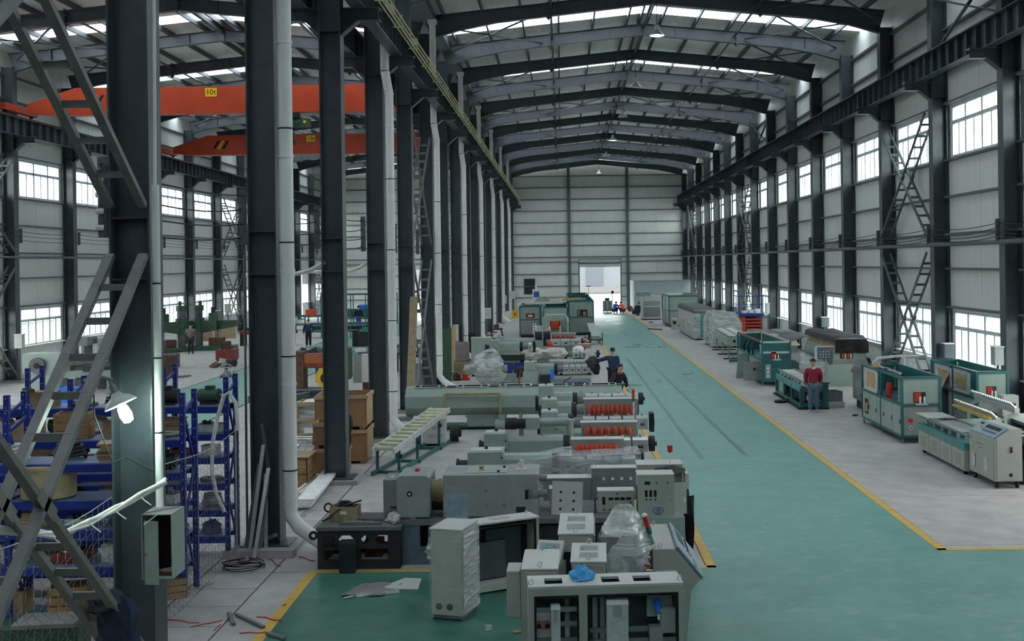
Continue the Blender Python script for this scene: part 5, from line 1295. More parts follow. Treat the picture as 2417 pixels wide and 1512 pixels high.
MB().sheet(0, 1, 0, 1, lambda a, b: (1.45 + .2 * a, -.1 + .6 * b, 1.0 - .5 * a), 6, 6, .01).o('tarp_tail', 'cloth_grey', t)
# flat wrapped stack and leaning papered boards further on
t = T('film_stack', 'low stack of pale panels bundled in film beside the covered line', 'stack', (9.45, 44.8, 0))
for k in range(3): MB().box(0, 1.15, 0, 4.6, .02 + .28 * k, .27 + .28 * k).o('bundle', 'cabinet_lt', t)
MB().box(-.015, 1.165, -.015, 4.615, .01, .87).o('film_wrap', 'film', t)
S(MB().sheet(0, 1, 0, 1, lambda a, b: (2.0 * a - .1, 5.2 * b, 1.55 - .62 * (1 - a) ** 1.5 * 1.0 - .12 * b + .02 * math.sin(9 * a + 7 * b) - (.3 if a < .04 else 0)), 14, 18, .015), 'tarpaulin', 'tarptop', 'dark tarpaulin sloping down over the stacked panels', 'tarpaulin', (9.4, 50.2, 0))
t = T('papered_panels', 'row of brown-papered door panels resting at a slant on the tarpaulin', 'panel', (9.6, 53.2, .95), R(10)); t.rotation_euler = (R(16), R(4), R(14))
for k in range(3): MB().box(.62 * k, .58 + .62 * k, 0, 1.5, 0, .05).o('panel', 'cabinet_lt', t); MB().box(.62 * k + .05, .53 + .62 * k, .1, 1.4, .05, .058).o('brown_paper', 'paper', t)
# teal unit with the open top and swung door
u3 = teal_unit('open-topped teal unit with a swung-out grey door at the aisle', 7.85, 44.1, 1.1, 6.0, 1.76, zm=.98, doors=4, front='teal', low='teal', light_rail=True)
MB().box(-.7, 0, -.012, .012, .2, .95).o('swung_door', 'midgrey', u3, (-.02, .3, 0), rz=R(8)); MB().box(-.3, -.2, -.02, -.012, .6, .7).o('lock_plate', 'dark', u3, (-.02, .3, 0), rz=R(8))
MB().box(.03, 1.07, -.03, .03, 1.28, 1.36).o('mid_rail', 'cabinet_lt', u3); MB().box(.12, .32, -.02, -.012, .3, .85).o('socket_strip', 'greygreen', u3); cyls(u3, 'socket', 'offwhite', [(.22, -.02, .4 + .15 * k) for k in range(3)], (0, -1, 0), .04, 12, .02)
for k in range(5): MB().beam((.1 + .2 * k, .8, 1.2), (.2 + .2 * k, 1.6, 1.5), .05, .05).o('linkage', 'midgrey' if k % 2 else 'greygreen', u3)
for k in range(3): MB().tube([(-.05, 1.2 + 1.1 * k, 1.6), (-.12, 1.5 + 1.1 * k, 1.4), (-.06, 1.8 + 1.1 * k, 1.1)], .03, 6).o('hose', 'black', u3)
MB().box(-.06, .02, .2, 5.9, 1.70, 1.76).o('red_rail', 'redpaint', u3)
x, y = G(1765, 892)
S(MB().prism([(-.5, 0), (.5, 0), (.42, .95), (.3, 1.05), (-.3, 1.05), (-.42, .95)], 0, .03), 'cover_plate', 'greygreen', 'rounded grey-green cover plate standing in front of the open-topped unit', 'panel', (x, y, .006), R(10))
# dome conveyor
t = T('cooling_bath', 'long grey bath with a double row of round lids on legs', 'machine', (8.2, 55.8, 0), R(-2))
MB().prism([(0, .72), (.95, .72), (1.05, .85), (1.05, 1.12), (0, 1.12)], 0, 6.6).o('trough', 'greygreen', t)
me = MB().lathe([(.22, 0), (.22, .03), (.16, .1), (0, .12)], n=14).mesh('lid', 'cabinet_lt'); mr_ = MB().lathe([(.22, 0), (.25, 0), (.25, .03), (.22, .03)], n=14).mesh('lid_ring', 'dark')
for k in range(9):
    for q in (.28, .78): l_ = piece(me, 'lid', t, (q, .5 + .7 * k, 1.125)); piece(mr_, 'lid_ring', l_)
cyls(t, 'port', 'black', [(.35, -.001, .93), (.78, -.001, .95)], (0, -1, 0), .07, 14, .02)
for y in (.4, 3.2, 6.1):
    for x in (.1, .9): MB().beam((x, y, .72), (x, y, .06), .09, .09).o('leg', 'greygreen', t)
    MB().box(-.15, 1.15, y - .06, y + .06, 0, .06).o('cross_foot', 'dark', t)
for k in range(4): MB().beam((.05 + .28 * k, -1.6, .18 + .15 * k), (.3 + .2 * k, .2, .3 + .12 * k), .05, .06).o('out_feed_bar', 'teal', t)
MB().beam((-.1, -1.6, .1), (1.2, -1.6, .1), .06, .1).beam((.0, -1.5, .05), (.1, 0, .05), .06, .08).beam((1.1, -1.5, .05), (1.1, 0, .05), .06, .08).o('out_feed_frame', 'teal', t)
# wrapped lumps, palletised box and the machines beyond
for k, (xx, yy, ww, hh) in enumerate(((8.45, 65.6, 1.5, 2.0), (8.5, 63.3, 1.6, 2.02))):
    t = T('wrapped_unit', 'machine head wrapped in shiny film, %s one of the pair on the right' % ('farther' if k == 0 else 'nearer'), 'machine', (xx, yy, 0))
    MB().box(0, ww, 0, 1.4, .1, hh * .7).o('body', 'greygreen', t); MB().prism([(0, hh * .7), (ww, hh * .7), (ww * .8, hh - .06), (.2, hh - .06)], .05, 1.35).o('hood', 'greygreen', t); MB().box(.1, ww - .1, .1, 1.3, 0, .1).o('plinth', 'dark', t)
    MB().prism([(-.04, .12), (ww + .04, .12), (ww + .04, hh * .7), (ww * .8, hh), (.2, hh), (-.04, hh * .72)], -.05, 1.46).o('film_wrap', 'film_dense', t)
    cyls(t, 'gauge', 'black', [(ww * .3, -.06, .5 + .2 * q) for q in range(4)], (0, -1, 0), .05, 10, .02)
t = T('packed_machine', 'large grey packed machine with a black tarpaulin top', 'machine', (8.2, 69.8, 0))
MB().box(0, 1.35, 0, 9, .12, 1.95).o('body', 'machgrey', t); MB().box(.1, 1.25, .1, 8.9, 0, .12).o('skid', 'dark', t); MB().box(-.02, 1.37, -.02, 9.02, .1, 1.75).o('film_wrap', 'film_dense', t); MB().box(.4, 1.3, -.03, -.021, .2, 1.6).o('teal_panel', 'teallt', t)
MB().sheet(0, 1, 0, 1, lambda a, b: (-.08 + 1.5 * a, -.08 + 9.15 * b, 2.0 + .01 * math.sin(9 * a + 7 * b) - (.3 if (a < .04 or a > .96 or b < .01) else 0)), 14, 40, .015).o('tarpaulin', 'tarptop', t)
u4 = teal_unit('tall teal cabinet unit far down the right side', 8.0, 83.9, 2.2, 5.5, 2.35, zm=1.2, doors=3, windows=[(.4, 2.6, False), (2.8, 5.0, False)], roller=False)
MB().box(.1, 2.1, .3, 5, 2.35, 2.42).o('top_sheet', 'cabinet_lt', u4); MB().box(1.1, 2.15, .2, 1.0, 2.42, 2.55).o('top_crate', 'boards', u4)
t, w_, h_ = cbox('junction_box', 'low cream box in front of the tall teal unit', 1586, 1600, 752, 778, 80.5, .7); MB().box(.1, .3, -.02, 0, h_ * .5, h_ * .8).o('opening', 'dark', t)
t = T('grey_chiller', 'grey chiller cabinet with mesh front far down the right side', 'chiller', (6.75, 94.4, 0))
MB().box(0, 1.6, 0, 2.2, .1, 2.0).o('body', 'cabinet_lt', t); MB().box(.1, 1.5, -.02, 0, .25, 1.1).o('mesh_panel', 'midgrey', t); MB().box(.1, 1.5, -.02, 0, 1.2, 1.6).o('vent_panel', 'machgrey', t); MB().box(0, 1.6, .1, 2.1, 0, .1).o('skid', 'dark', t); MB().box(-.5, .7, .2, 1.8, 2.0, 2.35).o('top_coil', 'machgrey', t)
# scissor lift by the wall
t = T('scissor_lift', 'scissor lift with red folded arms, blue deck and blue guard rails', 'lift', (11.0, 69.2, 0))
MB().box(0, 1.35, 0, 2.2, .05, .35).o('chassis', 'liftred', t)
for k in range(5): MB().box(.35, 1.3, .05 + .0 * k, .15, .42 + .2 * k, .54 + .2 * k).o('scissor_arm', 'liftred', t)
MB().box(.35, 1.3, .2, 2.1, .4, 1.4).o('arm_stack', 'rust', t); MB().box(0, .33, .05, 2.1, .35, 1.45).o('power_pack', 'liftred', t)
MB().box(-.1, 1.45, -.1, 2.3, 1.5, 1.66).o('deck', 'motorblue', t)
for x in (-.08, 1.4):
    for y in (-.05, 1.1, 2.25): MB().beam((x, y, 1.66), (x, y, 2.75), .04, .04).o('guard_post', 'motorblue', t)
for z in (2.2, 2.72):
    for x in (-.08, 1.4): MB().beam((x, -.05, z), (x, 2.25, z), .04, .04).o('guard_rail', 'motorblue', t)
    MB().beam((-.08, -.05, z), (1.4, -.05, z), .04, .04).o('guard_rail', 'motorblue', t)
for k in range(3): MB().box(.2 + .4 * k, .5 + .4 * k, .3, .8, 1.66, 1.8 + .05 * k).o('deck_load', 'hazy_white', t)
for x in (.2, 1.2): MB().cyl((x - .04, .3, .08), (x + .04, .3, .08), .08).o('wheel', 'black', t)
# heap of tilted parts next to the lift
def heap(label, x, y, n, spread, mats, seed, name='scrap_heap', zmax=.9, cat='heap'):
    q = random.Random(seed); t = T(name, label, cat, (x, y, 0))
    for k in range(n):
        sx, sy, sz = q.uniform(.15, .6), q.uniform(.15, .5), q.uniform(.1, .45)
        z = q.uniform(0, zmax) * (1 - k / n * .3)
        MB().box(-sx / 2, sx / 2, -sy / 2, sy / 2, 0, sz).o('piece', q.choice(mats), t, (q.uniform(-spread, spread), q.uniform(-spread, spread), z * .4), rot=(q.uniform(-.4, .4), q.uniform(-.5, .5), q.uniform(0, 3)))
    return t
heap('heap of tilted grey-green machine covers between the wrapped units and the lift', 10.9, 77.0, 12, .7, ['greygreen', 'midgrey', 'cabinet_lt', 'greygreen2'], 3, zmax=2.4)
heap('dark heap of tarps and green sacks beside the red lift', 10.3, 70.5, 9, .45, ['cloth_grey', 'green_mach', 'greygreen2', 'rust'], 4, zmax=1.2)
t = T('covered_bench', 'low machine with two dark tarpaulin tops near the lift', 'machine', (10.0, 58.2, 0))
for k in range(2):
    MB().box(1.15 * k, 1.05 + 1.15 * k, 0, 2.6, .05, 1.15).o('body', 'machgrey', t); MB().sheet(0, 1, 0, 1, lambda a, b: (1.15 * k - .05 + 1.15 * a, -.05 + 2.7 * b, 1.2 + .02 * math.sin(9 * a + 4 * b) - (.2 if (a < .05 or b < .03) else 0)), 10, 14, .012).o('tarpaulin', 'tarptop', t)
MB().beam((.2, -.3, .05), (.2, -.3, 1.0), .2, .15).o('dark_post', 'black', t); MB().blob((.15, -.3, 1.1), (.22, .15, .12), .3, 10, 8, 5).o('red_cap', 'redorange', t)
t = T('pipe_frame', 'bent teal pipe frame standing by the wall column', 'frame', (12.1, 63.5, 0)); MB().tube([(-.9, 0, 1.7), (0, 0, 1.7), (.1, 0, 1.6), (.1, 0, 0)], .03, 8).o('pipe', 'teal', t)
S(MB().beam((0, 0, .04), (.9, -1.2, .04), .12, .07), 'timber_offcut', 'rust', 'dark timber offcut lying across the yellow line far down the aisle', 'timber', (*G(1530, 777), .01))
x, y = G(1535, 760); S(MB().tube(arc((0, 0, .03), .18, 0, 300, 12, 'xy'), .03, 6), 'floor_ring', 'black', 'black rubber ring on the floor before the chiller', 'ring', (x, y - .6, .01))
x, y = G(2017, 918); x, y = G(2230, 986)
S(MB().tube(arc((0, 0, .03), .09, 20, 250, 10, 'xy'), .02, 6), 'floor_hook', 'dark', 'small dark hook lying on the floor by the near cutting unit', 'hook', (*G(2020, 982), .006))
# electric boxes fixed to the right wall columns
def wall_box(name, label, px0, px1, pt, pb, d, dep=.28, m='cabinet_lt', side='paneldark', cat='electric box', X=None):
    x0, z1 = A(px0, pt, d); x1, z0 = A(px1, pb, d)
    t = T(name, label, cat, (x0, d, z0)); MB().box(0, x1 - x0, 0, dep, 0, z1 - z0).o('body', m, t, bev=.01); MB().box(-.012, 0, .01, dep - .01, .01, z1 - z0 - .01).o('door', side, t); MB().box(-.02, x1 - x0 + .02, -.02, dep + .02, z1 - z0, z1 - z0 + .03).o('top', 'whitebox', t)
    MB().box((x1 - x0) * .4, (x1 - x0) * .6, dep * .3, dep * .6, -z0, 0).o('cable_post', 'girt', t)
    return t
wall_box('electric_box', 'pale blue electric box on the right wall column behind the cutting units', 2230, 2252, 812, 845, 37.2, m='facade')
wall_box('electric_box', 'narrow cream electric box on the last right wall column in view', 2348, 2370, 820, 862, 31.3, m='creamtop', side='greygreen')
wall_box('electric_box', 'pale electric box on the wall column beyond the black tarpaulin', 1940, 1958, 749, 772, 55.2, m='facade')
wall_box('electric_box', 'tall cream electric box on the wall column behind the lift', 1808, 1817, 716, 740, 67.2, m='creamtop', side='greygreen')
# jointed pale arm by the braced bay
t = T('boom_arm', 'pale jointed pipe arm standing behind the cutting units', 'arm', (11.7, 38.4, 0))
MB().cyl((0, 0, 0), (0, 0, 1.55), .06, 12).o('post', 'cabinet_lt', t); MB().tube([(0, 0, 1.5), (-.1, 0, 1.62), (-.9, 0, 1.55), (-1.05, 0, 1.4), (-1.1, 0, .9)], .05, 10).o('arm', 'cabinet_lt', t); MB().tube([(0, 0, 1.58), (.7, 0, 1.6)], .05, 10).o('counter_arm', 'cabinet_lt', t)
MB().box(-1.3, -.75, -.2, .2, .45, 1.05).o('pump_head', 'machgrey', t); MB().beam((.4, 0, 0), (.15, 0, 1.0), .05, .05).o('strut', 'steel', t); MB().box(-.3, .3, -.3, .3, 0, .05).o('foot', 'steel', t); MB().beam((-1.0, 0, 0), (-1.0, 0, .45), .1, .1).o('pump_stand', 'midgrey', t)
# ------------------------------------------------------------------ foreground column: lamp, cabinet, cables
t = T('work_lamp', 'lit enamel work lamp on a bent neck before the nearest column', 'lamp', (0, 0, 0))
lx, lz = A(292, 968, 13.0)
c = Vector((lx, 13.0, lz)); ax = Vector((-.42, 0, .9)).normalized()
hd_ = bpy.data.objects.new('x', None)
q_ = Vector((0, 0, 1)).rotation_difference(ax)
sh = MB().lathe([(.19, .0), (.185, .02), (.13, .075), (.065, .115), (.05, .15), (0, .155), (0, .14), (.045, .12), (.12, .06), (.175, .012), (.185, .0)], n=26).o('shade', 'cabinet_lt', t, c + ax * .075, rot=q_.to_euler())
MB().lathe([(0, -.16), (.055, -.14), (.072, -.06), (.06, .03), (.03, .09), (0, .1)], n=16).o('bulb', 'bulb', t, c, rot=q_.to_euler())
MB().cyl((0, 0, .14), (0, 0, .25), .04, 14).o('lamp_holder', 'midgrey', t, c + ax * .075, rot=q_.to_euler())
e0x, e0z = A(222, 897, 12.95)
tp_ = c + ax * .3
MB().tube([(e0x - .12, 12.95, e0z + .0), (e0x, 12.95, e0z), (e0x + .1, 12.96, e0z + .03), (e0x + .2, 12.98, e0z + .0), (tp_.x - .03, 13.0, tp_.z + .08), tuple(tp_)], .022, 10).o('gooseneck', 'midgrey', t)
pl = bpy.data.lights.new('work_lamp_light', 'POINT'); pl.energy = 11; pl.color = (.72, 1, .86); pl.shadow_soft_size = .07
po = bpy.data.objects.new('work_lamp_light', pl); col.objects.link(po); po.parent = t; po.location = c - ax * .12 + Vector((0, -.02, 0))
bpy.data.objects.remove(hd_)
S(MB().tube([(e0x, 12.93, e0z - .02), (e0x + .02, 12.9, e0z - .4), (e0x + .2, 12.95, e0z - .95), (-5.2, 13.3, 2.75), (-4.93, 13.42, 2.55)], .008, 6), 'lamp_cable', 'dark', 'thin dark cable hanging from the work lamp to the conduit', 'cable')
conduit(-4.90, 13.52, 2.1, 6.0, .045, 'white conduit on the nearest column above the open wall cabinet')
S(MB().tube([(-4.92, 13.56, 6.0), (-4.9, 13.56, 8), (-4.93, 13.56, 10.3)], .02, 8), 'thin_pipe', 'pvc', 'thin white pipe high on the nearest column', 'pipe')
t = T('wall_cabinet', 'open grey-green wall cabinet hung on the nearest column', 'cabinet', (-4.97, 13.1, 1.36))
W, D, Hh = .36, .44, .74
MB().box(0, .012, 0, D, 0, Hh).o('side_panel', 'greygreen', t); MB().box(W - .012, W, 0, D, 0, Hh).o('side_panel', 'greygreen', t); MB().box(.012, W - .012, D - .012, D, 0, Hh).o('back_panel', 'dark', t)
MB().box(0, W, 0, D, Hh, Hh + .012).o('top_panel', 'tarp', t); MB().box(0, W, 0, D, -.012, 0).o('bottom_panel', 'greygreen', t)
dd = MB().box(0, .17, -.012, 0, -.06, Hh - .06).o('door', 'greygreen', t, (.05, -.02, 0), rz=R(-8)); MB().cyl((.03, -.012, .3), (.03, -.05, .3), .012).o('lock', 'chrome', dd); MB().beam((.0, -.02, Hh - .1), (.16, -.02, Hh + .02), .012, .012).o('stay_rod', 'offwhite', dd)
for k in range(3): MB().tube([(.1 + .04 * k, .2, .05), (.2, .15, .03 + .02 * k), (.33, .1, .04 + .03 * k)], .01, 6).o('wire', 'cablewhite' if k else 'red', t)
pts = [(*A(px, py, d)[:1], d, A(px, py, d)[1]) for px, py, d in ((390, 1135, 13.35), (330, 1170, 13.1), (270, 1202, 12.7), (210, 1232, 12.35), (150, 1260, 12.0), (120, 1262, 11.7), (60, 1255, 11.3), (0, 1252, 10.9), (-120, 1240, 10.0))]
t = T('cable_bundle', 'bundle of white cables slung from the conduit across the ladder brace', 'cable', pts[0])
o_ = Vector(pts[0])
for k in range(3): MB().tube([Vector(p) - o_ + Vector((0, .02 * k, .03 * math.sin(i * 1.7 + k * 2))) for i, p in enumerate(pts)], .022, 8).o('cable', 'cablewhite', t)
me = MB().tube([(0, 0, 0), (.05, 0, -.05), (.13, 0, -.11)], .008, 5).mesh('cable_tie', 'offwhite')
for p in pts[1:6]: piece(me, 'cable_tie', t, Vector(p) - o_)
x, z = A(268, 1450, 12.6)
t = T('hung_jacket', 'dark navy work jacket hung on the foot of the ladder brace', 'jacket', (x, 12.6, z))
MB().blob((-.05, 0, .1), (.2, .17, .17), .35, 16, 10, 71).o('hood', 'denim_dk', t); MB().blob((.05, 0, -.22), (.24, .18, .42), .25, 16, 12, 72).o('body', 'denim_dk', t); MB().blob((.2, -.05, -.25), (.09, .1, .42), .3, 12, 10, 73).o('sleeve', 'navy', t)
# insulator brackets on the near column
t = T('insulator_bracket', 'bracket with four white insulators on the far side of the nearest column', 'insulator', (-5.55, 13.7, 5.5))
MB().box(-.05, 0, -.02, .02, -.1, .75).o('bar', 'steel', t); cyls(t, 'insulator', 'offwhite', [(-.04, 0, .0 + .2 * k) for k in range(4)], (-1, 0, 0), .035, 12, .1)
# ------------------------------------------------------------------ wire mesh fence
FX, FY0, FY1, FH = -5.62, 9.2, 19.3, 2.25
t = T('wire_fence', 'slack wire mesh fence in front of the blue racks', 'fence', (FX, FY0, 0))
m_ = MB(); n = 118; seg = 30
for k in range(n):
    y0 = (FY1 - FY0) * k / n
    pts = [( .02 * (1 if j % 2 else -1) + .03 * math.sin(y0 * 2), y0 + (.045 if (j + k) % 2 else -.045), FH * j / seg * (.97 + .03 * math.sin(y0 * 1.3))) for j in range(seg + 1)]
    for a, b in zip(pts, pts[1:]):
        a, b = Vector(a), Vector(b); d = (b - a).normalized(); s1 = Vector((1, 0, 0)) * .0022; s2 = d.cross(Vector((1, 0, 0))).normalized() * .0022
        m_.add([a + s1, a - s1 * .5 + s2, a - s1 * .5 - s2, b + s1, b - s1 * .5 + s2, b - s1 * .5 - s2], [(0, 1, 4, 3), (1, 2, 5, 4), (2, 0, 3, 5)])
m_.o('wire_mesh', 'brace', t, kind='stuff')
MB().tube([(0, (FY1 - FY0) * k / 20, FH * (.97 + .03 * math.sin((FY1 - FY0) * k / 20 * 1.3))) for k in range(21)], .006, 6).o('top_wire', 'aluminium', t)
for y in (.1, 5.1, FY1 - FY0 - .05): MB().cyl((-.04, y, 0), (-.04, y, FH), .02, 8).o('post', 'aluminium', t)
# ------------------------------------------------------------------ blue racks and what lies on them
def rack(label, xr, y, bays, bw, depth, h, levels):
    t = T('storage_rack', label, 'rack', (xr, y, 0), 0, 'blue storage racks'); p = .075
    pm = MB().box(-p / 2, p / 2, -p / 2, p / 2, 0, h).mesh('post', 'rackblue')
    hm = MB()
    for k in range(int(h / .14)): hm.box(-.006, .006, -p / 2 - .002, -p / 2, .1 + .14 * k, .118 + .14 * k).box(p / 2, p / 2 + .002, -.006, .006, .1 + .14 * k, .118 + .14 * k)
    hm = hm.mesh('slot_row', 'offwhite')
    sb = MB().beam((0, p / 2, h - .3), (0, depth - p / 2, h - .16), .03, .05).mesh('frame_strut', 'rackblue')
    for b in range(bays + 1):
        x = -bw * b
        for yy in (0, depth):
            q = piece(pm, 'post', t, (x, yy, 0)); s_ = piece(hm, 'slot_row', q); s_['kind'] = 'stuff'
        piece(sb, 'frame_strut', t, (x, 0, 0))
        for k in range(3):
            a, c_ = (.25 + .85 * k, 1.1 + .85 * k)
            MB().beam((x, p / 2 if k % 2 else depth - p / 2, a), (x, depth - p / 2 if k % 2 else p / 2, c_), .03, .045).o('frame_diagonal', 'rackblue', t)
    for z in levels:
        for b in range(bays):
            xa, xb = -bw * (b + 1) + p / 2, -bw * b - p / 2
            for yy in (-p / 2 - .0, depth + p / 2 - .05): MB().box(xa, xb, yy, yy + .05, z - .12, z - .015).o('beam', 'rackblue', t)
            MB().box(xa, xb, .0, depth, z - .02, z).o('shelf', 'shelfblue', t)
    return t
def item(kind, col_, label, x, y, z, s=1., rz=0., seed=0):
    q = random.Random(seed); t = None
    if kind == 'carton':
        t = T('cardboard_carton', label, 'box', (x, y, z), rz); w, d, h = .42 * s, .34 * s, .28 * s
        MB().box(-w / 2, w / 2, -d / 2, d / 2, 0, h).o('box', col_, t); MB().box(-w / 2, w / 2, -.025, .025, h, h + .002).o('tape', 'boards', t); MB().beam((-w / 2, -d / 2, h), (-w / 2 * .9, -d / 2 - .1 * s, h + .08 * s), .004, w * .5, (1, 0, 0)).o('flap', col_, t) if s > .9 else None
    elif kind == 'motor':
        t = T('electric_motor', label, 'motor', (x, y, z), rz); r = .12 * s
        MB().cyl((-.2 * s, 0, r + .03), (.16 * s, 0, r + .03), r, 16).o('body', col_, t); MB().cyl((.16 * s, 0, r + .03), (.28 * s, 0, r + .03), r * .25, 10).o('shaft', 'aluminium', t); MB().box(-.15 * s, .12 * s, -r, r, 0, .04).o('foot', 'dark', t); MB().box(-.08 * s, .06 * s, -.06, .06, 2 * r, 2 * r + .08).o('terminal_box', col_, t)
    elif kind == 'disc':
        t = T('flange_disc', label, 'disc', (x, y, z), rz); r = .25 * s
        MB().lathe([(r * .35, 0), (r, 0), (r, .05), (r * .35, .05), (r * .35, 0)], n=24).o('ring', col_, t); MB().cyl((r * .1, 0, .0), (r * .1, 0, .045), r * .2, 12).o('hub', 'dark', t)
    elif kind == 'coil':
        t = T('hose_coil', label, 'coil', (x, y, z), rz); r = .22 * s
        MB().tube([((r - .001 * k) * math.cos(k * .42), (r - .001 * k) * math.sin(k * .42), .03 + .0035 * k) for k in range(60)], .025, 7).o('coil', col_, t)
    elif kind == 'bag':
        t = T('plastic_bag', label, 'bag', (x, y, z), rz)
        MB().blob((0, 0, .015), (.24 * s, .2 * s, .28 * s), .28, 14, 10, seed, True).o('bag', col_, t)
    elif kind == 'pile':
        t = T('steel_offcuts', label, 'offcuts', (x, y, z), rz)
        for k in range(6):
            L = q.uniform(.25, .7) * s; MB().beam((-L / 2, 0, 0), (L / 2, 0, 0), q.uniform(.05, .14), q.uniform(.03, .09)).o('bar', q.choice([col_, 'dark', 'rust', 'tarptop']), t, (q.uniform(-.15, .15), q.uniform(-.15, .15), .05 + .05 * k), rz=q.uniform(-.5, .5))
    elif kind == 'tray':
        t = T('parts_tray', label, 'tray', (x, y, z), rz); w, d, h = .5 * s, .36 * s, .15 * s
        MB().box(-w / 2, w / 2, -d / 2, -d / 2 + .015, 0, h).box(-w / 2, w / 2, d / 2 - .015, d / 2, 0, h).box(-w / 2, -w / 2 + .015, -d / 2, d / 2, 0, h).box(w / 2 - .015, w / 2, -d / 2, d / 2, 0, h).box(-w / 2, w / 2, -d / 2, d / 2, 0, .015).o('tray', col_, t)
        for k in range(4): MB().cyl((q.uniform(-.15, .15) * s, q.uniform(-.1, .1) * s, .02), (q.uniform(-.15, .15) * s, q.uniform(-.1, .1) * s, h + .05), .035 * s, 8).o('part', q.choice(['dark', 'rust', 'aluminium']), t)
    elif kind == 'crate':
        t = T('wooden_crate', label, 'crate', (x, y, z), rz); w, d, h = .5 * s, .4 * s, .4 * s
        for k in range(3):
            zz = h * (k + .08) / 3; hh = h / 3 * .85
            for sy in (-1, 1): MB().box(-w / 2, w / 2, sy * d / 2 - .01, sy * d / 2 + .01, zz, zz + hh).o('slat', col_, t)
            for sx in (-1, 1): MB().box(sx * w / 2 - .01, sx * w / 2 + .01, -d / 2, d / 2, zz, zz + hh).o('slat', col_, t)
        for sx in (-1, 1):
            for sy in (-1, 1): MB().box(sx * w / 2 * .94 - .02, sx * w / 2 * .94 + .02, sy * d / 2 * .92 - .02, sy * d / 2 * .92 + .02, 0, h).o('corner_post', 'wood', t)
        MB().box(-w / 2 + .01, w / 2 - .01, -d / 2 + .01, d / 2 - .01, 0, .015).o('floor', col_, t)
    elif kind == 'stack':
        t = T('sheet_stack', label, 'stack', (x, y, z), rz)
        for k in range(7): MB().box(-.26 * s, .26 * s, -.2 * s, .2 * s, .035 * k, .035 * k + .03).o('sheet', col_, t, (q.uniform(-.03, .03), q.uniform(-.03, .03), 0), rz=q.uniform(-.12, .12))
    elif kind == 'drum':
        t = T('drum', label, 'drum', (x, y, z), rz); r = .36 * s
        MB().cyl((0, 0, 0), (0, 0, .4 * s), r, 28).o('shell', col_, t); MB().lathe([(r, .4 * s), (r + .012, .4 * s), (r + .012, .44 * s), (r * .8, .45 * s), (0, .45 * s)], n=28).o('lid', 'plylt', t)
    return t
RK = [('nearest', -5.85, 15.25, 2, 1.75, .6, 3.08, (.25, .95, 1.45, 1.85, 2.35)), ('second', -5.78, 16.95, 2, 2.66, .55, 3.1, (.45, .9, 1.4, 1.9, 2.4)), ('third', -5.78, 19.15, 2, 2.66, .55, 3.12, (.40, .85, 1.3, 1.75, 2.15, 2.62)), ('fourth', -7.6, 21.3, 2, 2.6, .6, 3.12, (.5, 1.1, 1.7, 2.3))]
for nm, *a in RK:
    rack({'nearest': 'blue steel storage rack half hidden by the nearest column', 'second': 'blue steel storage rack right of the nearest column', 'third': 'blue steel storage rack next to the leaning steel bars', 'fourth': 'blue steel storage rack at the back, left edge'}[nm], *a)
KINDS = [('carton', 'card', 'brown cardboard carton'), ('pile', 'rust', 'jumbled steel offcuts'), ('motor', 'green_mach', 'green electric motor'), ('coil', 'dark', 'black hose coil'), ('tray', 'cabinet_lt', 'grey tray of parts'), ('bag', 'whitebox', 'white plastic bag'), ('carton', 'whitebox', 'white carton'), ('crate', 'wood', 'small wooden crate'), ('disc', 'tarptop', 'dark steel disc'), ('motor', 'dark', 'black electric motor'), ('coil', 'cablewhite', 'pale cable coil'), ('stack', 'plylt', 'stack of tan boards'), ('bag', 'shelfblue', 'blue plastic bag'), ('tray', 'redpaint', 'red tray of parts'), ('carton', 'plylt', 'tan cardboard carton')]
LV = ['lowest', 'second', 'third', 'fourth', 'fifth', 'top']
q = random.Random(21); ki = 0
for ri, (nm, xr, y, bays, bw, dep, h, levels) in enumerate(RK):
    for li, z in enumerate(levels):
        if nm == 'nearest' and li == 3: continue
        gap = (levels[li + 1] if li + 1 < len(levels) else z + .8) - z - .16
        x = xr - .35; n = 0
        while x > max(xr - bw * bays + .2, -9.6):
            k, c_, w_ = KINDS[(ki * 7 + ri * 3 + li) % len(KINDS)]; ki += 1
            s = min(1.05, gap / .34) * q.uniform(.85, 1.0)
            item(k, c_, '%s, %s from the aisle on the %s shelf of the %s rack' % (w_, ORD[n], LV[li], nm), x, y + dep * .5 + q.uniform(-.03, .03), z, s, q.uniform(-.25, .25), ki)
            x -= .30 + .42 * s; n += 1
            if abs((x - xr) % bw) < .08: x -= .1
x, y = G(222, 1056, 1.87); item('drum', 'boards', 'big brown drum with a round lid on the nearest rack', -7.15, 15.5, 1.87, 1.0)
x, y = G(178, 1118, 1.46); item('disc', 'tarp', 'round steel flange disc lying alone on the nearest rack', -6.75, 15.4, 2.37 - .5, .9) if False else None
item('motor', 'dark', 'large black motor at the left end of the nearest rack', -8.25, 15.5, 1.87, 1.3)
# crates and parts on the floor behind the mesh
x, y = G(85, 1462); item('crate', 'plylt', 'slatted wooden crate on the floor behind the wire mesh', -6.35, 13.3, 0.006, 1.0, .35)
t = T('gear_unit', 'green gear unit on the floor behind the wire mesh', 'gearbox', (-6.6, 14.1, 0), .1)
MB().box(-.6, .5, -.25, .25, .1, .55).o('housing', 'green_mach', t); MB().cyl((-.6, 0, .35), (-.85, 0, .35), .2, 16).o('flange', 'greygreen2', t); MB().box(-.55, .45, -.2, .2, 0, .1).o('skid', 'dark', t); MB().box(-.3, .45, -.26, .26, .55, .6).o('cover', 'tarp', t)
x = -6.0
S(MB().cyl((0, 0, 0), (.0, 0, .55), .11, 16), 'steel_billet', 'tarp', 'upright grey steel billet behind the wire mesh', 'billet', (-6.3, 12.6, .006), bev=.01)
heap('dark heap of boards and castings on the floor behind the wire mesh', -6.5, 12.9, 8, .3, ['dark', 'tarp', 'rust', 'boards'], 9, zmax=.35)
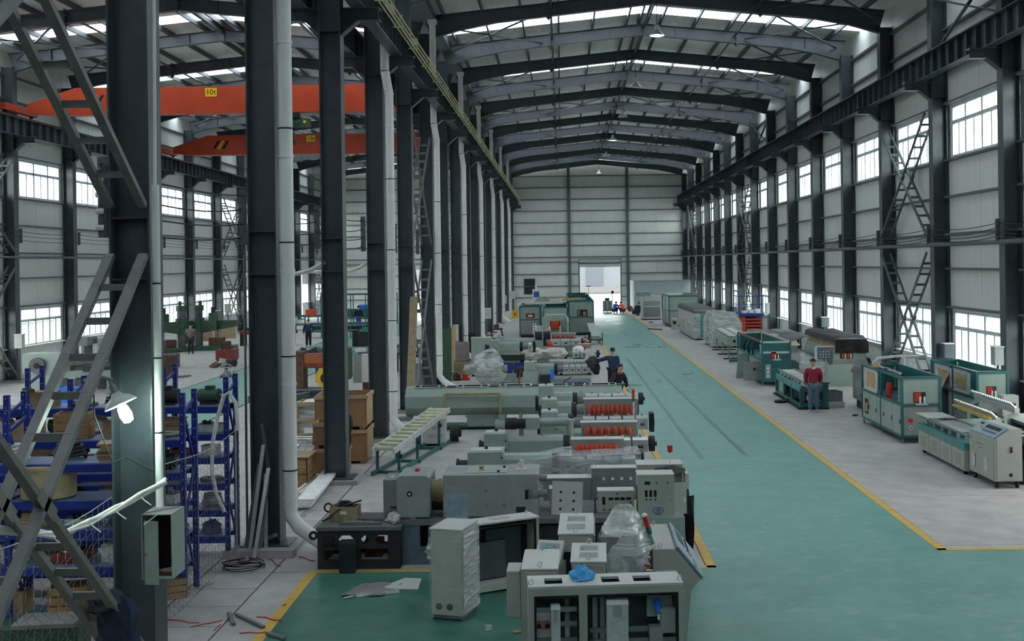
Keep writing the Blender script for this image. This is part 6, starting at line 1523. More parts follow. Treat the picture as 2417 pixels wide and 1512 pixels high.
# ------------------------------------------------------------------ bars leaning on the second column, floor litter
bars = [((578, 1312), (612, 1095), 'brace'), ((588, 1318), (622, 1050), 'aluminium'), ((600, 1322), (634, 1105), 'aluminium'), ((613, 1314), (632, 1128), 'brace'), ((628, 1310), (627, 1118), 'aluminium'), ((662, 1282), (618, 1000), 'brace'), ((590, 1292), (652, 1262), 'aluminium')]
for k, (a, b, m_) in enumerate(bars):
    x0, y0 = G(*a); x1, z1 = A(b[0], b[1], 19.55); z1 = max(z1, .15)
    S(MB().beam((0, 0, .03), (x1 - x0, 19.55 - y0, z1), .06, .04, (0, 1, 0)), 'steel_bar', m_, 'grey steel bar leaning on the second column, %s from the left' % ORD[k], 'bar', (x0, y0, .006), 0, 'bars leaning on the second column')
x0, y0 = G(592, 1262); S(MB().cyl((0, 0, 0), (.0, .05, 5.2), .022, 8), 'thin_pole', 'brace', 'thin tall pole standing left of the second column', 'pole', (-5.62, 19.75, .006))
S(MB().box(-.75, .45, -.12, .12, 0, .14), 'concrete_kerb', 'footing', 'rough concrete kerb at the foot of the second column', 'kerb', (-5.1, 19.2, .006))
x, y = G(575, 1342); S(MB().tube([((.34 + .03 * math.sin(k)) * math.cos(k * .55), (.26 + .05 * math.cos(k * .7)) * math.sin(k * .55), .02 + .002 * k) for k in range(44)], .009, 5), 'wire_coil', 'dark', 'loose coil of dark wire on the floor by the leaning bars', 'wire', (x, y, .006))
x, y = G(578, 1330); S(MB().blob((0, 0, .01), (.1, .09, .1), .3, 12, 8, 3, True), 'cloth_lump', 'tarp', 'small grey cloth lump inside the wire coil', 'cloth', (x, y, .03))
reds = [((395, 1465), (470, 1472)), ((450, 1482), (525, 1466)), ((605, 1458), (665, 1466)), ((565, 1497), (630, 1494)), ((632, 1320), (662, 1338)), ((705, 1316), (742, 1325)), ((668, 1432), (676, 1428)), ((505, 1490), (520, 1476))]
for k, (a, b) in enumerate(reds):
    (x0, y0), (x1, y1) = G(*a), G(*b)
    S(MB().tube([(0, 0, .012), ((x1 - x0) * .35, (y1 - y0) * .3 + .03, .012), ((x1 - x0) * .7, (y1 - y0) * .75 - .03, .014), (x1 - x0, y1 - y0, .012)], .008, 5), 'twine_scrap', 'red', 'scrap of red cord on the floor, %s' % ('beside the nearest column' if k == 0 else 'by the short wooden stick' if k == 1 else 'crossing the yellow line' if k == 2 else 'at the bottom edge' if k == 3 else 'below the leaning bars' if k == 4 else 'left of the steel bench' if k == 5 else 'on the yellow line edge' if k == 6 else 'smallest one near the stick'), 'cord', (x0, y0, .006))
for k, (a, b, l_) in enumerate((((558, 1455), (622, 1485), 'grey angle bar lying across the floor near the yellow line'), ((540, 1452), (552, 1478), 'short pale stick lying on the floor'), ((630, 1500), (672, 1512), 'flat grey offcut at the bottom edge on the yellow line'))):
    (x0, y0), (x1, y1) = G(*a), G(*b); S(MB().beam((0, 0, .03), (x1 - x0, y1 - y0, .03), .05, .035), 'floor_offcut', 'brace', l_, 'offcut', (x0, y0, .006))
x, y = G(485, 1385); S(MB().box(-.06, .06, -.16, .16, 0, .02), 'tin_sheet', 'aluminium', 'small tin plate lying by the blue rack foot', 'plate', (x, y, .006), -.25)
x, y = G(405, 1425); item('crate', 'plylt', 'flat wooden tray with dark parts beside the nearest column', x - .1, y + .35, .006, .75, .5)
# white bundles between second and third columns
for k, (a, b, w_, h_, m_, l_) in enumerate((((712, 1205), (772, 1132), .36, .16, 'hazy_white', 'long white foam panel bundle on the floor between the columns'), ((702, 1175), (758, 1128), .16, .1, 'pvc', 'pale pipe bundle lying beside the white foam panels'), ((706, 1222), (735, 1195), .05, .03, 'aluminium', 'thin aluminium profiles lying before the foam panels'))):
    (x0, y0), (x1, y1) = G(*a), G(*b); t = T('panel_bundle', l_, 'bundle', (x0, y0, .006))
    for j in range(3): MB().beam((.03 * j, .04 * j, h_ / 2 + h_ * .33 * j * (k == 0)), (x1 - x0 + .04 * j, y1 - y0, h_ / 2 + h_ * .33 * j * (k == 0)), w_ * (1 if k == 0 else .45), h_ * .33 if k == 0 else h_, ).o('panel', m_, t, (0 if k == 0 else (j - 1) * w_ * .5, 0, 0))
# pallet crate, cage crate, pumps
x, y = G(690, 1150)
t = T('wooden_crate', 'orange-brown slatted crate on a pallet behind the second column', 'crate', (-6.75, 25.2, 0))
for k in range(3):
    for yy in (0, .9): MB().box(0, .95, yy, yy + .025, .14 + .17 * k, .29 + .17 * k).o('slat', 'copper' if False else 'wood', t)
    for xx in (0, .93): MB().box(xx, xx + .025, 0, .9, .14 + .17 * k, .29 + .17 * k).o('slat', 'wood', t)
for k in range(5): MB().box(-.02, .98, .18 * k, .18 * k + .16, .66, .69).o('lid_board', 'plylt', t)
for k in (0, .4, .8): MB().box(0, .95, k, k + .1, 0, .14).o('skid', 'wood', t)
t = T('cage_crate', 'wood-framed cage crate with wrapped parts and white papers on top', 'crate', (-7.62, 31.7, 0))
W, D, Hh = .85, .8, 1.12
for x in (0, W - .09):
    for yy in (0, D - .06): MB().box(x, x + .09, yy, yy + .06, 0, Hh).o('corner_post', 'wood', t)
for z in (.1, .58, Hh - .08):
    MB().box(0, W, -.02, .02, z, z + .09).o('rail', 'plylt', t); MB().box(W - .02, W + .02, 0, D, z, z + .09).o('rail', 'plylt', t); MB().box(0, W, D - .04, D, z, z + .09).o('rail', 'plylt', t)
MB().box(.05, W - .05, .05, D - .05, .1, Hh - .05).o('wrapped_load', 'film_dense', t); MB().box(.1, W - .1, .1, D - .1, .12, Hh - .1).o('load', 'green_mach', t); MB().box(.2, W - .02, .05, D - .1, Hh, Hh + .012).o('papers', 'offwhite', t); MB().box(.25, .5, -.005, .03, .25, .4).o('label_sheet', 'offwhite', t)
t = T('water_pump', 'steel water pump in a tube frame before the cage crate', 'pump', (-7.2, 30.9, 0))
MB().cyl((-.2, 0, .2), (.25, 0, .2), .11, 16).o('body', 'chrome', t); MB().tube([(-.25, -.1, 0), (-.25, -.1, .32), (.35, -.1, .32), (.35, -.1, 0)], .018, 7).tube([(-.25, .15, 0), (-.25, .15, .32), (.35, .15, .32), (.35, .15, 0)], .018, 7).o('tube_frame', 'boards', t)
t = T('gear_motor', 'bright green gear motor on the floor before the cage crate', 'motor', (-7.5, 30.2, 0))
MB().cyl((-.25, 0, .13), (.2, 0, .13), .12, 16).o('body', 'pump_green', t); MB().cyl((.2, 0, .13), (.35, 0, .13), .07, 12).o('nose', 'chrome', t); MB().tube([(.32, 0, .1), (.38, 0, .25), (.5, 0, .25), (.5, 0, 0)], .02, 7).o('pipe', 'aluminium', t); MB().box(-.2, .15, -.1, .1, 0, .03).o('foot', 'dark', t)
# standing fan
t = T('pedestal_fan', 'tall pedestal fan with wire guard behind the racks', 'fan', (-10.1, 33.6, 0))
MB().lathe([(0, 0), (.28, 0), (.28, .03), (.05, .06), (0, .06)], n=18).o('base', 'dark', t); MB().cyl((0, 0, .05), (0, 0, 1.78), .018, 8).o('pole', 'dark', t); MB().cyl((0, .1, 1.8), (0, -.1, 1.8), .075, 14).o('motor', 'rust', t)
for r in (.1, .19, .28): MB().tube(arc((0, -.14 + .15 * r, 1.8), r, 0, 360, 28), .008, 5).o('guard_ring', 'aluminium', t)
for k in range(16):
    a = R(22.5 * k); MB().tube([(0, -.13, 1.8), (.28 * math.cos(a), -.1, 1.8 + .28 * math.sin(a)), (.27 * math.cos(a), .06, 1.8 + .27 * math.sin(a))], .0055, 4).o('guard_wire', 'aluminium', t)
for k in range(3):
    a = R(90 + 120 * k); MB().beam((.03 * math.cos(a), -.08, 1.8 + .03 * math.sin(a)), (.24 * math.cos(a), -.06, 1.8 + .24 * math.sin(a)), .09, .008, (0, 1, .3)).o('blade', 'dark', t)
# ------------------------------------------------------------------ overhead cranes of the far hall
def crane(label, d, plate, hoist):
    t = T('overhead_crane', label, 'crane', (0, d, 11.78), 0, 'orange overhead cranes')
    xa, xb = XL + .55, XC - .6
    MB().prism([(xa + .5, .12), (xa + 1.6, .0), (xb - 1.6, 0), (xb - .5, .12), (xb - .5, .5), (xb - 2.6, 1.18), (xa + 2.6, 1.18), (xa + .5, .5)], -.22, .22).o('girder', 'orange', t)
    MB().box(xa + 1.6, xb - 1.6, -.3, .3, -.02, .0).o('lower_flange', 'orange', t)
    for x in (xa, xb):
        e_ = MB().box(x - .16, x + .16, -1.5, 1.5, .12, .42).o('end_truck', 'orange', t)
        for y in (-1.2, 1.2): MB().cyl((x - .05, y, .12), (x + .05, y, .12), .1, 14).o('wheel', 'dark', e_)
    for k in range(3): MB().prism([(xa + 2.9 + .28 * k, .35), (xa + 3.04 + .28 * k, .35), (xa + 3.34 + .28 * k, .85), (xa + 3.2 + .28 * k, .85)], -.226, -.22).o('hazard_stripe', 'black' if k % 2 == 0 else 'handyellow', t)
    p_ = MB().box(plate - .26, plate + .26, -.23, -.22, .72, 1.1).o('capacity_plate', 'handyellow', t); text(p_, '10t', (plate, -.232, .91), .34, 'black')
    h_ = MB().cyl((hoist - .5, 0, -.45), (hoist + .4, 0, -.45), .22, 16).o('hoist_drum', 'green_mach', t); MB().box(hoist - .2, hoist + .25, -.3, .3, -.25, -.05).o('trolley', 'dark', h_); MB().box(hoist + .4, hoist + .75, -.25, .2, -.65, -.3).o('control_box', 'green_mach', h_); MB().box(hoist + .5, hoist + .62, -.26, -.25, -.5, -.4).o('badge', 'handyellow', h_)
    MB().cyl((hoist, 0, -.65), (hoist, 0, -1.2), .02, 6).lathe([(0, -.2), (.1, -.15), (.1, .05), (0, .1)], (hoist, 0, -1.25), 12).o('hook_block', 'dark', h_)
crane('near orange overhead crane with yellow 10t plate', 49.5, -15.35, -11.8)
crane('far orange overhead crane with yellow 10t plate', 68.0, -15.1, -11.2)
# ------------------------------------------------------------------ machines of the far hall
def radial_drill(label, x, y, rz, arm=1):
    t = T('radial_drill', label, 'drill press', (x, y, 0), rz)
    MB().box(-.6, 2.2, -.55, .55, 0, .28).o('base_plate', 'green_mach', t); MB().cyl((0, 0, .28), (0, 0, 2.55), .24, 20).o('column', 'tarptop', t); MB().cyl((0, 0, 1.15), (0, 0, 1.95), .34, 20).o('sleeve', 'green_mach', t); MB().cyl((0, 0, 2.4), (0, 0, 2.7), .3, 18).cyl((.1, 0, 2.7), (.1, 0, 2.98), .1, 12).o('top_motor', 'green_mach', t)
    MB().prism([(-.5, 1.25), (.3, 1.05), (2.3, 1.42), (2.3, 1.78), (-.5, 1.78)], -.2, .2).o('arm', 'green_mach', t)
    h_ = MB().box(.75, 1.2, -.55, -.2, 1.2, 2.25).o('drill_head', 'green_mach', t); MB().cyl((.98, -.4, 2.25), (.98, -.4, 2.6), .12, 14).o('head_motor', 'dark', h_); MB().cyl((.98, -.4, .8), (.98, -.4, 1.2), .06, 12).o('spindle', 'aluminium', h_)
    MB().tube(arc((1.35, -.5, 1.25), .13, 0, 360, 14), .012, 5).o('hand_wheel', 'dark', h_)
    MB().box(.7, 1.5, -.45, .35, .28, .75).o('work_table', 'rust', t)
    MB().tube([(-.3, 0, 1.9), (-.55, -.1, 1.6), (-.6, -.1, 1.0), (-.45, -.1, .4)], .025, 6).o('hose', 'black', t)
radial_drill('green radial drill with arm swung left, behind the racks', -22.7, 66.6, R(-118))
radial_drill('green radial drill with arm swung right, where the man in grey works', -21.9, 67.3, R(2))
for k, (px, py, w_, h_, m_, r_) in enumerate(((478, 806, .9, 1.3, 'plylt', -12), (505, 806, 1.2, 1.2, 'boards', -8), (438, 812, .7, .9, 'plylt', -10))):
    x, y = G(px, py); S(MB().box(-w_ / 2, w_ / 2, 0, .05, 0, h_), 'plywood_board', m_, 'tan plywood board leaning at the left wall, %s of three' % ('middle' if k == 0 else 'right one' if k == 1 else 'left one'), 'board', (max(x, -24.0), y + 3, .006), rot=(R(-14), R(r_ * .3), R(25)))
t = T('steel_bench', 'long dark red steel bench piled with castings by the left wall', 'work bench', (-20.3, 70.2, 0))
MB().box(0, 3.4, 0, 1.1, .72, .95).o('top', 'redpaint', t)
for x in (.1, 3.2): MB().box(x - .1, x + .1, .1, 1.0, 0, .72).o('leg', 'dark', t)
q = random.Random(4)
for k in range(9): MB().box(-.2, .2, -.15, .15, 0, q.uniform(.1, .35)).o('casting', q.choice(['dark', 'rust', 'cabinet_lt', 'tarp']), t, (.3 + .35 * k, q.uniform(.3, .8), .95), rz=q.uniform(0, 3))
x, y = G(530, 853)
t = T('scrap_box', 'rust-red scrap box holding a machine casting on the far hall floor', 'box', (x, y + .5, 0))
MB().box(-.5, .5, -.4, .4, .08, .62).o('box', 'redpaint', t); MB().box(-.45, -.3, -.35, .35, 0, .08).o('skid', 'dark', t); MB().box(.3, .45, -.35, .35, 0, .08).o('skid', 'dark', t); MB().cyl((0, 0, .62), (0, 0, 1.05), .24, 16, .2).o('casting', 'rust', t); MB().box(-.28, -.05, -.2, .2, .62, .95).o('casting_block', 'dark', t)
x, y = G(527, 866); heap('dark shavings and metal scraps before the rust-red scrap box', x, y + .1, 8, .35, ['dark', 'rust', 'cabinet_lt'], 12, 'scrap_scatter', .2)
for k, (px, py, w_, h_, l_) in enumerate(((395, 890, .7, 1.0, 'dark iron block beside the nearest column conduit, front one'), (404, 868, .6, .7, 'dark iron block beside the nearest column conduit, rear one'))):
    x, y = G(px, py); S(MB().box(-w_ / 2, w_ / 2, -.3, .3, 0, h_), 'iron_block', 'tarptop' if k else 'rust', l_, 'block', (x, y + .2, .006), .1, bev=.02)
x, y = G(415, 893); S(MB().beam((0, 0, .04), (1.0, 1.2, .04), .1, .07), 'floor_timber', 'tarp', 'long grey timber lying on the far hall floor', 'timber', (x - .6, y - .4, .006))
def lathe_m(label, x, y, s=1., m_='greygreen'):
    t = T('lathe', label, 'lathe', (x, y, 0)); MB().box(-.6 * s, .6 * s, -.4, .4, 0, .75 * s).o('pedestal', m_, t); MB().box(-.65 * s, .65 * s, -.45, .45, .75 * s, 1.45 * s).o('headstock', m_, t, bev=.02)
    c_ = MB().cyl((-.1 * s, -.45, 1.05 * s), (-.1 * s, -.62, 1.05 * s), .27 * s, 22).o('chuck', 'tarptop', t); MB().cyl((-.1 * s, -.62, 1.05 * s), (-.1 * s, -.64, 1.05 * s), .1 * s, 14).o('bore', 'black', c_)
    MB().box(.7 * s, 2.6 * s, -.3, .3, .6 * s, .8 * s).o('bed', 'greygreen2', t); MB().box(2.2 * s, 2.6 * s, -.35, .35, 0, .6 * s).o('bed_foot', 'greygreen2', t); MB().box(1.4 * s, 1.9 * s, -.4, .4, .8 * s, 1.0 * s).o('carriage', 'dark', t)
lathe_m('grey-green lathe with round chuck behind the racks, left one', -20.6, 44.6, 1.15)
def mill(label, x, y):
    t = T('milling_machine', label, 'milling machine', (x, y, 0)); MB().box(-.4, .4, -.3, .5, 0, .35).o('base', 'tarptop', t); MB().box(-.3, .3, .1, .5, .35, 2.0).o('column', 'green_mach', t); MB().box(-.28, .28, -.5, .5, 1.75, 2.1).o('ram', 'midgrey', t); MB().cyl((0, -.4, 1.15), (0, -.4, 1.75), .1, 12).o('spindle', 'aluminium', t); MB().box(-.8, .8, -.6, -.1, .95, 1.1).o('table', 'tarptop', t); MB().box(-.25, .25, -.5, .1, .35, .95).o('knee', 'green_mach', t); MB().box(.32, .5, -.1, .3, 1.3, 1.8).o('control_box', 'whitebox', t)
    MB().cyl((.8, -.35, 1.02), (.95, -.35, 1.02), .13, 16).o('hand_wheel', 'dark', t)
mill('milling machine with white control box behind the racks, left one', -18.9, 46.6); mill('milling machine behind the racks, right one', -20.3, 47.6)
S(MB().box(-.6, .6, -.4, .4, 0, .55).box(-.5, -.1, -.3, .3, .55, .6), 'tool_chest', 'bright_blue', 'bright blue tool chest behind the racks', 'chest', (-18.8, 42.0, .006))
S(MB().box(-.55, .55, 0, .06, 0, 1.6), 'steel_plate', 'tarp', 'mottled grey steel plate standing behind the racks', 'plate', (-10.55, 22.9, .006), rot=(R(-6), 0, 0))
for k, r_ in enumerate((16, -8, 22)): S(MB().box(-.45, .45, 0, .05, 0, 1.0), 'steel_plate', 'rust', 'rusty plate leaning at the left wall, %s of three' % ORD[k], 'plate', (-23.7 + .1 * k, 51.5 + .9 * k, .006), rot=(R(-12), 0, R(60 + r_)))
wall_box('electric_box', 'pale electric box on the far left wall column', 33, 52, 790, 822, 49.4, m='creamtop'); wall_box('electric_box', 'pale blue electric box beside the radial drills', 505, 520, 733, 763, 74.8, m='facade', side='panelblue'); wall_box('electric_box', 'cream electric box at the braced bay of the left wall', 530, 543, 718, 738, 80.6, m='creamtop')
# green frames, steel frames and machines seen between the columns
def truss_frame(label, x0, x1, y, h, dep=1.2, m_='teal', nv=6):
    t = T('conveyor_stand', label, 'frame', (x0, y, 0)); L = x1 - x0
    for yy in (0, dep):
        for z in (.45, h): MB().box(0, L, yy - .05, yy + .05, z - .06, z + .06).o('rail', m_, t)
        for k in range(nv): MB().box(L * k / (nv - 1) - .04, L * k / (nv - 1) + .04, yy - .04, yy + .04, 0, h).o('post', m_, t)
    MB().box(0, L, 0, dep, .5, .56).o('deck', 'greygreen2', t)
    return t
f1 = truss_frame('tall teal gantry frame at the end of the far hall', -20.5, -14.2, 95, 2.5); MB().box(.2, 6, .1, 1.1, .6, 1.25).o('machine_body', 'teal', f1); MB().box(3.2, 4.0, .0, .4, 1.25, 1.6).o('blue_drum', 'bright_blue', f1)
f2 = truss_frame('low teal conveyor frame by the left wall of the far hall', -22.8, -17.8, 86, 1.1); MB().box(3.0, 3.7, .2, .8, 1.15, 1.6).o('orange_bin', 'redorange', f2); MB().box(.3, 2.2, .2, 1.0, .6, 1.0).o('pale_load', 'whitebox', f2)
f3 = truss_frame('low teal conveyor frame behind the navy worker', -17.6, -12.6, 77, .95, 1.0); MB().box(.3, 4.6, .1, .9, .56, .8).o('dark_load', 'dark', f3)
t = T('rusty_drill', 'rusty drilling machine with an orange-brown head between second and third columns', 'drill press', (-10.55, 44.5, 0))
MB().box(-.35, .3, -.35, .35, 0, 1.6).o('column', 'rust', t); MB().box(.1, 1.15, -.3, .3, .95, 1.5).o('head', 'redpaint', t, bev=.03); MB().box(.15, 1.1, -.31, .31, 1.15, 1.48).o('head_band', 'copper', t); MB().cyl((.75, 0, .35), (.75, 0, .95), .06, 10).o('spindle', 'tarptop', t); MB().box(-.4, 1.4, -.5, .5, 0, .12).o('base', 'dark', t); MB().box(-.25, -.15, -.4, -.35, .15, .4).o('red_valve', 'redorange', t)
t = T('yellow_reel', 'yellow round reel with dark hub left of the third column', 'reel', (-9.25, 43.6, 0)); MB().cyl((0, 0, .62), (0, .25, .62), .42, 24).o('rim', 'yellowbox', t); MB().cyl((0, -.02, .6), (0, .0, .6), .22, 18).o('hub', 'dark', t); MB().box(-.3, .3, -.1, .35, 0, .2).o('stand', 'dark', t)
t = T('welded_beams', 'black welded steel frames stacked between second and third columns', 'frame', (-9.6, 38.2, 0))
for (a, b) in (((-.9, -.8, .55), (.0, 1.6, .55)), ((.2, -.6, .5), (1.1, 1.5, .5)), ((-.9, -.8, .55), (.3, -.8, .55)), ((-.2, .8, .55), (1.1, .8, .55)), ((-.9, .2, .15), (1.2, .2, .15)), ((-.7, -.6, .15), (1.0, -.6, .15)), ((1.2, -.9, .4), (1.8, .6, .4)), ((-.3, 1.6, .5), (1.5, 1.6, .5))): MB().beam(a, b, .18, .22).o('beam', 'steel', t)
for p in ((-.8, -.7), (.9, -.6), (0, 1.5), (1.0, 1.4), (1.6, .2)): MB().box(p[0] - .1, p[0] + .1, p[1] - .1, p[1] + .1, 0, .45).o('support', 'dark', t)
t = T('covered_block', 'dark block with a pale sheet on top left of the third column', 'block', (-8.75, 35.3, 0)); MB().box(-.4, .35, -.3, .3, 0, .55).o('block', 'tarptop', t); MB().sheet(0, 1, 0, 1, lambda a, b: (-1.1 + 1.55 * a, -.3 + .7 * b, .58 + .03 * math.sin(5 * a)), 8, 6, .01).o('sheet', 'tarp', t)
t = T('white_cabinet', 'narrow pale cabinet with grey door right of the third column', 'cabinet', (-8.05, 44.6, 0)); MB().box(0, .38, 0, .4, .32, 1.42).o('body', 'creamtop', t); MB().box(-.32, 0, -.02, .0, .3, 1.4).o('open_door', 'midgrey', t); MB().box(.02, .36, .1, .3, 0, .32).o('stand', 'rust', t)
t = T('steel_frame_table', 'dark steel frame table right of the third column', 'table', (-9.2, 50.2, 0)); MB().box(0, 1.6, 0, 2.0, .92, 1.1).o('top_frame', 'tarp', t)
for x in (.08, 1.45):
    for y in (.1, 1.85): MB().box(x - .08, x + .08, y - .08, y + .08, 0, .92).o('leg', 'dark', t)
MB().box(-.1, .3, -.1, .4, 1.1, 1.25).o('white_part', 'whitebox', t)
t = T('green_cabinet', 'small green cabinet right of the third column', 'cabinet', (-9.75, 49.0, 0)); MB().box(-.1, .45, 0, .4, .08, 1.35).o('body', 'green_mach', t); MB().box(-.12, .47, -.02, .42, 1.35, 1.4).o('top', 'tarp', t); MB().box(-.1, .4, .05, .35, 0, .08).o('plinth', 'dark', t)
t = T('parts_cage', 'cage of mixed parts and a red bin seen between third and fourth columns', 'cage', (-12.6, 68.5, 0)); MB().box(0, 2.0, 0, 1.2, 0, .9).o('cage', 'dark', t); MB().box(.95, 1.5, -.1, .5, .9, 1.35).o('red_bin', 'redorange', t); MB().box(.3, .7, -.1, .4, .9, 1.15).o('green_part', 'pump_green', t); MB().box(-.3, -.02, 0, 1.0, 0, 1.0).o('dark_panel', 'black', t)
heap('clutter of green and dark machine parts between fourth and fifth columns', -8.2, 60, 14, 1.2, ['greygreen', 'dark', 'rust', 'teal', 'cabinet_lt'], 15, 'parts_heap', 1.2)
heap('low clutter of dark machine parts on the far hall floor', -13.6, 62, 10, 1.0, ['dark', 'rust', 'tarp', 'teal'], 16, 'parts_heap', .6)
# sloping white hoses between columns
for k, (a, b, d, l_) in enumerate((((700, 648), (768, 618), 25.8, 'pale hose slung to the third column'), ((828, 640), (868, 618), 31.8, 'pale hose slung to the fourth column'))):
    (x0, z0), (x1, z1) = A(*a, d), A(*b, d); S(MB().tube([(x0 - 1.2, d, z0), (x0, d, z0 + .02), ((x0 + x1) / 2, d, z0 + (z1 - z0) * .38), (x1, d, z1)], .05, 8), 'slung_hose', 'cablewhite', l_, 'hose')
# leaning plank, panels by the brace
x, _z = A(966, 925, 36.9); x1, z1 = A(977, 700, 37.5)
S(MB().beam((0, 0, .03), (x1 - x, .6, z1), .26, .05, (0, 1, 0)), 'long_plank', 'boards', 'long pale plank leaning upright on the fifth central column', 'plank', (x, 36.9, .006))
for k, (px, py, w_, h_, m_, l_) in enumerate(((1003, 916, .75, 1.0, 'tarp', 'pale mottled panel leaning at the fifth column brace'), (1035, 912, .35, 1.1, 'dark', 'dark steel plate leaning at the brace foot'), (1052, 905, .5, 2.3, 'green_mach', 'tall green board leaning at the sixth column'), (1062, 875, .5, 2.1, 'plylt', 'tall plywood board at the sixth column'), (1085, 868, .9, 1.25, 'tarp', 'grey metal door panel leaning beyond the sixth column'), (1110, 856, .5, 1.5, 'dark', 'dark bell-shaped sheet by the seventh column'))):
    x, y = G(px, py); S(MB().box(-w_ / 2, w_ / 2, 0, .05, 0, h_), 'leaning_panel', m_, l_, 'panel', (x, y, .006), rot=(R(-8), 0, R(10 - 4 * k)))
x, y = G(1088, 886); crate('open pale wooden crate on the floor by the sixth column', x - .3, y, .75, .6, .6, .15, name='open_crate', m='boards')
x, y = G(1078, 898); S(MB().cyl((0, 0, 0), (0, 0, .25), .18, 16).cyl((0, 0, .25), (0, 0, .32), .06), 'oil_can', 'dark', 'dark oil can on the floor before the pale crate', 'can', (x, y, .006))
x, y = G(1098, 897); S(MB().box(-.2, .2, -.15, .15, 0, .1).box(-.12, .12, -.1, .1, .1, .25), 'red_tool_box', 'redorange', 'orange-red tool box on the floor before the pale crate', 'box', (x, y, .006))
for k, (px0, px1, pt, pb, d, l_) in enumerate(((1136, 1159, 728, 752, 73.2, 'pair of pale switch boxes on a central column'), (1185, 1196, 698, 716, 97, 'pale switch box on a far central column, left'), (1203, 1216, 688, 705, 103, 'pale switch box on a far central column, right'), (1070, 1082, 768, 805, 55.2, 'narrow pale switch box on the eighth central column'))): wall_box('switch_box', l_, px0, px1, pt, pb, d, m='cabinet_lt', side='cabinet_lt')
x, y = G(1172, 800)
t = T('vise_bench', 'small dark work stand with a vise by the central columns', 'work stand', (x, y + .4, 0)); MB().box(-.4, .4, -.3, .3, .6, .68).o('top', 'dark', t); MB().box(-.15, .15, -.15, .15, .68, .95).o('vise', 'rust', t)
for s1 in (-1, 1):
    for s2 in (-1, 1): MB().beam((s1 * .3, s2 * .2, .6), (s1 * .42, s2 * .28, 0), .05, .05).o('leg', 'dark', t)
x, y = G(1150, 805); t = T('steel_stand', 'low red-brown steel stand with blue rag beside the vise stand', 'stand', (x, y, 0)); MB().box(-.5, .4, -.25, .25, .35, .42).o('top', 'redpaint', t); MB().blob((-.45, 0, .5), (.25, .2, .12), .3, 10, 8, 4).o('rag', 'bright_blue', t); MB().box(-.45, -.38, -.2, .2, 0, .35).o('leg', 'dark', t); MB().box(.3, .37, -.2, .2, 0, .35).o('leg', 'dark', t)
x, y = G(1216, 750); t = T('yellow_bin', 'yellow plastic bin by the far central columns', 'bin', (x, y, 0)); MB().box(-.3, .3, -.25, .25, 0, .7).o('bin', 'yellowbox', t, bev=.04); MB().cyl((0, -.25, .35), (0, -.26, .35), .12, 16).o('mark', 'redorange', t); MB().box(-.33, .33, -.28, .28, .66, .72).o('rim', 'yellowbox', t)
for k, (px, py, r_) in enumerate(((1202, 748, .6), (1188, 758, .5), (1212, 728, .5))):
    x, y = G(px, py); S(MB().blob((0, 0, .02), (r_, .5, .5), .35, 14, 8, 81 + k, True), 'white_sheeting', 'cloth_white', 'crumpled white sheeting at the foot of the far rain pipes, %s' % ORD[k], 'sheet', (x, y, .006))
x, y = G(1230, 722); S(MB().blob((0, 0, .02), (.45, .4, .5), .3, 12, 8, 88, True), 'red_bundle', 'redorange', 'red bundle on the floor near the far end wall', 'bundle', (x, y - 1, .006))
# ------------------------------------------------------------------ machines at the far end of the left island
v1 = teal_unit('teal-framed unit with star-shaped cutout at the far left of the island', -2.85, 74.6, 1.35, 5.5, 2.1, zm=1.15, doors=4, feet=False, roller=False); MB().box(.4, 1.0, -.02, -.009, 1.3, 1.6).o('cutout', 'redpaint', v1); MB().box(.55, .85, -.04, -.02, 1.38, 1.5).o('guide', 'offwhite', v1)
v2 = teal_unit('open teal unit behind the hooded machine on the island', -1.2, 71.0, 1.5, 5.5, 2.15, zm=1.2, doors=4, feet=False, roller=False)
for k, (xx, yy) in enumerate(((.45, 76.0), (.42, 83.0), (.4, 90.0))):
    v3 = teal_unit('teal-framed cutting unit beside the aisle, %s of three in line' % ORD[k], xx, yy, 1.65, 6.0, 2.35, zm=1.2, doors=4, feet=False, roller=False); MB().box(.55, 1.25, -.02, -.009, 1.3, 1.75).o('cutout', 'dark', v3); MB().box(.6, .72, -.03, -.02, 1.35, 1.7).o('roller', 'boards', v3); MB().box(.95, 1.15, -.03, -.02, 1.35, 1.6).o('roller', 'boards', v3)
t = T('hooded_machine', 'grey-green hooded machine with a bright orange hopper mouth', 'machine', (-1.15, 62.6, 0))
MB().prism([(0, .1), (1.45, .1), (1.45, 1.75), (1.3, 1.95), (.15, 1.95), (0, 1.75)], 2.0, 3.4).o('hood', 'greygreen', t); MB().box(.42, 1.0, 1.96, 2.0, 1.1, 1.6).o('mouth', 'redpaint', t); MB().box(.5, .92, 1.9, 1.97, 1.15, 1.6).o('hopper', 'redorange', t)
for x in (.4, 1.0): MB().box(x - .05, x + .05, 1.8, 1.96, .9, 1.3).o('mouth_cheek', 'offwhite', t)
MB().add([(-.25, -1.5, .5), (1.45, -1.5, .5), (1.4, 2.0, .95), (.1, 2.0, .95), (-.25, -1.5, .1), (1.45, -1.5, .1), (1.4, 2.0, .1), (.1, 2.0, .1)], [(0, 1, 2, 3), (7, 6, 5, 4), (0, 4, 5, 1), (1, 5, 6, 2), (2, 6, 7, 3), (3, 7, 4, 0)]).o('sloped_deck', 'greygreen', t)
MB().cyl((.3, .4, .75), (.3, .35, .9), .12, 14).o('port', 'black', t); MB().box(1.0, 1.2, -.5, .6, .72, .76).o('yellow_guard', 'handyellow', t); MB().box(1.4, 1.5, -1.5, 3.4, .1, 1.75).o('side_panel', 'greygreen', t); MB().box(-.45, 0, 2.2, 2.8, .6, 1.3).o('side_box', 'cabinet_lt', t); MB().box(0, 1.4, -1.4, 3.3, 0, .1).o('plinth', 'dark', t)
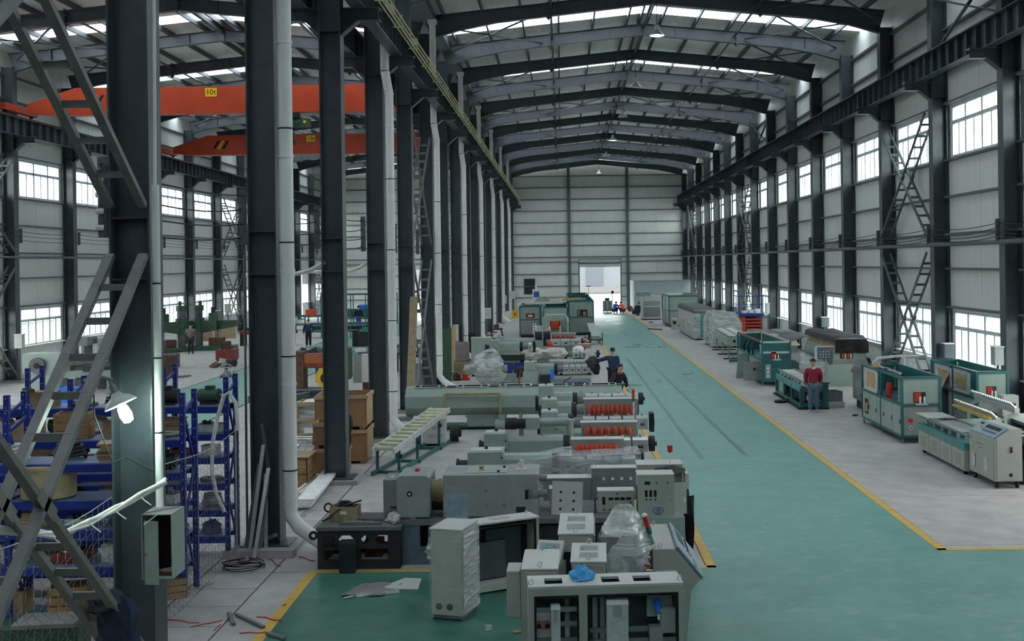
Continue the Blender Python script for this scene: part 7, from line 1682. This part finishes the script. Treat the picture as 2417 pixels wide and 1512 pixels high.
for k, (px, py, d, c_, l_) in enumerate(((1262, 800, 62, 'signblue', 'white upright sign with blue characters'), (1295, 812, 57, 'red', 'white upright sign with red characters'))):
    x, z = A(px, py, d); t = T('sign_post', l_ + ' among the machines', 'sign', (x, d, 0)); MB().cyl((0, 0, 0), (0, 0, 1.3), .02, 8).o('pole', 'offwhite', t); b_ = MB().box(-.09, .09, -.015, .015, 1.0, 1.6).o('board', 'hazy_white', t); boxes(b_, 'character', c_, [(.0, -.017, 1.08 + .15 * q) for q in range(4)], .09, .006, .09); MB().cyl((0, 0, 0), (0, 0, .03), .15, 14).o('base', 'dark', t)
for k, (px, d, l_) in enumerate(((1382, 55.5, 'grey signal post with red rings behind the workers'), (1388, 52.0, 'white barrier post with red bands beside the workers'))):
    x, z = A(px, 800, d); t = T('barrier_post', l_, 'post', (x, d, 0)); MB().cyl((0, 0, 0), (0, 0, 1.35), .05, 12).o('post', 'greygreen' if k == 0 else 'offwhite', t); cyls(t, 'red_band', 'red', [(0, 0, 1.0), (0, 0, 1.2)], (0, 0, 1), .065, 12, .1)
    MB().box(-.2, .2, -.2, .2, 0, .05).o('foot', 'dark', t)
t = T('out_feed_cart', 'teal tilting out-feed cart beside the aisle at the far machines', 'cart', (2.0, 66.5, 0), R(4))
for x in (-.35, .35): MB().beam((x, 0, .35), (x, 3.6, .35), .08, .1).o('side_rail', 'teal', t); MB().beam((x, 0, 0), (x, 0, .8), .06, .06).o('post', 'teal', t)
MB().beam((-.35, 0, .35), (.35, 0, .35), .08, .1).o('end_rail', 'teal', t); MB().beam((0, .6, .5), (0, 3.2, 1.15), .5, .06).o('chute', 'greygreen', t); MB().beam((0, 2.0, .35), (0, 2.4, .95), .12, .12).o('strut', 'midgrey', t)
for y in (.8, 1.6, 2.6): MB().box(-.35, .35, y - .04, y + .04, .36, .42).o('cross_bar', 'cabinet_lt', t); MB().box(-.33, -.27, y - .04, y + .04, 0, .36).o('leg', 'teal', t); MB().box(.27, .33, y - .04, y + .04, 0, .36).o('leg', 'teal', t)
t = T('bracket_pair', 'dark upright steel brackets on the floor before the far teal unit', 'bracket', (.55, 66.0, 0))
for x in (0, .95): MB().box(x, x + .12, 0, .2, 0, .85).o('upright', 'dark', t)
MB().box(.1, 1.0, 0, .2, 0, .08).o('foot', 'dark', t)
S(MB().box(-.5, .5, -.8, .8, 0, .03).box(-.45, -.38, -.8, .8, .03, .18).box(.1, .16, -.8, .8, .03, .1).box(.3, .36, -.8, .8, .03, .1), 'floor_tray', 'greygreen2', 'low slatted tray on the floor behind the workers', 'tray', (1.0, 58.8, .006), .3)
for k, (px, py, w_, l_) in enumerate(((1283, 719, 2.6, 'long pale rolled sheet lying across the far teal units, left'), (1355, 727, 1.6, 'pale rolled boards lying across the far teal units, right'))):
    x, z = A(px, py, 74.2 if k == 0 else 75.6); S(MB().beam((-w_ / 2, 0, 0), (w_ / 2, .3, .05), .3, .1).beam((-w_ / 2, .25, .05), (w_ / 2 - .3, .4, .12), .2, .08), 'rolled_sheet', 'cloth_white' if k == 0 else 'plylt', l_, 'sheet', (x, 75.5 if k == 0 else 76.0, 2.2 if k == 0 else 2.42))
t = T('far_line', 'long pale production line at the far end of the island', 'machine', (-3.2, 97, 0)); MB().box(0, 4.6, 0, 1.6, 0, 1.1).o('body', 'cabinet_lt', t); MB().box(.2, 2.4, -.02, 0, .2, .8).o('panel', 'greygreen', t); MB().prism([(.4, 1.1), (2.6, 1.1), (1.9, 2.0), (1.1, 2.0)], .2, 1.3).o('hopper', 'greygreen', t); MB().box(2.8, 4.2, .2, 1.3, 1.1, 1.5).o('head', 'redpaint', t); MB().box(3.0, 3.8, .0, .4, 1.5, 1.9).o('hood', 'hazy_white', t)
t = T('screen_cabinet', 'white cabinet with a dark blue screen at the far end', 'control panel', (-2.65, 99.5, 0)); MB().box(0, .85, 0, .6, 0, 2.6).o('body', 'whitebox', t); MB().box(.12, .6, -.02, 0, 1.9, 2.4).o('screen', 'signblue', t); MB().cyl((.3, .3, 2.6), (.3, .3, 3.0), .08, 10).o('cap', 'whitebox', t)
wn = sempty('window_99', (-3.95, YE + .24, 1.7)); wn.name = 'window_%d' % (nwin + 1); MB().box(0, 1.15, 0, .05, 0, 1.6).o('dark_pane', 'dark', wn); MB().box(-.05, 0, -.03, .05, -.05, 1.65).box(1.15, 1.2, -.03, .05, -.05, 1.65).box(-.05, 1.2, -.03, .05, 1.6, 1.75).o('window_frame', 'cabinet_lt', wn)
x, y = G(1390, 752); t = T('tall_stand', 'thin tall T-shaped stand in front of the open door', 'stand', (x, y, 0)); MB().cyl((0, 0, 0), (0, 0, 2.85), .02, 8).o('pole', 'dark', t); MB().box(-.25, .25, -.03, .03, 2.82, 2.88).o('cross_bar', 'dark', t); MB().box(-.2, .2, -.2, .2, 0, .04).o('foot', 'dark', t)
t = T('tool_cart', 'pale tool cart with dark mesh sides by the open door', 'cart', (4.0, 109.5, 0)); MB().box(0, .85, 0, .6, .1, 1.1).o('box', 'midgrey', t)
for x in (0, .42, .85): MB().box(x - .04, x + .04, -.04, .02, 0, 1.15).o('upright', 'cabinet_lt', t)
MB().box(-.05, .9, -.05, .65, 1.1, 1.15).o('top', 'cabinet_lt', t); MB().box(.2, .6, .1, .5, 1.15, 1.4).o('top_box', 'dark', t); MB().beam((.9, .2, 0), (.9, .2, 1.9), .04, .04).box(.8, 1.05, .15, .25, 1.85, 2.1).o('lamp_arm', 'dark', t)
heap('dark heap of equipment against the store partition', 6.6, 104.5, 9, .5, ['dark', 'cloth_grey', 'machgrey', 'redpaint'], 18, 'equipment_heap', 1.5)
# arched pale strip hanging at the rack end
pts = []
for px, py in ((562, 1015), (556, 950), (540, 925), (528, 935), (512, 990), (501, 1050), (500, 1110), (510, 1165), (530, 1208)):
    x, z = A(px, py, 18.9); pts.append((x, 18.9, z))
S(MB().tube(pts, .035, 8), 'foam_strip', 'cablewhite', 'pale foam strip bent in an arch over the third blue rack', 'strip')
# ------------------------------------------------------------------ people
def skin_mesh(name, nodes, edges, mname, par, sub=1, root=0):
    """connected joints with radii grown into one smooth surface"""
    keys = list(nodes); me = bpy.data.meshes.new(name)
    me.from_pydata([nodes[k][0] for k in keys], [(keys.index(a), keys.index(b)) for a, b in edges], [])
    ob = bpy.data.objects.new(name, me); col.objects.link(ob); ob.parent = par
    md = ob.modifiers.new('skin', 'SKIN'); md.use_smooth_shade = True; md.branch_smoothing = .4
    lay = me.skin_vertices[0].data if len(me.skin_vertices) else None
    for i, k in enumerate(keys):
        r = nodes[k][1]; r = r if isinstance(r, tuple) else (r, r)
        lay[i].radius = r; lay[i].use_root = (i == root)
    sb = ob.modifiers.new('sub', 'SUBSURF'); sb.levels = sub; sb.render_levels = sub + 1
    me.materials.append(MATS[mname]); return ob
BASE = dict(pel=(0, 0, .92), bel=(0, 0, 1.08), che=(0, .0, 1.28), nec=(0, .01, 1.45), hd0=(0, -.005, 1.54), hd1=(0, -.015, 1.63), hd2=(0, -.005, 1.70),
            shL=(-.2, .01, 1.38), elL=(-.275, .03, 1.12), wrL=(-.28, -.03, .88), shR=(.2, .01, 1.38), elR=(.275, .03, 1.12), wrR=(.28, -.03, .88),
            hpL=(-.09, 0, .88), knL=(-.10, -.02, .48), anL=(-.11, .02, .09), toL=(-.12, -.12, .04), hpR=(.09, 0, .88), knR=(.10, -.02, .48), anR=(.11, .02, .09), toR=(.12, -.12, .04))
def person(label, loc, rz, pose=None, jacket='navy', trousers='navy_dk', shoes='dark', gloves=None, collar=None, hair='hair', s=1.0, face=True):
    J = dict(BASE); J.update(pose or {})
    V = {k: Vector(v) * s for k, v in J.items()}
    t = T('person', label, 'person', loc, rz)
    n, e = {}, []
    def nd(k, r, key=None): n[key or k] = (tuple(V[k]), r * s)
    for k, r in (('pel', .11), ('bel', .10), ('che', .115), ('nec', .05), ('hd0', .068), ('hd1', .088), ('hd2', .062), ('shL', .055), ('elL', .04), ('wrL', .026), ('shR', .055), ('elR', .04), ('wrR', .026), ('hpL', .08), ('knL', .055), ('anL', .036), ('hpR', .08), ('knR', .055), ('anR', .036)): nd(k, r)
    e += [('pel', 'bel'), ('bel', 'che'), ('che', 'nec'), ('nec', 'hd0'), ('hd0', 'hd1'), ('hd1', 'hd2'), ('che', 'shL'), ('shL', 'elL'), ('elL', 'wrL'), ('che', 'shR'), ('shR', 'elR'), ('elR', 'wrR'), ('pel', 'hpL'), ('hpL', 'knL'), ('knL', 'anL'), ('pel', 'hpR'), ('hpR', 'knR'), ('knR', 'anR')]
    # hands: palm and five bent fingers, thumb leaving the side of the palm
    for S_ in 'LR':
        d = (V['wr' + S_] - V['el' + S_]).normalized(); sd = d.cross(Vector((0, -1, 0)))
        sd = (sd if sd.length > .1 else d.cross(Vector((0, 0, 1)))).normalized(); up = sd.cross(d)
        w = V['wr' + S_]; pm = w + d * .055 * s
        n['pm' + S_] = (tuple(pm), .027 * s); e.append(('wr' + S_, 'pm' + S_))
        for i, (o_, L) in enumerate(((-.027, .062), (-.009, .072), (.009, .068), (.027, .052))):
            k0, k1, k2 = 'f%s%d' % (S_, i), 'g%s%d' % (S_, i), 'h%s%d' % (S_, i)
            a = pm + d * .032 * s + sd * o_ * s; b = a + (d * .8 + up * .35).normalized() * L * .55 * s; c = b + (d * .35 + up * .8).normalized() * L * .5 * s
            n[k0], n[k1], n[k2] = (tuple(a), .010 * s), (tuple(b), .0088 * s), (tuple(c), .007 * s); e += [('pm' + S_, k0), (k0, k1), (k1, k2)]
        a = w + d * .025 * s - sd * .035 * s; b = a + (d * .6 - sd * .6 + up * .3).normalized() * .04 * s
        n['t' + S_], n['u' + S_] = (tuple(a), .012 * s), (tuple(b), .009 * s); e += [('pm' + S_, 't' + S_), ('t' + S_, 'u' + S_)]
    skin_mesh('body', n, e, 'skin', t)
    jk = {'pel': (V['pel'] + Vector((0, 0, -.1)) * s, .18), 'bel': (V['bel'], .165), 'che': (V['che'], .175), 'nec': (V['nec'] + Vector((0, 0, -.045)) * s, .075), 'shL': (V['shL'], .098), 'elL': (V['elL'], .08), 'wrL': (V['wrL'], .06), 'shR': (V['shR'], .098), 'elR': (V['elR'], .08), 'wrR': (V['wrR'], .06)}
    j_ = skin_mesh('jacket', {k: (tuple(v), (r * s * 1.12 if k in ('pel', 'bel', 'che') else r * s, r * s * (.85 if k in ('pel', 'bel', 'che') else 1))) for k, (v, r) in jk.items()}, [('pel', 'bel'), ('bel', 'che'), ('che', 'nec'), ('che', 'shL'), ('shL', 'elL'), ('elL', 'wrL'), ('che', 'shR'), ('shR', 'elR'), ('elR', 'wrR')], jacket, t)
    if collar: MB().lathe([(.06 * s, 0), (.085 * s, 0), (.075 * s, .06 * s), (.06 * s, .06 * s), (.06 * s, 0)], n=14).o('collar', collar, t, V['nec'] - Vector((0, 0, .045)) * s)
    skin_mesh('trousers', {k: (tuple(V[k]), r * s) for k, r in (('pel', .15), ('hpL', .12), ('knL', .09), ('anL', .075), ('hpR', .12), ('knR', .09), ('anR', .075))}, [('pel', 'hpL'), ('hpL', 'knL'), ('knL', 'anL'), ('pel', 'hpR'), ('hpR', 'knR'), ('knR', 'anR')], trousers, t)
    for S_ in 'LR': skin_mesh('shoe', {'a': (tuple(V['an' + S_] + Vector((0, .03, -.035)) * s), .045 * s), 'b': (tuple((V['an' + S_] + V['to' + S_]) / 2 + Vector((0, 0, -.01)) * s), .046 * s), 'c': (tuple(V['to' + S_]), .036 * s)}, [('a', 'b'), ('b', 'c')], shoes, t)
    if gloves:
        for S_ in 'LR': MB().blob((0, 0, 0), (.05 * s, .05 * s, .06 * s), .1, 10, 8, 3).o('glove_cuff', gloves, t, V['wr' + S_])
    hd = V['hd1']; fw = (V['hd0'] - V['nec']); up = (V['hd2'] - V['hd0']).normalized()
    hm = MB().blob((0, .028 * s, .04 * s), (.094 * s, .095 * s, .082 * s), .06, 16, 10, 7); hm.o('hair', hair, t, hd)
    if face:
        for x in (-.034, .034):
            MB().blob((0, 0, 0), (.013 * s, .008 * s, .008 * s), 0, 8, 6).o('eye', 'hair', t, hd + Vector((x, -.092, -.012)) * s)
            MB().blob((0, 0, 0), (.014 * s, .02 * s, .03 * s), 0, 8, 6).o('ear', 'skin', t, hd + Vector((x * 2.75, .0, -.02)) * s)
        MB().blob((0, 0, 0), (.013 * s, .018 * s, .02 * s), 0, 8, 6).o('nose', 'skin', t, hd + Vector((0, -.1, -.035)) * s); MB().box(-.022 * s, .022 * s, -.004, .004, -.004 * s, .004 * s).o('mouth', 'redpaint', t, hd + Vector((0, -.086, -.068)) * s)
    return t
x, y = G(1921, 973)
person('man in a dark red jacket and jeans standing by the feed table', (x, y, .006), R(-12), dict(elL=(-.25, .06, 1.13), wrL=(-.22, .05, .92), elR=(.24, .1, 1.13), wrR=(.2, .14, .93), toL=(-.16, -.11, .04), toR=(.1, -.13, .04)), 'jkt_red', 'jeans', 'shoe', collar='cabinet_lt', s=1.0)
person('man in navy seen from behind lifting a dark bundle beside the extruder', (1.86, 42.2, .006), R(205), dict(elR=(.36, -.22, 1.28), wrR=(.55, -.42, 1.24), elL=(-.25, -.02, 1.15), wrL=(-.2, -.15, .98)), 'navy', 'navy_dk', s=1.0)
t = T('dark_bundle', 'dark cloth bundle held out by the man in navy', 'bundle', (1.12, 42.45, 1.18)); MB().blob((0, 0, 0), (.24, .22, .22), .25, 14, 10, 91).o('bundle', 'cloth_grey', t); MB().blob((.12, 0, -.22), (.16, .15, .24), .3, 12, 8, 92).o('hanging_end', 'cloth_blk', t)
person('worker with red collar and white gloves bending behind the long tank', (1.72, 36.3, .006), R(35), dict(che=(0, -.12, 1.24), nec=(0, -.17, 1.40), hd0=(.01, -.19, 1.48), hd1=(.02, -.2, 1.57), hd2=(.02, -.19, 1.64), shL=(-.18, -.12, 1.34), elL=(-.36, -.25, 1.18), wrL=(-.55, -.32, 1.06), shR=(.18, -.1, 1.34), elR=(.3, -.1, 1.1), wrR=(.34, -.12, .88)), 'navy_dk', 'navy_dk', gloves='offwhite', collar='red', s=1.0)
person('man in grey working at the green radial drill', (*A(450, 800, 64.3)[:1], 64.3, .006), R(180), dict(wrL=(-.2, -.3, 1.15), elL=(-.27, -.1, 1.16), wrR=(.2, -.3, 1.15), elR=(.27, -.1, 1.16)), 'wk_grey', 'trous_dk', s=1.02)
person('worker in navy overalls standing on the far hall aisle', (-15.6, 68.6, .006), R(10), dict(wrR=(.38, -.15, .95)), 'navy', 'navy_dk', s=.98)
person('man in dark jacket and blue jeans walking away in the far hall', (-15.9, 87.2, .006), R(185), None, 'navy_dk', 'jeans_blue', s=1.04)
SIT = dict(pel=(0, .05, .5), bel=(0, .0, .66), che=(0, -.1, .86), nec=(0, -.16, 1.02), hd0=(0, -.2, 1.1), hd1=(0, -.22, 1.19), hd2=(0, -.21, 1.26), shL=(-.17, -.1, .97), elL=(-.24, -.3, .78), wrL=(-.12, -.48, .68), shR=(.17, -.1, .97), elR=(.24, -.3, .78), wrR=(.12, -.48, .68), hpL=(-.1, .0, .48), knL=(-.14, -.42, .5), anL=(-.14, -.38, .09), toL=(-.15, -.5, .04), hpR=(.1, 0, .48), knR=(.14, -.42, .5), anR=(.14, -.38, .09), toR=(.15, -.5, .04))
CR = dict(SIT, pel=(0, .12, .32), bel=(0, .03, .47), che=(0, -.1, .66), nec=(0, -.18, .81), hd0=(0, -.23, .88), hd1=(0, -.26, .96), hd2=(0, -.26, 1.03), shL=(-.17, -.12, .77), elL=(-.25, -.32, .6), wrL=(-.13, -.48, .45), shR=(.17, -.12, .77), elR=(.25, -.32, .6), wrR=(.13, -.48, .45), hpL=(-.1, .08, .3), knL=(-.16, -.3, .52), anL=(-.13, -.06, .09), toL=(-.15, -.22, .04), hpR=(.1, .08, .3), knR=(.16, -.3, .52), anR=(.13, -.06, .09), toR=(.15, -.22, .04))
person('worker in dark blue sitting by the left wall of the far hall', (-20.9, 75.5, .006), R(190), SIT, 'navy', 'navy_dk', s=1.0)
S(MB().box(-.2, .2, -.2, .2, .36, .41).box(-.18, -.13, -.18, -.13, 0, .36).box(.13, .18, -.18, -.13, 0, .36).box(-.18, -.13, .13, .18, 0, .36).box(.13, .18, .13, .18, 0, .36), 'stool', 'wood', 'low stool under the sitting worker', 'stool', (-20.9, 75.47, .006))
person('worker in bright blue crouching by the open roller door', (5.05, 107.6, .006), R(150), CR, 'wk_blue', 'navy_dk', s=1.05)
person('crouching worker in dark clothes with an orange vest near the roller door', (5.75, 107.0, .006), R(215), CR, 'vest', 'navy_dk', s=1.05)
person('worker in navy bending beside the store partition', (6.75, 102.0, .006), R(120), dict(CR, che=(0, -.12, .7)), 'navy_dk', 'navy_dk', collar='red', s=1.15)
person('worker in white overalls crouching behind the covered extruder', (-.75, 51.2, .006), R(170), CR, 'offwhite', 'navy_dk', s=1.2)
S(MB().blob((0, 0, 0), (.13, .12, .14), .1, 12, 8, 5), 'orange_cap', 'redorange', 'orange cap-like cover on the covered extruder', 'cover', (A(1299, 830, 49.4)[0], 49.45, 1.4))
